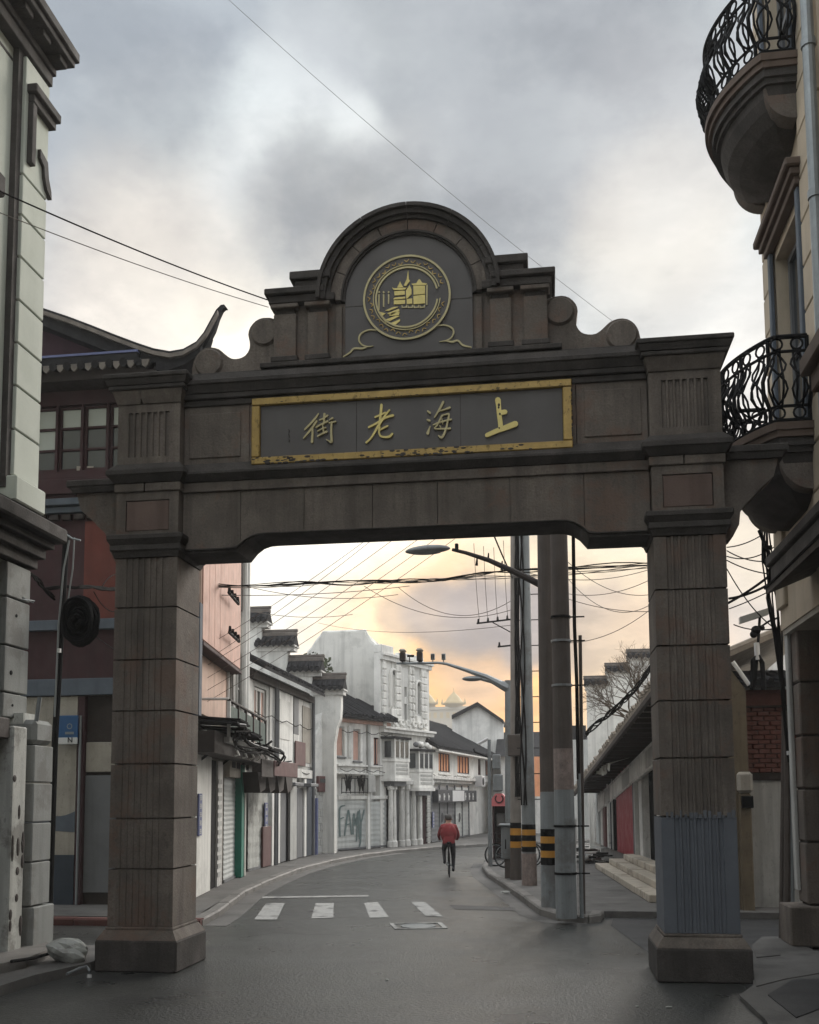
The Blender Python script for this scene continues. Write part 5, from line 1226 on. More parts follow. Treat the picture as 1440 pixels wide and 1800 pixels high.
# ---- D: white house with pink windows
FD = Fr((-8.32, 38.6), (-6.75, 42.0))
hd = thing('white_shutter_house', (-7.8, 40, 0), 'white two-storey house with salmon window boards and sprayed grey shutter', 'house')
zD = FD.hit(600, 1258)[1]; LD = FD.L
wl = [FD.R(592, 1276, 1330, 606), FD.R(621, 1281, 1338, 634), FD.R(657, 1296, 1345, 673)]
mb = MB(FD); wall(mb, 0, LD, 3.1, zD, wl, t=.3, reveal=.12); mb.box(0, LD, -5, -.31, 0, zD); mb.build('wall', 'white', hd)
for i, (a, b, c_, e_) in enumerate(wl):
    window(FD, hd, a+.01, b-.01, c_+.01, e_-.01, 'greywall' if i < 2 else 'darkred', 'pinkboard', 1 if i < 2 else 3, 1, deep=.08, fw=.05, sill='shutter_dark')
roof(FD, hd, -.1, LD+.05, .45, zD, -2.2, zD+1.35, 'tile', .26)
MB(FD).box(0, LD, .0, .12, zD-.25, zD-.1).build('eave_beam', 'pinkboard', hd)
s0_, s1_, z0_, z1_ = FD.R(611, 1275, 1332, 617); MB(FD).box(s0_, s1_, .002, .06, z0_, z1_, .01).build('shutter_leaf', 'whiteb', hd)
s = FD.S(645, 1300); MB(FD).box(s-.05, s+.12, .002, .10, .1, zD-.2).build('party_pier', 'greywall', hd)
for zz_, t_ in ((FD.hit(600, 1345)[1], .08), (FD.hit(600, 1355)[1]-.1, .05), (FD.hit(600, 1402)[1], .14)): MB(FD).box(.05, LD-.05, .001, .1, zz_-t_/2, zz_+t_/2, .01).build('string_course', 'white', hd)
# railing with potted plants
rl = thing('planter_rail', FD(1, .3, 3), 'black railing with bare potted shrubs above the sprayed shutter', 'railing')
z0_ = FD.hit(600, 1395)[1]; z1_ = FD.hit(600, 1368)[1]; s0_, s1_ = FD.S(590, 1380), FD.S(636, 1380)
for z in (z0_+.05, z1_): MB(FD).tube([(s0_, .3, z), (s1_, .3, z)], .02, 5).build('rail', 'iron', rl)
for i in range(7): s = s0_+(s1_-s0_)*i/6; MB(FD).tube([(s, .3, z0_), (s, .3, z1_)], .018, 5).build('rail_post', 'iron', rl)
random.seed(31)
for c_ in (s0_+.35, s0_+.5, s1_-.55, s1_-.35):
    mb = MB(FD)
    for k in range(14):
        a = random.uniform(0, 6.28); mb.tube([(c_, .3, z0_+.1), (c_+.08*math.cos(a), .3+.06*math.sin(a), z0_+.45), (c_+.18*math.cos(a+.4), .3+.1*math.sin(a), z0_+.62+random.uniform(-.1, .14))], [.02, .018, .012], 4)
    mb.build('shrub', 'iron', rl)
MB(FD).box(s1_+.15, s1_+.65, .001, .25, z0_+.05, z1_+.15, .02).build('meter_box', 'greywall', rl)
a, b = FD.S(591, 1450), FD.S(644, 1450); sh1 = slats(FD, hd, 'roller_shutter', a, b, .2, FD.hit(591, 1406)[1], 'shutter', .03, .2, 'shutter with teal spray lettering')
a2, b2 = FD.S(650, 1450), FD.S(681, 1450); slats(FD, hd, 'roller_shutter', a2, b2, .2, FD.hit(650, 1409)[1], 'shutter', .03, .2)
for px in (587.5, 645.5, 682): s = FD.S(px, 1450, .1); MB(FD).box(s, s+.15, .0, .15, .1, 2.6).build('shutter_pier', 'white' if px < 680 else 'black', hd)
def fpl(fr, dd):
    def f(u, v, d): s_, z_ = fr.hit(u, v, dd); return fr(s_, dd+d, z_)
    return f
gm = []
for st in ([(598, 1470, 2.2), (597, 1440, 2.4), (598, 1420, 2.2), (606, 1416, 2)], [(597, 1440, 2), (604, 1437, 2)], [(606, 1468, 2.2), (610, 1440, 2.4), (613, 1424, 2), (616, 1445, 2.2), (618, 1466, 2.2)], [(608, 1450, 1.8), (616, 1448, 1.8)],
           [(621, 1466, 2), (622, 1430, 2.2), (626, 1450, 2), (630, 1426, 2.2), (632, 1474, 2.2)], [(622, 1452, 1.8), (628, 1438, 1.8), (627, 1478, 2)], [(632, 1424, 2), (635, 1445, 2), (640, 1424, 2)], [(635, 1445, 2), (634, 1478, 2.2), (631, 1490, 1.4)]):
    mb = MB(); ribbon(mb, [(u, v, w_*1.15) for u, v, w_ in st], fpl(FD, .05), .0, .004); mb.build('spray_stroke', 'graffiti', sh1)
# ---- E: baroque white building
FE = Fr((-6.75, 42.0), (-5.45, 45.4))
he = thing('baroque_building', (-6.2, 43.5, 0), 'tall white baroque building with arched windows and two bay windows', 'building')
zE1 = FE.hit(690, 1152)[1]; LE = FE.L
SE0 = FE.S(668, 1200)
ew = [FE.R(687, 1185, 1242, 694), FE.R(711, 1207, 1225, 715.5), FE.R(711, 1237, 1267, 715.5), FE.R(732, 1205, 1255, 738)]
mb = MB(FE); wall(mb, SE0, LE+.1, 0, zE1, ew, t=.3, reveal=.25); mb.build('wall', 'white', he)
for (a, b, c_, e_) in ew:
    MB(FE).box(a, b, -.24, -.2, c_, e_).build('window_pane', 'glass', he)
for i in (0, 3):
    a, b, c_, e_ = ew[i]; m_ = (a+b)/2; r = (b-a)/2
    mb = MB(FE); pts = []
    for k in range(9): w = math.pi*k/8; pts.append((m_+(r+.12)*math.cos(w), .04, e_-.05+(r+.12)*math.sin(w)))
    mb.tube([(b+.12, .04, c_)]+pts+[(a-.12, .04, c_)], .07, 6); mb.build('arched_surround', 'white', he)
    MB(FE).prism([(m_+r*math.cos(math.pi*k/8), e_+r*math.sin(math.pi*k/8)) for k in range(9)], .002, .01).build('window_pane', 'glass', he)
    MB(FE).box(a-.1, b+.1, .0, .1, c_-.5, c_-.1, .02).build('window_apron', 'white', he)
for px in (677, 700, 703, 724, 727, 744, 749):
    s = FE.S(px, 1240, .1); pc = MB(FE).box(s-.12, s+.12, .0, .08, 5.0, zE1-.3).build('pilaster', 'white', he)
    for k in range(9): z = 5.1+k*(zE1-5.5)/9; MB(FE).box(s-.14, s+.14, .0, .12, z+.03, z+(zE1-5.5)/9-.03, .02).build('rusticated_block', 'white' if k % 2 else 'plaster', pc)
MB(FE).box(SE0, LE+.15, .0, .14, zE1-.3, zE1-.12, .01).box(SE0, LE+.2, .0, .22, zE1-.117, zE1, .01).build('cornice', 'white', he)
for a, b, h_ in ((SE0, SE0+1.0, .35), (SE0+1.8, LE-.6, .22)): MB(FE).box(a, b, -.3, .1, zE1+.002, zE1+h_, .02).build('parapet', 'white', he)
MB(FE).box(SE0, LE+.2, .0, .2, 4.95, 5.1, .01).box(SE0, LE+.25, .0, .3, 5.103, 5.2, .01).build('string_course', 'white', he)
random.seed(17)
for px in (693, 706, 716, 728, 738, 746):
    s = FE.S(px, 1270, .15)
    MB(FE).tube([(s-.15, .15, 5.55), (s-.1, .2, 5.35), (s+.05, .22, 5.3), (s+.15, .18, 5.45), (s+.05, .2, 5.55)], .05, 6).build('stucco_scroll', 'white', he)
def bay(px0, px1, t_, b_, lab, zf):
    s0_, s1_, z0_, z1_ = FE.R(px0, t_, b_, px1, .5)
    def fb_(k): return None
    pl = [(s0_, .0), (s0_+.18, .5), (s1_-.18, .5), (s1_, .0)]
    def pr(poly, z0__, z1__, name, mat, par, grow=0):
        cx = (s0_+s1_)/2; P = [(cx+(x-cx)*(1+grow), y*(1+grow)) for x, y in poly]; mb = MB(FE)
        mb.add([(x, y, z0__) for x, y in P]+[(x, y, z1__) for x, y in P], [list(range(4)), [7, 6, 5, 4], (0, 1, 5, 4), (1, 2, 6, 5), (2, 3, 7, 6), (3, 0, 4, 7)]); return mb.build(name, mat, par)
    bb_ = pr(pl, z0_, z1_, 'bay_window', 'greywall', he)
    pr(pl, z1_+.002, z1_+.1, 'bay_canopy', 'tile', bb_, .18)
    pr(pl, z0_-.12, z0_-.002, 'bay_sill', 'white', bb_, .08)
    pr(pl, z0_-.80, z0_-.122, 'bay_balustrade', 'white', bb_, .03)
    pr(pl, z0_-.95, z0_-.802, 'bay_ledge', 'white', bb_, .14)
    pr(pl, z0_-1.15, z0_-.952, 'bay_bracket', 'shutter_dark', bb_, -.15)
    w = (s1_-s0_-.36)/3
    for k in range(3): MB(FE).box(s0_+.18+k*w+.05, s0_+.18+(k+1)*w-.05, .5, .512, z0_+.06, z1_-.1).build('bay_pane', 'glass', bb_)
    for k in range(4): MB(FE).box(s0_+.18+k*w-.04, s0_+.18+k*w+.04, .5, .53, z0_, z1_).build('bay_mullion', 'white', bb_)
    for k in range(3): MB(FE).box(s0_+.3, s1_-.3, .516, .535, z0_-.65+k*.17, z0_-.56+k*.17).build('balustrade_rail', 'greywall', bb_)
    MB(FE).box(s0_+.02, s0_+.05, .1, .4, z0_+.06, z1_-.1).build('bay_pane', 'glass', bb_)
    return s0_, s1_, z0_, z1_
bay(690, 722, 1298, 1333, '', 0)
q = bay(733, 764, 1320, 1352, '', 0)
fl = thing('flower_boxes', FE(q[0]+.5, .4, q[3]+.1), 'white blooms heaped on the far bay window roof of the baroque building', 'plants')
random.seed(5)
for i in range(7):
    mb = MB(FE); mb.ell((q[0]+.15+(q[1]-q[0]-.3)*i/6, .35+random.uniform(-.1, .1), q[3]+.22+random.uniform(-.03, .1)), (.15, .13, .12), 8, 6)
    for v in mb.v: v += Vector((0, 0, mn.noise(v*6)*.06))
    mb.build('bloom', 'white' if i % 3 else 'shutter_dark', fl)
for px in (687, 693, 706, 716, 728, 738):
    s = FE.S(px, 1440, .2); MB(FE).lathe([(0, 0)], 0, 0) if False else None
    mb = MB(FE); mb.tube([(s, .2, .12), (s, .2, .35), (s, .2, .4), (s, .2, 2.5), (s, .2, 2.55), (s, .2, 2.75)], [.15, .15, .11, .09, .15, .15], 10); mb.build('column', 'whiteb', he)
MB(FE).box(.2, LE, -.0, .3, 2.76, 2.95, .02).build('ground_entablature', 'whiteb', he)
for (a, b, mt_) in ((.1, .45, 'black'), (.6, 1.1, 'shutter_dark'), (1.5, 1.9, 'shutter'), (2.3, 2.75, 'shutter_dark'), (3.0, 3.4, 'darkred')): MB(FE).box(a, b, .002, .04, .12, 2.7).build('door', mt_, he)
s_ = LE-.25
for k in range(12): MB(FE).box(s_-.15, s_+.2, .05, .12, .2+k*.22, .2+k*.22+.17, .01).build('rusticated_block', 'greywall', he)
# side gable wall towards the camera, shaped top
gp = [(500, 1175), (540, 1148), (548, 1140), (556, 1128), (565, 1117), (566, 1113), (642, 1110), (643, 1116), (650, 1128), (662, 1138), (668, 1146), (684, 1150), (690, 1153)]
sgl = [(atY(x, z, 42.2).x, atY(x, z, 42.2).z) for x, z in gp]
MB().prism(sgl+[(sgl[-1][0], .1), (sgl[0][0], .1)], 42.2, 42.6).build('side_gable', 'plaster', he)
cp_ = [(x, 42.15, z+.04) for x, z in sgl]; MB().tube([Vector(p)+Vector((0, .25, 0)) for p in cp_[1:]], .09, 6).build('gable_coping', 'white', he)
MB().prism(sgl[1:]+[(sgl[-1][0], 6), (sgl[1][0], 6)], 42.62, 46).build('roof_mass', 'plaster', he)
for (px, py) in ((664, 1167), (666, 1176)): p = atY(px, py, 42.1); MB().ell(p, (.08, .08, .1), 8, 5).build('wall_vent', 'iron', he)
# evergreen crown showing behind the stepped wall
tr = thing('evergreen_tree', (-10.3, 41.0, 0), 'small dark tree showing above the stepped gable wall', 'tree')
MB().tube([(-10.3, 41, 0), (-10.25, 41, 6), (-10.2, 41, 7.5)], [.2, .15, .08], 8).build('trunk', 'bark', tr)
random.seed(3); mb = MB()
for i in range(700):
    a = random.uniform(0, 6.28); r = random.random()**.5; c_ = Vector((-9.95+1.0*r*math.cos(a), 41+.8*r*math.sin(a), 7.6+random.uniform(-.9, .9)*(1-r*.5)))
    u = Vector([random.uniform(-1, 1) for _ in range(3)]).normalized()*.07; w = u.orthogonal().normalized()*.06; mb.add([c_-u, c_+w, c_+u, c_-w], [(0, 1, 2, 3)])
mb.build('crown', 'leaf', tr)['kind'] = 'stuff'
# ---- F: long low house with orange windows
FF = Fr((-5.45, 45.4), (-3.62, 58.0))
hf = thing('orange_window_house', (-4, 48, 0), 'low house with black tiled roof and orange boarded windows at the bend', 'house')
LFf = FF.L+3
zF = FF.hit(770, 1318)[1]
wf = [FF.R(771, 1322, 1356, 791), FF.R(804, 1327, 1359, 825)]
wf += [(wf[1][1]+2.2, wf[1][1]+3.0, wf[1][2], wf[1][3]), (wf[1][1]+4.2, wf[1][1]+5.6, wf[1][2], wf[1][3])]
wf = [w for w in wf if w[1] < LFf]
mb = MB(FF); wall(mb, 0, LFf, 2.9, zF, wf, t=.3, reveal=.1); mb.box(0, LFf, -4, -.31, 0, zF); mb.build('wall', 'white', hf)
for a, b, c_, e_ in wf: window(FF, hf, a+.01, b-.01, c_+.01, e_-.01, 'darkred', 'orange', 4, 1, deep=.06, fw=.04)
zF2 = FF.hit(800, 1270, -2.5)[1]
roof(FF, hf, -.3, LFf+.2, .5, zF+.05, -3.2, zF+2.1, 'tile', .3)
random.seed(44)
for i, s in enumerate((1.0, 1.9, 3.5, 5.0, 6.3, 7.6)):
    MB(FF).box(s, s+random.uniform(.4, .8), -3.3, -2.6, zF+1.9, zF+2.35+random.uniform(0, .25), .03).build('chimney_block', 'tile', hf)
    MB(FF).box(s+.1, s+.5, -2.59, -2.4, zF+1.75, zF+1.95, .02).build('skylight', 'whiteb', hf)
MB(FF).box(0, LFf, .0, .5, zF-.12, zF-.02).build('gutter', 'white', hf)
for a, b in ((wf[0][0]-.1, wf[0][1]+.1), (wf[1][0]-.1, wf[1][1]+.1)): MB(FF).box(a, b, .002, .06, 3.35, wf[0][2]-.15, .02).build('apron_panel', 'plaster', hf)
MB(FF).box(.1, LFf-.1, .0, .18, 3.05, 3.2, .01).build('string_course', 'whiteb', hf)
s0_, s1_, z0_, z1_ = FF.R(770, 1388, 1411, 838, .3)
sb_ = MB(FF).box(s0_, s1_, .0, .3, z0_, z1_, .01).build('sign_band', 'ink', hf)
random.seed(19)
for i in range(9):
    a = s0_+.15+(s1_-s0_-.3)*i/9; 
    if 3 <= i <= 5:
        if i == 3: MB(FF).box(a, a+(s1_-s0_)*.30, .301, .315, z0_+.05, z1_-.03).build('sign_patch', 'signwhite', sb_)
        continue
    mb = MB(FF); h_ = z1_-z0_
    for k in range(2): mb.box(a+k*.14, a+k*.14+.07, .302, .312, z0_+.1, z1_-random.uniform(.1, .25))
    mb.box(a, a+.28, .3025, .3125, z0_+h_*.4, z0_+h_*.55); mb.build('sign_glyph', 'signwhite', sb_)
for i in range(5):
    a = .25+i*1.55; sh = slats(FF, hf, 'roller_shutter', a, a+1.45, .2, 2.7, 'shutter_dark' if i < 3 else 'shutter', .03, .2)
    MB(FF).box(a+1.46, a+1.54, .0, .08, .1, 2.8).build('shutter_post', 'shutter_dark', hf)
for (px, py, w_) in ((778, 1438, 5), (783, 1441, 3), (790, 1440, 3), (800, 1440, 3), (808, 1438, 4)):
    mb = MB(); ribbon(mb, [(px, py-8, w_*.5), (px+.5, py, w_*.6), (px-.5, py+6, w_*.5)], fpl(FF, .06), 0, .004); mb.build('spray_stroke', 'ink', hf)
plaque(FF, None, FF.S(762, 1440, .1), FF.hit(762, 1455, .1)[1], FF.hit(762, 1427, .1)[1], .3, 5, .08, 'far blue upright plaque at the start of the dark shutters')
ac = thing('air_conditioner', FF(s1_+.8, .3, 2.9), 'boxy white air conditioner on the wall right of the black shop sign', 'air conditioner')
MB(FF).box(s1_+.5, s1_+1.4, .1, .5, 2.75, 3.35, .03).build('casing', 'signwhite', ac); MB(FF).tube([(s1_+.8, .5, 3.05), (s1_+.8, .52, 3.05)], .2, 12).build('fan_grille', 'iron', ac)
# far gable, domes
fg = thing('far_gable_house', (-5, 58, 0), 'white gabled house rising behind the black roof at the bend', 'house')
gg = [(atY(x, z, 60).x, atY(x, z, 60).z) for x, z in ((795, 1264), (840, 1241), (885, 1272))]
MB().prism(gg+[(gg[2][0]+.0, 0), (gg[0][0], 0)], 60, 60.4).build('gable_wall', 'white', fg)
for a, b in ((0, 1), (1, 2)):
    p, q_ = gg[a], gg[b]; MB().add([(0, 0, 0)], []) if False else None
    mb = MB(); mb.add([(p[0], 59.7, p[1]), (q_[0], 59.7, q_[1]), (q_[0], 65, q_[1]), (p[0], 65, p[1]), (p[0], 59.7, p[1]+.22), (q_[0], 59.7, q_[1]+.22), (q_[0], 65, q_[1]+.22), (p[0], 65, p[1]+.22)], [(0, 3, 2, 1), (4, 5, 6, 7), (0, 1, 5, 4), (1, 2, 6, 5), (2, 3, 7, 6), (3, 0, 4, 7)]); mb.build('roof_slope', 'tile', fg)
dm = thing('domed_tower', (-30, 335, 0), 'distant pale building with two pointed domes in the dawn haze', 'building')
DY = 330; DS = DY/150
a, b = atY(735, 1250, DY), atY(835, 1250, DY)
MB().box(a.x, b.x+1, DY, DY+12, 0, atY(800, 1247, DY).z).build('wall', 'far', dm)
for k in range(9): x = a.x+1+k*(b.x-a.x)/9; MB().box(x, x+.5*DS, DY-.1, DY, atY(800, 1262, DY).z, atY(800, 1252, DY).z).build('far_window', 'fargold', dm)
MB().box(a.x-.3, b.x-2, DY-.4, DY+8, atY(800, 1247, DY).z+.003, atY(800, 1242, DY).z).build('parapet', 'far', dm)
for px, sc_2 in ((797, 1), (750, .92)):
    c_ = atY(px, 1238, DY); r = 1.5*sc_2*DS
    MB().lathe([(r*.9, c_.z-1)]+[(k_*r, c_.z+h_*DS) for k_, h_ in ((.9, 0), (1.12, .02), (1.15, .2), (.85, .55), (.72, .9), (.5, 1.3), (.2, 1.75), (.04, 2.0), (.03, 2.6))], c_.x, DY+2, 20).build('dome', 'fargold', dm, smooth=True)
    for d_ in (-1, 1): MB().lathe([(.16*DS, c_.z), (.2*DS, c_.z+.3*DS), (.1*DS, c_.z+.6*DS), (.02*DS, c_.z+.95*DS)], c_.x+d_*r*1.15, DY+1, 8).build('finial', 'fargold', dm)

# ================================================================== RIGHT LOW SHOPS
FR_ = Fr((2.95, 20.2), (1.85, 37.5), side=-1)
r1 = thing('awning_shop_row', (2.6, 26, 0), 'low shop row on the right with pale tiled eave, torn white awning and red door', 'building')
def zq(px, py, d=0): return FR_.hit(px, py, d)[1]
E0 = FR_.hit(1143, 1215, .9); E1 = FR_.hit(1024, 1372, .9)
zE_ = 4.35
LR = FR_.L
zE_ = E0[1]
KS = (E1[1]-E0[1])/(E1[0]-E0[0])
FT_ = lambda s, d, z: FR_(s, d, z+KS*(s-E0[0]))
print('EAVE', E0, E1, KS)
ZM = 3.12; sM = min(LR, E0[0]+(ZM-zE_)/KS)
mb = MB(FR_); wall(mb, -.3, LR, .45, ZM, [(1.2, 2.2, .5, 3.0), (2.7, 4.6, .5, 3.05), (5.2, 7.5, .5, 2.9)], t=.3, reveal=.25); mb.box(-.3, LR, -4.5, -.31, 0, ZM-.1)
zN = zE_+KS*(-.3-E0[0])-.02
mb.add([(-.3, 0, ZM), (sM, 0, ZM), (-.3, 0, zN), (-.3, -4, ZM), (sM, -4, ZM), (-.3, -4, zN)], [(0, 1, 2), (5, 4, 3), (0, 2, 5, 3), (1, 4, 5, 2), (0, 3, 4, 1)])
mb.build('wall', 'whiteb', r1)
MB(FR_).box(-.3, LR, -.2, .02, .1, .449).build('plinth', 'kerb', r1)
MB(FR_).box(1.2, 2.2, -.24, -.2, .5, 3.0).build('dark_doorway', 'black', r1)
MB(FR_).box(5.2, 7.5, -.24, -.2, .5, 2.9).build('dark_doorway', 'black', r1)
a, b = FR_.S(1112, 1440, .1), FR_.S(1083, 1440, .1)
MB(FR_).box(a, b, -.1, .08, .47, 3.1, .01).build('red_door', 'red', r1, 'plain bright red door panel')
for s, w_, mt_ in ((a-.55, .14, 'greywall'), (a-.3, .12, 'shutter_dark'), (b+.4, .15, 'black'), (b+.8, .16, 'greywall'), (b+1.3, .4, 'glass'), (b+2.0, .2, 'whiteb'), (b+2.8, .6, 'maroon'), (b+3.8, .25, 'whiteb'), (b+4.8, .8, 'shutter'), (b+6.2, .3, 'whiteb'), (b+7.2, .8, 'shutter_dark')): MB(FR_).box(s, s+w_, .0, .12, .47, 3.0, .01).build('shop_post' if w_ < .35 else 'shop_window', mt_, r1)
roof(FT_, r1, -.4, LR, .95, zE_, -2.6, zE_+1.5, 'eave_tan', .3)
MB(FT_).box(-.4, LR, .90, .98, zE_-.22, zE_-.11).build('eave_board', 'wood', r1)
for i in range(26): s = -.2+i*.66; MB(FT_).box(s, s+.09, .0, .88, zE_-.22, zE_-.12).build('rafter', 'wood', r1)
MB(FT_).box(-.3, LR, .002, .12, zE_-.85, zE_-.25).build('frieze_panel', 'whiteb', r1)
for i in range(11): MB(FT_).box(-.1+i*1.5, 1.25+i*1.5, .121, .14, zE_-.80, zE_-.35, .01).build('frieze_board', 'white' if i % 3 else 'greywall', r1)
wn_ = thing('torn_awning', FR_(6, .4, 3), 'torn white canvas valance drooping above the red door', 'awning')
random.seed(23)
s = a-.6
for i in range(13):
    w_ = .55; j = random.uniform(-.08, .1); mb = MB(FR_); s1_ = s+w_
    nn = 4; P = []
    for k in range(nn+1):
        t = k/nn; P.append((s+w_*t, .14, 3.28)); P.append((s+w_*t, .75+.06*math.sin(t*6+i), 3.10+.03*math.sin(i+t*3))); P.append((s+w_*t, .78+.04*math.sin(t*5+i), 2.88+j*math.sin(t*3.1+i)))
    mb.add(P, [(3*k+q, 3*k+q+1, 3*k+q+4, 3*k+q+3) for k in range(nn) for q in (0, 1)]); mb.build('canvas_panel', 'awning', wn_); s = s1_
# steps: three long treads
st = thing('stone_steps', (1.7, 26, 0), 'three long worn stone steps below the red door', 'steps')
for i in range(3):
    d1 = 1.05-.33*i; s0_ = FR_.S(1143, 1560, 1.0)+.05*i-.1; s1_ = s0_+9.5-.6*i
    z0_ = .115+.16*i
    for k in range(5):
        a_ = s0_+(s1_-s0_)*k/5; MB(FR_).box(a_+.004, a_+(s1_-s0_)/5-.004, .0, d1+random.uniform(-.008, .008), z0_+.002, z0_+.158, .015).build('step_stone', 'step', st)
random.seed(61)
for i, (s, d) in enumerate(((13.5, .7), (12.6, 1.3), (14.2, 1.2), (11.8, .9))):
    t = thing('rubble_heap', FR_(s, d, .1), ['low pile of grey boards', 'dark rubble and sticks', 'pale broken slabs', 'small dark bundle'][i]+[' under the far end of the awning shops', ' beside the long steps', ' at the foot of the far shop posts', ' on the top step end by the dark doors'][i], 'rubble')
    for k in range(7):
        a_ = random.uniform(0, 3.1); l_ = random.uniform(.2, .5); p = FR_(s+random.uniform(-.5, .5), d+random.uniform(-.3, .3), .13+k*.06); v = Vector((math.cos(a_), math.sin(a_), 0))*l_; w_ = Vector((-v.y, v.x, 0)).normalized()*.08
        mb = MB(); mb.add([p-v-w_, p+v-w_, p+v+w_, p-v+w_]+[q_+Vector((0, 0, .05)) for q_ in (p-v-w_, p+v-w_, p+v+w_, p-v+w_)], [(0, 3, 2, 1), (4, 5, 6, 7), (0, 1, 5, 4), (1, 2, 6, 5), (2, 3, 7, 6), (3, 0, 4, 7)])
        mb.build('board', ('whiteb', 'wood', 'greywall', 'black')[(i+k) % 4], t)
# stepped white wall on the right
w2, xs = stepwall('stepped_gable_wall', 'white stepped gable wall with three dark copings above the right shops', 39, [(1031, 1066, 1207), (1066, 1104, 1184), (1104, 1180, 1160)], .1, mat='plaster')
for (px0, px1, py) in ((1027, 1069, 1207), (1064, 1107, 1184), (1102, 1185, 1160)):
    p, q_ = atY(px0, py, 39), atY(px1, py, 39); cap(w2, p.x, q_.x, 39, p.z, h=.42, dep=.7)
x_ = xs[0][0]; MB().prism([(x_+.25, 6.2), (x_, xs[0][2]-.05), (x_+.25, xs[0][2]-.05)], 38.8, 39.2) 
# bare tree
bt = thing('bare_tree', (3.1, 31, 0), 'leafless spreading tree above the right shop roof', 'tree')
random.seed(77)
tk = MB().tube([(3.6, 31, 0), (3.5, 31, 3.2), (3.1, 31, 4.6)], [.16, .13, .09], 8).build('trunk', 'bark', bt)
def grow(mb, p, d, L, r, dep):
    q_ = p+d*L; mid = (p+q_)/2+Vector([random.uniform(-.06, .06)*L for _ in range(3)]); mb.tube([p, mid, q_], [r, r*.85, r*.7], 4 if dep < 3 else 5, False)
    if dep == 0: return
    for k in range(3 if dep > 1 else 2):
        nd_ = (d+Vector([random.uniform(-.75, .75) for _ in range(3)])+Vector((0, 0, .12))).normalized(); grow(mb, q_, nd_, L*random.uniform(.62, .85), r*.62, dep-1)
for k, (dx, dz) in enumerate(((-.8, .6), (-.4, 1), (.1, 1), (.5, .8), (-.9, .35), (.8, .5), (-.2, .8))):
    mb = MB(); grow(mb, Vector((3.1, 31, 4.3)), Vector((dx, random.uniform(-.3, .3), dz)).normalized(), .75, .045, 5); mb.build('limb', 'bark', bt)
# ---- brick wall, ochre wall and pieces right of the arch
bw = thing('brick_house', (4.1, 20, 0), 'low house end of weathered red brick under a dark eave beside the right shop pier', 'house')
BYY = 19.7
bx0, bx1 = atY(1312, 1300, BYY).x, atY(1392, 1300, BYY).x+.25
zb0_, zb1_ = atY(1350, 1358, BYY).z, atY(1350, 1242, BYY).z
MB().box(bx0, bx1, BYY+.05, BYY+4, 0, zb1_+.05).build('wall', 'mortar', bw)
random.seed(29)
nb = 14; hcr = (zb1_-zb0_)/nb
proto = None; L_ = .215
for r in range(nb):
    x = bx0-(.11 if r % 2 else 0)
    while x < bx1-.02:
        x0_, x1_ = max(x, bx0), min(x+L_, bx1)
        if x1_-x0_ > .04:
            full = abs(x1_-x0_-L_) < 1e-6
            z = zb0_+r*hcr+.004
            if full:
                if proto is None:
                    proto = MB().box(x0_+.006, x1_-.006, BYY, BYY+.08, z, z+hcr-.012, .008).build('brick', 'brick', bw); px_, pz_ = x0_, z
                else:
                    c_ = proto.copy(); COL.objects.link(c_); c_.parent = bw; c_.location = Vector((x0_-px_, random.uniform(-.012, .010), z-pz_))
            else: MB().box(x0_+.006, x1_-.006, BYY, BYY+.08, z, z+hcr-.012, .008).build('brick', 'brick', bw)
        x += L_+.008
MB().box(bx0, bx1, BYY-.02, BYY+.05, 0, zb0_-.15).build('rendered_base', 'greywall', bw)
MB().box(bx0, bx1, BYY-.05, BYY+.05, zb0_-.15, zb0_-.01).build('dark_course', 'wood', bw)
MB().box(bx0, bx1, BYY-.06, BYY+.05, zb1_-.02, zb1_+.02).build('string_course', 'wood', bw)
MB().box(bx0, bx1, BYY-.03, BYY+.05, zb1_+.02, zb1_+.32).build('upper_course', 'brick', bw)
mb = MB(); mb.prism([(BYY-.35, zb1_+.34), (BYY+2.5, zb1_+.9), (BYY+2.5, zb1_+1.0), (BYY-.35, zb1_+.44)], bx0-.1, bx1+.2, 'x'); mb.build('roof', 'tile', bw)
for i in range(6): x = bx0+i*.21; MB().tube([(x, BYY-.38, zb1_+.46), (x, BYY+1.5, zb1_+.83)], .06, 6).build('roof_tile', 'tile', bw)
ow = thing('ochre_wall', (3.6, 19, 0), 'ochre plastered wall end with a pale gable edge just right of the right pillar', 'wall')
oy = 19.2; ox0, ox1 = atY(1270, 1300, oy).x, atY(1314, 1300, oy).x
MB().prism([(ox0, 0), (ox1, 0), (ox1, atY(1314, 1212, oy).z), (ox0, atY(1280, 1150, oy).z)], oy, oy+.4).build('wall_body', 'yellowwall', ow)
mb = MB(); p, q_ = atY(1288, 1163, oy-.1), atY(1317, 1204, oy-.1); mb.tube([p, q_], .04, 6); mb.build('gable_edge', 'white', ow)
bxx0, bxx1 = atY(1296, 1365, oy-.15).x, atY(1323, 1365, oy-.15).x
MB().box(bxx0, bxx1, oy-.2, oy, atY(1300, 1394, oy).z, atY(1300, 1357, oy).z, .05).build('meter_hood', 'beige', ow)
MB().box(bxx0+.02, bxx1-.04, oy-.16, oy, 0, atY(1300, 1394, oy).z-.02, .02).build('lower_pier', 'yellowwall', ow)
MB().box(atY(1300, 1400, oy).x, atY(1320, 1400, oy).x, oy-.24, oy-.1, atY(1300, 1420, oy).z, atY(1300, 1399, oy).z, .01).build('meter_box', 'black', ow)
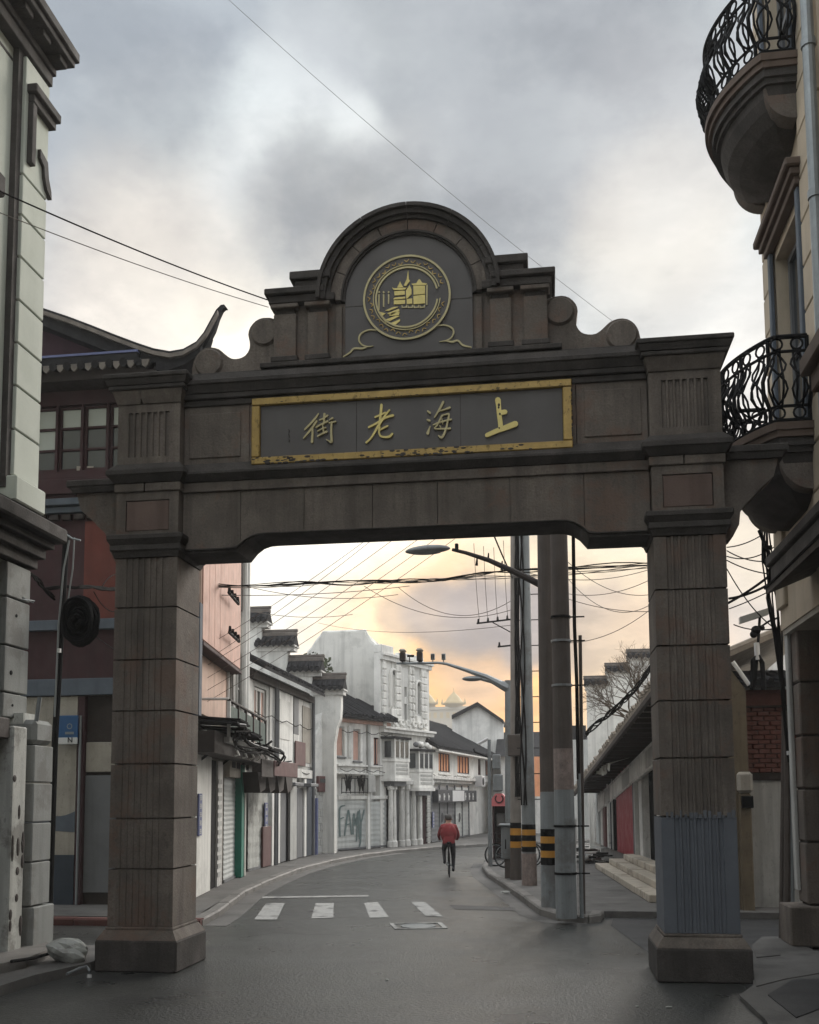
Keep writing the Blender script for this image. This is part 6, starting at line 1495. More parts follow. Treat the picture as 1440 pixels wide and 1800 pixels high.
# white house behind, right
wh = thing('far_white_house', (6, 28, 0), 'flat-roofed white house with small windows behind the brick house', 'house')
FW_ = Fr((4.2, 28), (9, 28))
def hw_(px0, t_, b_, px1): p, q_ = atY(px0, t_, 28), atY(px1, b_, 28); return (p.x-4.2, q_.x-4.2, q_.z, p.z)
zt_ = atY(1330, 1142, 28).z
w1 = hw_(1386, 1178, 1195, 1400); w1b = hw_(1329, 1175, 1190, 1352)
mb = MB(FW_); wall(mb, 0, 4.8, 0, zt_, [w1b], t=.3, reveal=.1); mb.box(0, 4.8, -3, -.31, 0, zt_-.05); mb.build('wall', 'white', wh)
window(FW_, wh, w1b[0], w1b[1], w1b[2], w1b[3], 'greywall', 'glass', 2, 2, deep=.06, fw=.03)
MB(FW_).box(-.1, 4.9, -.4, .12, zt_, zt_+.08).build('parapet', 'greywall', wh)
t0 = atY(1344, 1115, 29); MB().box(t0.x, t0.x+2.5, 29, 31, 0, atY(1344, 1118, 29).z).build('roof_room', 'white', wh)
p, q_ = atY(1346, 1120, 28.95), atY(1362, 1137, 28.95); MB().box(p.x, q_.x, 28.93, 28.99, q_.z, p.z).build('roof_window', 'glass', wh)
# lamp and camera mast on the brick house
cm = thing('camera_mast', (4.0, 19.4, 4), 'angled floodlight camera on a black forked mast above the brick house', 'camera')
y_ = 19.0
MB().tube([atY(1327, 1205, y_), atY(1331, 1160, y_), atY(1336, 1080, y_)], .025, 6).build('mast', 'iron', cm)
MB().tube([atY(1323, 1212, y_), atY(1324, 1160, y_), atY(1332, 1150, y_), atY(1340, 1165, y_), atY(1343, 1212, y_)], .045, 8).build('fork_base', 'black', cm)
p, q_ = atY(1300, 1092, y_), atY(1350, 1076, y_); mb = MB(); dv = (q_-p).normalized(); up_ = Vector((0, 0, 1)); P = []
for e in (p, q_):
    for a_, b_ in ((-.07, -.05), (.07, -.05), (.07, .07), (-.07, .07)): P.append(e+Vector((0, a_, b_)))
mb.add(P, [(0, 1, 2, 3), (4, 7, 6, 5), (0, 4, 5, 1), (1, 5, 6, 2), (2, 6, 7, 3), (3, 7, 4, 0)]); mb.build('lamp_housing', 'steel', cm)
for (px, py, r) in ((1329, 1108, .09), (1325, 1115, .07), (1340, 1104, .05)): MB().ell(atY(px, py, y_), (r, r, r), 10, 7).build('camera_head', 'iron', cm)
MB().tube([atY(1337, 1102, y_), atY(1352, 1092, y_), atY(1370, 1085, y_)], .02, 6).build('bracket_arm', 'iron', cm)
MB().tube([atY(1330, 1130, y_), atY(1332, 1160, y_)], .05, 8).build('white_sleeve', 'signwhite', cm)

# ================================================================== POLES ON THE ISLAND
def pole(px_b, py_b, px_t, py_t, r0, r1, name, label, secs, group='utility poles on the right island', ztop=9.5, lean=True, cat='utility pole'):
    """secs: (z0, z1, material, extra radius)"""
    b = atG(px_b, py_b, .115); y = b.y; t = atY(px_t, py_t, y)
    k = (t.x-b.x)/(t.z-b.z) if lean else 0
    th = thing(name, (b.x, y, .1), label, cat, group)
    for z0, z1, mt_, ex in secs:
        f0, f1 = z0/ztop, z1/ztop
        MB().tube([(b.x+k*z0, y, z0+.001), (b.x+k*z1, y, z1-.001)], [r0+(r1-r0)*f0+ex, r0+(r1-r0)*f1+ex], 18).build('pole_section' if ex < .003 else 'band', mt_, th)
    def at_(z, off=0): return Vector((b.x+k*z+off, y, z))
    return th, at_, y
def zpx(y, px, py): return atY(px, py, y).z
# P2 big pole, front
y2 = atG(996, 1612, .115).y
z_a, z_b = zpx(y2, 990, 1388), zpx(y2, 990, 1316)
p2, a2_, y2 = pole(996, 1612, 983, 960, .185, .14, 'utility_pole', 'thick round pole nearest the road corner, brown above and grey below with torn posters', [(.1, z_a, 'pole_grey', 0), (z_a, z_b, 'pole_torn', .002), (z_b, 10, 'pole_brown', 0)])
for py in (1085, 1127, 1205, 1452, 1535): z = zpx(y2, 990, py); MB().tube([a2_(z-.02), a2_(z+.02)], .20-.004*z, 16).build('strap', 'iron' if py > 1400 or py == 1085 else 'steel', p2)
for py in (1085, 1127, 1205, 1452, 1535): z = zpx(y2, 990, py); MB().tube([a2_(z, .1), a2_(z, .42)], .014, 5).build('standoff', 'iron', p2)
# P1
b1 = atG(967, 1596, .115); y1_ = b1.y
zz1 = [zpx(y1_, 962, v) for v in (1520, 1507, 1495, 1482, 1470, 1457)]; zpt = zpx(y1_, 962, 1392)
secs = [(.1, zz1[0], 'pole_grey', 0)]+[(zz1[i], zz1[i+1], ('black', 'yellow')[i % 2], .002) for i in range(5)]+[(zz1[5], zpt, 'pole_grey', 0), (zpt, 10, 'pole_brown', 0)]
p1_, a1_, y1_ = pole(967, 1596, 958, 960, .165, .14, 'utility_pole', 'dark round pole with bold yellow and black bands, left of the torn-poster pole', secs)
# thin conduit poles
p3_, a3_, y3 = pole(1023, 1612, 1009, 960, .035, .025, 'conduit_pole', 'thin bent black conduit rising beside the thick pole', [(.1, 2.6, 'steel', 0)], cat='conduit pole')
MB().tube([a3_(2.6), atY(1017, 1370, y3), atY(1014, 1200, y3), atY(1010, 1100, y3), atY(1008, 950, y3), atY(1007, 880, y3)], .032, 8).build('conduit', 'wire', p3_)
p4_, a4_, y4 = pole(1026, 1608, 1020, 1128, .035, .03, 'thin_post', 'slim plain steel post with a flat top behind the black conduit', [(.1, zpx(18.9, 1020, 1128), 'pole_brown', 0)], cat='post')
MB().tube([atG(1013, 1610, .11), atY(1011, 1500, 18.7), atY(1012, 1440, 18.7)], .022, 6).build('pale_pipe', 'signwhite', p4_)
# back cluster
y5 = atG(929, 1556, .115).y
zs_ = [zpx(y5, 927, v) for v in (1497, 1488, 1478, 1468, 1458, 1449)]
p5_, a5_, y5 = pole(931, 1556, 922, 960, .17, .12, 'utility_pole', 'grey pole with a broad brown foot and yellow bands behind the grey cabinet', [(.1, zpx(y5, 927, 1500), 'pole_torn', .012), (zpx(y5, 927, 1500), zs_[0], 'pole_grey', 0)]+[(zs_[i], zs_[i+1], ('black', 'yellow')[i % 2], .003) for i in range(5)]+[(zs_[5], 10, 'pole_grey', 0)])
y6 = atG(900, 1546, .115).y
zs_ = [zpx(y6, 903, v) for v in (1490, 1479, 1468, 1456, 1446)]
p6_, a6_, y6 = pole(907, 1546, 905, 960, .145, .11, 'utility_pole', 'weathered concrete pole wrapped in black cables, leftmost of the tall pole cluster', [(.1, zs_[0], 'pole_brown', 0)]+[(zs_[i], zs_[i+1], ('yellow', 'black')[i % 2], .003) for i in range(4)]+[(zs_[4], 10, 'concrete_pole', 0)])
random.seed(41)
for i in range(7):
    pts = []; ph = random.uniform(0, 6)
    for k in range(16): z = 2.2+k*.5; pts.append(a6_(z, .05*math.sin(k*.8+ph)+.06)+Vector((0, -.17, 0)))
    MB().tube(pts, random.choice((.012, .018, .026)), 5).build('cable', 'wire', p6_)
for py in range(1000, 1450, 45):
    z = zpx(y5, 922, py); MB().tube([a5_(z, -.25), a5_(z, .32)], .012, 5).build('step_iron', 'iron', p5_)
for i in range(3):
    pts = [a5_(2.0+k*.55, -.1+.07*math.sin(k*.6+i*2))+Vector((0, -.16, 0)) for k in range(14)]; MB().tube(pts, .02, 5).build('cable', 'wire', p5_)
p = a6_(zpx(y6, 905, 1310)); MB().box(p.x-.19, p.x+.16, p.y-.3, p.y-.16, zpx(y6, 905, 1330), zpx(y6, 905, 1292), .02).build('cable_box', 'pole_brown', p6_)
# lamp pole of the middle
y7 = 27.6
p7b = atY(893.5, 1500, y7)
lp = thing('street_lamp', (p7b.x, y7, .1), 'grey street lamp with long arm and small lamp head, standing left of the pole cluster', 'street lamp')
MB().tube([(p7b.x, y7, .11), (atY(893, 1196, y7).x, y7, atY(893, 1196, y7).z)], [.095, .085], 14).build('lamp_post', 'pole_grey', lp)
def P7(px, py): return atY(px, py, y7)
MB().tube([P7(893, 1205), P7(868, 1198), P7(845, 1193)], [.10, .07, .05], 8).build('lamp_arm', 'steel', lp)
mb = MB(); c_ = P7(831, 1193); mb.ell((c_.x, c_.y, c_.z), (.30, .13, .075), 16, 8); mb.build('lamp_head', 'steel', lp, smooth=True)
ca = thing('traffic_camera_arm', P7(893, 1200), 'long bent arm carrying two tall cameras and small boxes over the street', 'traffic cameras')
MB().tube([P7(893, 1210), P7(855, 1190), P7(820, 1178), P7(785, 1167), P7(770, 1165), P7(730, 1166), P7(697, 1166)], [.13, .08, .055, .04, .035, .035, .03], 8).build('arm', 'steel', ca)
for px, h_, w_ in ((708, 22, 10), (738, 23, 10)):
    a, b = P7(px-w_/2, 1163), P7(px+w_/2, 1163-h_)
    MB().box(a.x, b.x, y7-.1, y7+.12, a.z, b.z-.09, .03).build('camera_body', 'wood', ca); MB().box(a.x-.015, b.x+.015, y7-.13, y7+.14, b.z-.1, b.z, .05).build('camera_cap', 'beige', ca)
    MB().tube([P7(px, 1167), P7(px, 1161)], .025, 6).build('camera_stem', 'iron', ca)
for px in (761, 780):
    a, b = P7(px-3.5, 1160), P7(px+3.5, 1149); MB().box(a.x, b.x, y7-.05, y7+.05, a.z, b.z, .01).build('sensor_box', 'steel', ca); MB().tube([P7(px, 1165), P7(px, 1159)], .015, 5).build('sensor_stem', 'steel', ca)
    for k in (0, 1): MB().box(a.x+.02+k*.04, a.x+.045+k*.04, y7-.056, y7-.05, a.z+.03, b.z-.03).build('sensor_eye', 'iron', ca)
MB().tube([P7(716, 1153), P7(728, 1153)], .035, 8).build('bullet_camera', 'iron', ca); MB().tube([P7(720, 1154), P7(720, 1165)], .015, 5).build('camera_stem', 'iron', ca)
# near lamp on the thick poles
nl = thing('street_lamp', atY(960, 1040, 19.9), 'large street lamp reaching in from the thick poles under the arch beam', 'street lamp')
Q = lambda px, py: atY(px, py, 19.9)
MB().tube([Q(975, 1040), Q(955, 1030), Q(900, 1003), Q(860, 985), Q(820, 972), Q(795, 966)], [.085, .075, .06, .05, .04, .035], 10).build('lamp_arm', 'wood', nl)
mb = MB(); c_ = Q(752, 967); mb.ell((0, 0, 0), (.47, .17, .10), 24, 12)
for v in mb.v:
    t = v.x/.47; v.z *= (1 if v.z > 0 else .75); v.z += .02*t; v.y *= 1-.25*max(0, t)
    v.x += c_.x; v.y += c_.y; v.z += c_.z
mb.build('lamp_head', 'pole_grey', nl, smooth=True)
mb = MB(); mb.ell((c_.x-.05, c_.y, c_.z-.045), (.34, .12, .05), 18, 8); mb.build('lamp_glass', 'steel', nl, smooth=True)
MB().box(Q(800, 960).x, Q(806, 960).x, 19.85, 19.95, Q(803, 970).z, Q(803, 956).z, .01).build('photo_cell', 'iron', nl)
for px, py in ((838, 990), (858, 984), (882, 998)): MB().tube([Q(px, py+4), Q(px+1, py-12)], [.03, .012], 6).build('insulator', 'iron', nl)
MB().box(Q(962, 1030).x, Q(976, 1030).x, 19.75, 19.98, Q(968, 1052).z, Q(968, 1020).z, .02).build('mount_bracket', 'iron', nl)
# insulator cross arms on the concrete pole
for (x0p, y0p, x1p, y1p, n_) in ((838, 1096, 898, 1088, 4), (875, 1137, 898, 1134, 1)):
    ia = thing('insulator_arm', atY(898, y1p, y6), 'thin steel cross arm with %s on the pole cluster' % ('four black insulators' if n_ == 4 else 'one small insulator'), 'insulator arm')
    MB().tube([atY(x0p, y0p, y6), atY(x1p+6, y1p, y6)], .022, 6).build('cross_arm', 'iron', ia)
    for k in range(n_): p = atY(x0p+3+k*17, y0p-(y0p-y1p)*k/4, y6); MB().tube([p, p+Vector((0, 0, .12))], [.035, .02], 7).build('insulator', 'iron', ia)
    MB().tube([atY(x0p+28, y0p-2, y6), atY(x1p+5, y1p+26, y6)], .014, 5).build('stay', 'iron', ia)
# thin signal pole with boxes
y8 = atG(863, 1524, .115).y
sp8 = thing('signal_pole', (atY(862, 1500, y8).x, y8, .1), 'slim grey pole with two hanging boxes and a floodlight, beside the phone booth', 'pole')
S8 = lambda px, py, dy=0: atY(px, py, y8+dy)
MB().tube([S8(862, 1523), S8(860, 1300)], [.065, .05], 10).build('mast', 'pole_grey', sp8)
MB().tube([S8(861, 1332), S8(835, 1322), S8(833, 1316)], .03, 6).build('side_arm', 'iron', sp8)
MB().tube([S8(840, 1308), S8(858, 1298)], .05, 6).build('floodlight', 'signwhite', sp8)
for x0p, x1p, t_, b_ in ((866, 880, 1326, 1352), (867, 884, 1361, 1391)): a, b = S8(x0p, b_), S8(x1p, t_); MB().box(a.x, b.x, y8-.12, y8+.12, a.z, b.z, .03).build('equipment_box', 'pole_grey', sp8)
# cabinet on a post
y9 = atG(893, 1543, .115).y
cbn = thing('control_cabinet', (atY(893, 1540, y9).x, y9, .1), 'grey control cabinet with overhanging lid on a darker pedestal', 'cabinet')
a, b = atY(882, 1509, y9), atY(909, 1452, y9); MB().box(a.x, b.x, y9-.22, y9+.22, a.z, b.z, .02).build('cabinet_body', 'pole_grey', cbn)
MB().box(a.x-.05, b.x+.05, y9-.27, y9+.27, b.z+.002, b.z+.06, .015).build('cabinet_lid', 'steel', cbn)
a, b = atY(888, 1543, y9), atY(909, 1509, y9); MB().box(a.x, b.x, y9-.16, y9+.16, .115, a.z+.55, .01).build('pedestal', 'pole_brown', cbn)
MB().box(a.x+.02, a.x+.05, y9-.235, y9-.22, b.z+.25, b.z+.5).build('door_handle', 'iron', cbn)
# phone booth
yb_ = 33.6
pbx = thing('phone_booth', (atY(878, 1450, yb_).x, yb_, .1), 'red telephone booth with pink-red canopy at the bend', 'phone booth')
B = lambda px, py: atY(px, py, yb_)
x0, x1 = B(866, 1450).x, B(891, 1450).x; zt = B(878, 1417).z
MB().box(x0, x1, yb_+.75, yb_+.8, .115, zt).build('back_panel', 'darkred', pbx)
for x in (x0, x1-.05): MB().box(x, x+.05, yb_, yb_+.75, .115, zt).build('side_panel', 'darkred', pbx)
MB().prism([(x0-.08, zt), (x1+.08, zt), (x1+.05, zt+.2), ((x0+x1)/2+.1, zt+.42), ((x0+x1)/2-.12, zt+.42), (x0-.05, zt+.2)], yb_-.1, yb_+.85).build('canopy', 'redl', pbx)
MB().tube([((x0+x1)/2+.13*math.cos(w), yb_-.12, zt+.25+.13*math.sin(w)) for w in [.72*math.pi+1.56*math.pi*k/12 for k in range(13)]], .022, 6).build('canopy_mark', 'darkred', pbx)
MB().box((x0+x1)/2-.13, (x0+x1)/2+.13, yb_+.6, yb_+.75, 1.2, 1.65, .02).build('telephone', 'signwhite', pbx)
MB().box(x0+.05, x1-.05, yb_+.3, yb_+.75, .95, 1.0).build('shelf', 'darkred', pbx)
for z in (.3, .55, .8): MB().box(x0+.1, x1-.1, yb_+.70, yb_+.74, z, z+.12, .01).build('grille_bar', 'maroon', pbx)
# bicycles
def bicycle(loc, ang, label, group=None, s=1.0, mat='iron'):
    th = thing('bicycle', loc, label, 'bicycle', group); L0 = Vector(loc); c_, sn = math.cos(ang), math.sin(ang)
    T = lambda x, y, z: L0+Vector((x*c_-y*sn, x*sn+y*c_, z))*s
    for x in (-.52, .52):
        w = MB(T).tube([(x+.33*math.cos(a), 0, .34+.33*math.sin(a)) for a in [2*math.pi*k/20 for k in range(21)]], .018, 6, False).build('wheel', 'black', th)
        MB(T).tube([(x+.30*math.cos(a), 0, .34+.30*math.sin(a)) for a in [2*math.pi*k/20 for k in range(21)]], .010, 5, False).build('rim', 'steel', w)
        for k in range(8): a = math.pi*k/8; MB(T).tube([(x+.29*math.cos(a), 0, .34+.29*math.sin(a)), (x-.29*math.cos(a), 0, .34-.29*math.sin(a))], .004, 4).build('spoke', 'steel', w)
        MB(T).tube([(x, -.05, .34), (x, .05, .34)], .03, 8).build('hub', 'steel', w)
    for seg_ in (((-.52, 0, .34), (-.18, 0, .80)), ((-.18, 0, .80), (.36, 0, .82)), ((.36, 0, .82), (-.05, 0, .30)), ((-.05, 0, .30), (-.22, 0, .88)), ((-.52, 0, .34), (-.05, 0, .30)), ((.52, 0, .34), (.34, 0, .98))): MB(T).tube(seg_, .018, 7).build('frame_tube', mat, th)
    MB(T).tube([(.28, -.26, 1.02), (.34, -.12, 1.02), (.34, .12, 1.02), (.28, .26, 1.02)], .014, 6).build('handlebar', 'steel', th)
    MB(T).ell((-.24, 0, .92), (.13, .07, .04), 10, 6).build('saddle', 'black', th)
    MB(T).tube([(-.05, -.12, .20), (-.05, -.06, .30), (-.05, .06, .30), (-.05, .12, .40)], .012, 5).build('crank', 'steel', th)
    return th
b_ = atG(880, 1524, .115); bicycle((b_.x+.35, b_.y+.4, .12), R_(15), 'parked black bicycle at the foot of the phone booth', 'parked bicycles')
b_ = atG(905, 1528, .115); bicycle((b_.x+.1, b_.y+.9, .12), R_(35), 'parked dark bicycle mostly hidden behind the grey cabinet', 'parked bicycles')

# ================================================================== CYCLIST
cy = atG(787, 1543)
cyc = bicycle((cy.x, cy.y+.4, .02), R_(97), 'bicycle ridden by the person in red down the middle of the street')
def person(x, y, z, ang, label):
    """rider seen from behind, leaning to the bars: one skinned surface"""
    th = thing('person', (x, y, z), label, 'person'); L0 = Vector((x, y, z)); c_, sn = math.cos(ang), math.sin(ang)
    T = lambda a, b, c__: L0+Vector((a*c_-b*sn, a*sn+b*c_, c__))
    V = {'pel': ((-.20, 0, .98), .15), 'waist': ((-.14, 0, 1.10), .14), 'chest': ((-.02, 0, 1.33), .165), 'neck': ((.06, 0, 1.50), .06), 'head': ((.10, 0, 1.60), .095), 'crown': ((.11, 0, 1.70), .07)}
    E = [('pel', 'waist'), ('waist', 'chest'), ('chest', 'neck'), ('neck', 'head'), ('head', 'crown')]
    for s, k in ((-1, 'l'), (1, 'r')):
        kz, fz, fx = (.62, .24, .06) if s < 0 else (.78, .46, -.02)
        V.update({'hip'+k: ((-.18, s*.10, .94), .10), 'kn'+k: ((.16, s*.13, kz), .068), 'an'+k: ((fx-.06, s*.12, fz), .042), 'to'+k: ((fx+.10, s*.12, fz-.06), .035),
                  'sh'+k: ((0, s*.19, 1.42), .07), 'el'+k: ((.10, s*.28, 1.16), .047), 'wr'+k: ((.27, s*.25, 1.07), .032), 'ha'+k: ((.33, s*.245, 1.055), .034)})
        E += [('pel', 'hip'+k), ('hip'+k, 'kn'+k), ('kn'+k, 'an'+k), ('an'+k, 'to'+k), ('chest', 'sh'+k), ('sh'+k, 'el'+k), ('el'+k, 'wr'+k), ('wr'+k, 'ha'+k)]
        for f in range(4): V['f%s%d' % (k, f)] = ((.375+.004*f, s*(.225+.018*f), 1.03-.006*abs(f-1.5)), .011); E.append(('ha'+k, 'f%s%d' % (k, f)))
        V['th'+k] = ((.34, s*.205, 1.035), .012); E.append(('ha'+k, 'th'+k))
    names = list(V); idx = {n: i for i, n in enumerate(names)}
    me = bpy.data.meshes.new('person_body'); me.from_pydata([T(*V[n][0])-L0 for n in names], [(idx[a], idx[b]) for a, b in E], [])
    o = bpy.data.objects.new('body', me); COL.objects.link(o); o.parent = th; BASE[o.name] = L0
    md = o.modifiers.new('skin', 'SKIN'); md.use_smooth_shade = True
    for n, sv in zip(names, me.skin_vertices[0].data): r = V[n][1]; sv.radius = (r, r*(.8 if n in ('pel', 'waist', 'chest') else 1))
    me.skin_vertices[0].data[0].use_root = True
    o.modifiers.new('sub', 'SUBSURF').levels = 2; o.modifiers['sub'].render_levels = 2
    bpy.context.view_layer.update(); ev = bpy.data.meshes.new_from_object(o.evaluated_get(bpy.context.evaluated_depsgraph_get())); o.modifiers.clear(); o.data = ev
    ev.materials.clear(); [ev.materials.append(MT[m_]) for m_ in ('skin', 'jacket', 'trousers')]
    Ti = Matrix(((c_, sn, 0), (-sn, c_, 0), (0, 0, 1)))
    for p in ev.polygons:
        q = Ti @ p.center
        p.material_index = 0 if (q.z > 1.50 or (q.x > .285 and q.z > .95)) else (1 if q.z > .96 else 2)
        p.use_smooth = True
    MB(T).ell((-.05, 0, 1.22), (.18, .235, .29), 16, 10).build('jacket', 'jacket', th, smooth=True)
    MB(T).ell((.09, 0, 1.665), (.112, .10, .10), 14, 8).build('cap', 'hair', th, smooth=True)
    MB(T).ell((.195, 0, 1.60), (.02, .014, .02), 8, 6).build('nose', 'skin', th)
    for s in (-1, 1): MB(T).ell((.10, s*.095, 1.61), (.02, .012, .03), 8, 6).build('ear', 'skin', th); MB(T).ell((.185, s*.035, 1.625), (.008, .012, .007), 6, 5).build('eye', 'ink', th); MB(T).ell(((.12 if s < 0 else .04), s*.12, (.21 if s < 0 else .43)), (.12, .045, .045), 10, 6).build('shoe', 'black', th)
    MB(T).box(.182, .19, -.025, .025, 1.555, 1.562).build('mouth', 'maroon', th)
person(cy.x, cy.y+.4, -.03, R_(97), 'cyclist in a red jacket and grey cap riding away down the street')

# ================================================================== CABLES
CAB = [0]
def cable(p, q_, sag, r, label, mat='wire', group=None, n=22):
    p, q_ = Vector(p), Vector(q_); pts = []
    for i in range(n+1): t = i/n; v = p.lerp(q_, t); v.z -= 4*sag*t*(1-t); pts.append(v)
    mb = MB(); mb.tube(pts, r, 5); o = mb.build('overhead_cable', mat, None, label, 'cable', group); return o
def bundle(ptsL, n_, spread, r, label, mat='wire', group=None, seed=1):
    """twisted bundle: strands are parts"""
    random.seed(seed); P = [Vector(p) for p in ptsL]; t = thing('cable_bundle', P[0], label, 'cables', group)
    for k in range(n_):
        ph = random.uniform(0, 6.28); w = random.uniform(.6, 1.4); out_ = []; N_ = 40
        for i in range(N_+1):
            f = i/N_*(len(P)-1); j = min(int(f), len(P)-2); q = P[j].lerp(P[j+1], f-j)
            s = math.sin(math.pi*i/N_)
            out_.append(q+Vector((0, spread*math.sin(i*.9*w+ph), spread*(math.cos(i*.55*w+ph)-.3*s))))
        MB().tube(out_, r*random.uniform(.7, 1.2), 5).build('strand', mat, t)
# main bundle across the opening
Yc = 20.5
bundle([atY(352, 1028, 21.5), atY(440, 1027, 21), atY(560, 1025, Yc), atY(680, 1022, Yc), atY(760, 1017, Yc), atY(860, 1008, Yc), atY(960, 1000, 20.2), atY(1145, 990, 20)], 5, .045, .011, 'thick sagging bundle of dark cables slung across the street under the arch beam', seed=4)
bundle([atY(352, 1034, 21.5), atY(480, 1030, 21), atY(620, 1022, Yc), atY(720, 1022, Yc), atY(800, 1016, Yc), atY(960, 1012, 20.2), atY(1145, 996, 20)], 3, .03, .007, 'thinner looser cable bundle just below the main one', 'wirelight', seed=5)
GA = 'thin wires fanning up from the left facade'
for i, (a, b, c_, d_) in enumerate(((350, 1178, 700, 940), (350, 1200, 720, 958), (350, 1222, 740, 965), (350, 1242, 760, 975), (352, 1142, 640, 950), (352, 1168, 660, 940))):
    cable(atY(a, b, 21.6), atY(c_+40, d_-28, 20.6), .10, .006, 'thin slanting wire rising from the pink house, %s of six' % ['fourth from the bottom', 'third from the bottom', 'second from the bottom', 'lowest', 'topmost', 'second from the top'][i], 'wirelight', GA)
GB = 'faint wires hanging between the pole cluster and the far houses'
for i, (a, b, ya, c_, d_, yb2, sg) in enumerate(((430, 1030, 24, 700, 1045, 26, .2), (640, 1030, 26, 905, 1070, y6, .5), (700, 1032, 26, 905, 1052, y6, .6), (350, 1045, 21.5, 720, 1030, 24, .1), (560, 1095, 42, 905, 1098, y6, .3), (430, 1072, 28, 620, 1080, 30, .15))):
    cable(atY(a, b, ya), atY(c_, d_, yb2), sg, .009, ['faint sagging wire from the white pipe house at mid height', 'upper drooping wire into the pole cluster beside the cross arm', 'lower deeply drooping wire into the pole cluster', 'faint wire running close under the main cable bundle', 'long faint wire over the baroque building to the poles', 'short faint wire above the stepped gable wall'][i], 'wirelight', GB)
GC = 'thin wires hanging from the lamp arm to the cross arm'
for i, (a, b, c_, d_) in enumerate(((833, 955, 843, 1090), (850, 960, 858, 1090), (868, 962, 875, 1090), (885, 950, 893, 1088))):
    cable(atY(a, b, 24), atY(c_, d_, y6), .25, .007, '%s thin upright wire above the four black insulators' % ['leftmost', 'second from left', 'third from left', 'rightmost'][i], 'wirelight', GC)
cable(atY(868, 940, 24), atY(903, 1020, y6), .02, .02, 'dark stay bracing the top of the concrete pole')
GD = 'fine wires from the poles to the right shops'
for i, (a, b, c_, d_, sg) in enumerate(((905, 1000, 1145, 1000, .25), (925, 1020, 1145, 1018, .35), (985, 975, 1145, 1045, .3), (985, 1048, 1145, 1075, .1), (990, 1130, 1145, 1070, .2), (985, 1000, 1145, 1062, .5))):
    cable(atY(a, b, 22), atY(c_, d_, 22), sg, .008, 'fine wire from the poles to the right pillar, ' + ['topmost', 'second highest', 'steep slanting one', 'lowest but one', 'lowest, rising to the right', 'deepest sagging one'][i], 'wirelight', GD)
# woven cable rope climbing over the right shop roof
bundle([atY(1030, 1290, 24), atY(1060, 1262, 24), atY(1090, 1238, 24), atY(1120, 1205, 23), atY(1150, 1165, 22), atY(1170, 1140, 22)], 7, .07, .018, 'thick braided rope of cables climbing in front of the white stepped wall', seed=6)
# between pillar and right building
GE = 'tangled wires between the right pillar and the balcony corner'
for i, (a, b, c_, d_, sg) in enumerate(((1278, 968, 1362, 985, .08), (1278, 978, 1360, 962, .1), (1278, 985, 1365, 1010, .05), (1280, 1060, 1368, 1000, .03), (1282, 1052, 1366, 1018, .05), (1278, 1000, 1356, 1100, .1), (1278, 962, 1340, 940, .04), (1282, 1070, 1370, 1030, .02), (1290, 1098, 1360, 1105, .05))):
    cable(atY(a, b, 17), atY(c_, d_, 16), sg, .010 if i not in (3, 4) else .022, 'loose wire right of the right arch pillar, ' + ['just below the bracket', 'ending at the insulator bar', 'ending at the third junction box', 'thick upper slanting one', 'thick lower slanting one', 'steep one falling to the camera mast', 'highest one near the balcony belly', 'thin rising one', 'low level one'][i], 'wire', GE)
# overhead, in front and across the sky
cable(atY(-40, 318, 9), atY(470, 527, 13.3), .05, .009, 'taut dark cable from the upper left running to the arch shoulder')
cable(atY(-40, 358, 9), atY(472, 540, 13.3), .05, .0055, 'thinner pale cable just below the taut dark one at the upper left', 'wirelight')
cable(atY(370, -30, 16), atY(1180, 640, 22), .25, .0045, 'very thin wire crossing the sky diagonally behind the pediment', 'faintwire')
bundle([atY(-30, 985, 12.6), atY(20, 992, 12.8), atY(60, 1012, 13.4), atY(95, 1052, 14.1)], 3, .03, .02, 'thick black cable sweeping from the left cornice to the cable post', seed=8)
bundle([atY(-30, 1035, 12.3), atY(10, 1042, 12.7), atY(60, 1058, 13.2)], 2, .015, .012, 'short cable pair stapled along the left quoins', 'steel', seed=9)
bundle([atY(80, 1034, 14.4), atY(140, 1030, 15), atY(205, 1036, 16.5), atY(352, 1030, 21.4)], 3, .02, .02, 'black cables running from the post behind the left pillar to the pink house', seed=10)
for i, (a, b, c_, d_, sg) in enumerate(((180, 1030, 205, 1010, -.05), (165, 1040, 205, 1075, .1), (170, 1120, 205, 1145, .0))): cable(atY(a, b, 14.8), atY(c_, d_, 16), sg, .008, ['stray thin wire curling above the cable coil', 'stray thin wire sagging right of the cable coil', 'stray thin wire at the coil foot'][i], 'wire', 'stray wires around the coil')
# pipe standing on the left corner
pp2 = thing('vent_pipe', LFr(13.1, -.1, 3.2), 'short pale pipe poking up from the broken left corner pier', 'pipe')
MB().tube([atY(64, 1268, 12.9), atY(70, 1225, 12.9)], .03, 7).build('pipe_body', 'steel', pp2)
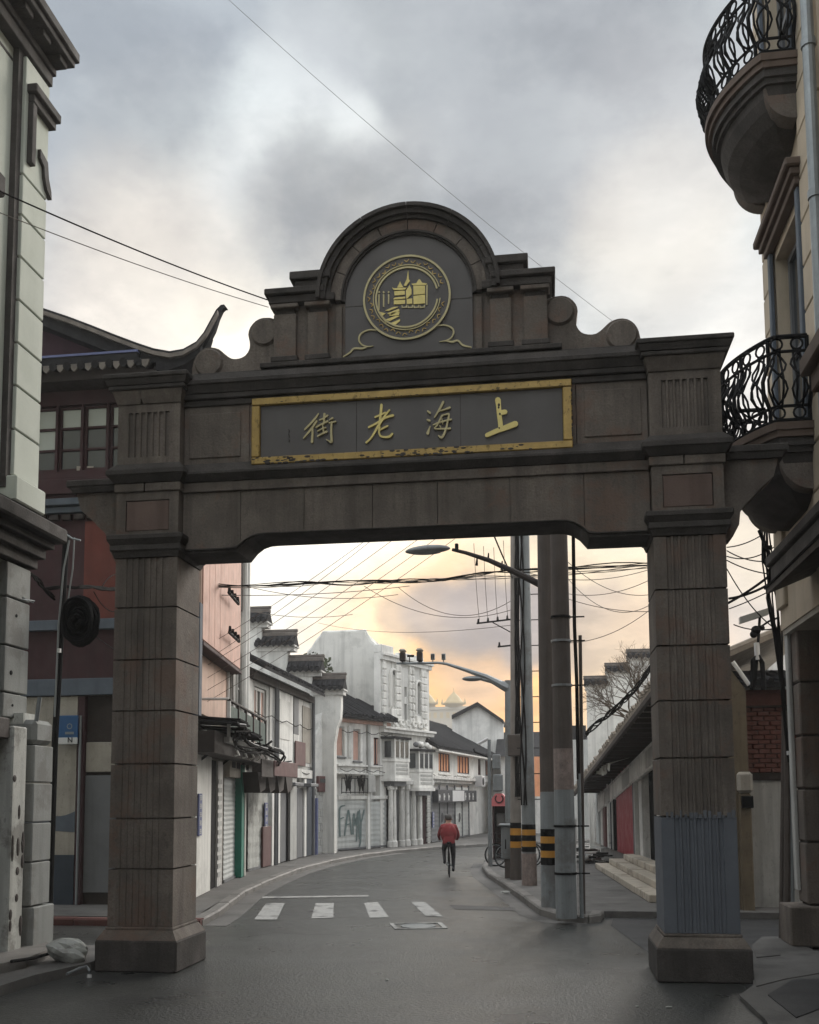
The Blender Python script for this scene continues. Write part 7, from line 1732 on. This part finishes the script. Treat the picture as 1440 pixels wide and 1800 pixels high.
# far right low roofs between poles
fr2 = thing('far_low_house', (1.5, 55, 0), 'dark low roofs far down the right side between the poles', 'house')
for k, (a, b, c_, d_, mt_) in enumerate(((1000, 1300, 1036, 1420, 'greywall'), (1004, 1275, 1030, 1300, 'tile'), (1000, 1322, 1034, 1335, 'tile'), (935, 1330, 952, 1400, 'orange'))):
    p, q_ = atY(a, d_, 50+k*.5), atY(b if False else c_, b, 50+k*.5); MB().box(p.x, q_.x, 50+k*.5, 53+k*.5, p.z if mt_ != 'greywall' else 0, q_.z).build(['wall', 'roof', 'eave', 'window_board'][k], mt_, fr2)
# buildings closing the view at the far right of the bend
bk = thing('background_house', (8, 60, 0), 'plain pale house closing the street behind the poles', 'house')
p, q_ = atY(880, 1330, 58), atY(1060, 1330, 58); MB().box(p.x, q_.x, 58, 64, 0, p.z).build('wall', 'whiteb', bk)
MB().prism([(57.6, p.z), (64.4, p.z), (61, p.z+1.6)], p.x-.3, q_.x+.3, 'x').build('roof', 'tile', bk)

# ================================================================== AIR
hz = MB().box(-410, 410, -70, 710, -1.2, 24).build('haze', 'wire'); hz['kind'] = 'stuff'
hm = bpy.data.materials.new('haze_air'); hm.use_nodes = True; n_ = hm.node_tree.nodes; n_.clear()
ho = n_.new('ShaderNodeOutputMaterial'); hv = n_.new('ShaderNodeVolumePrincipled'); hv.inputs['Density'].default_value = .0016; hv.inputs['Color'].default_value = (.95, .93, .9, 1)
hm.node_tree.links.new(hv.outputs[0], ho.inputs['Volume']); hz.data.materials.clear(); hz.data.materials.append(hm)

# cables clipped along the left facades
random.seed(88)
for i, (fr, a, b, z, lab) in enumerate(((FC, .2, 7.9, 4.75, 'black cable looping along the shop house wall under its windows'), (FC, .2, 7.9, 3.15, 'black cable running above the shop house doors'), (FD, .1, 3.6, 3.35, 'black cable sagging along the white shutter house'), (FD, .2, 3.7, 4.9, 'thin cable under the eave of the white shutter house'), (FF, .3, 9, 3.25, 'thin cable along the far orange-window house'))):
    mb = MB(fr); pts = []
    for k in range(25): t = k/24; pts.append((a+(b-a)*t, .14+.03*math.sin(k), z-.10*abs(math.sin(t*math.pi*4))+random.uniform(-.015, .015)))
    mb.tube(pts, .014, 5).build('wall_cable', 'wire', None, lab, 'cable')
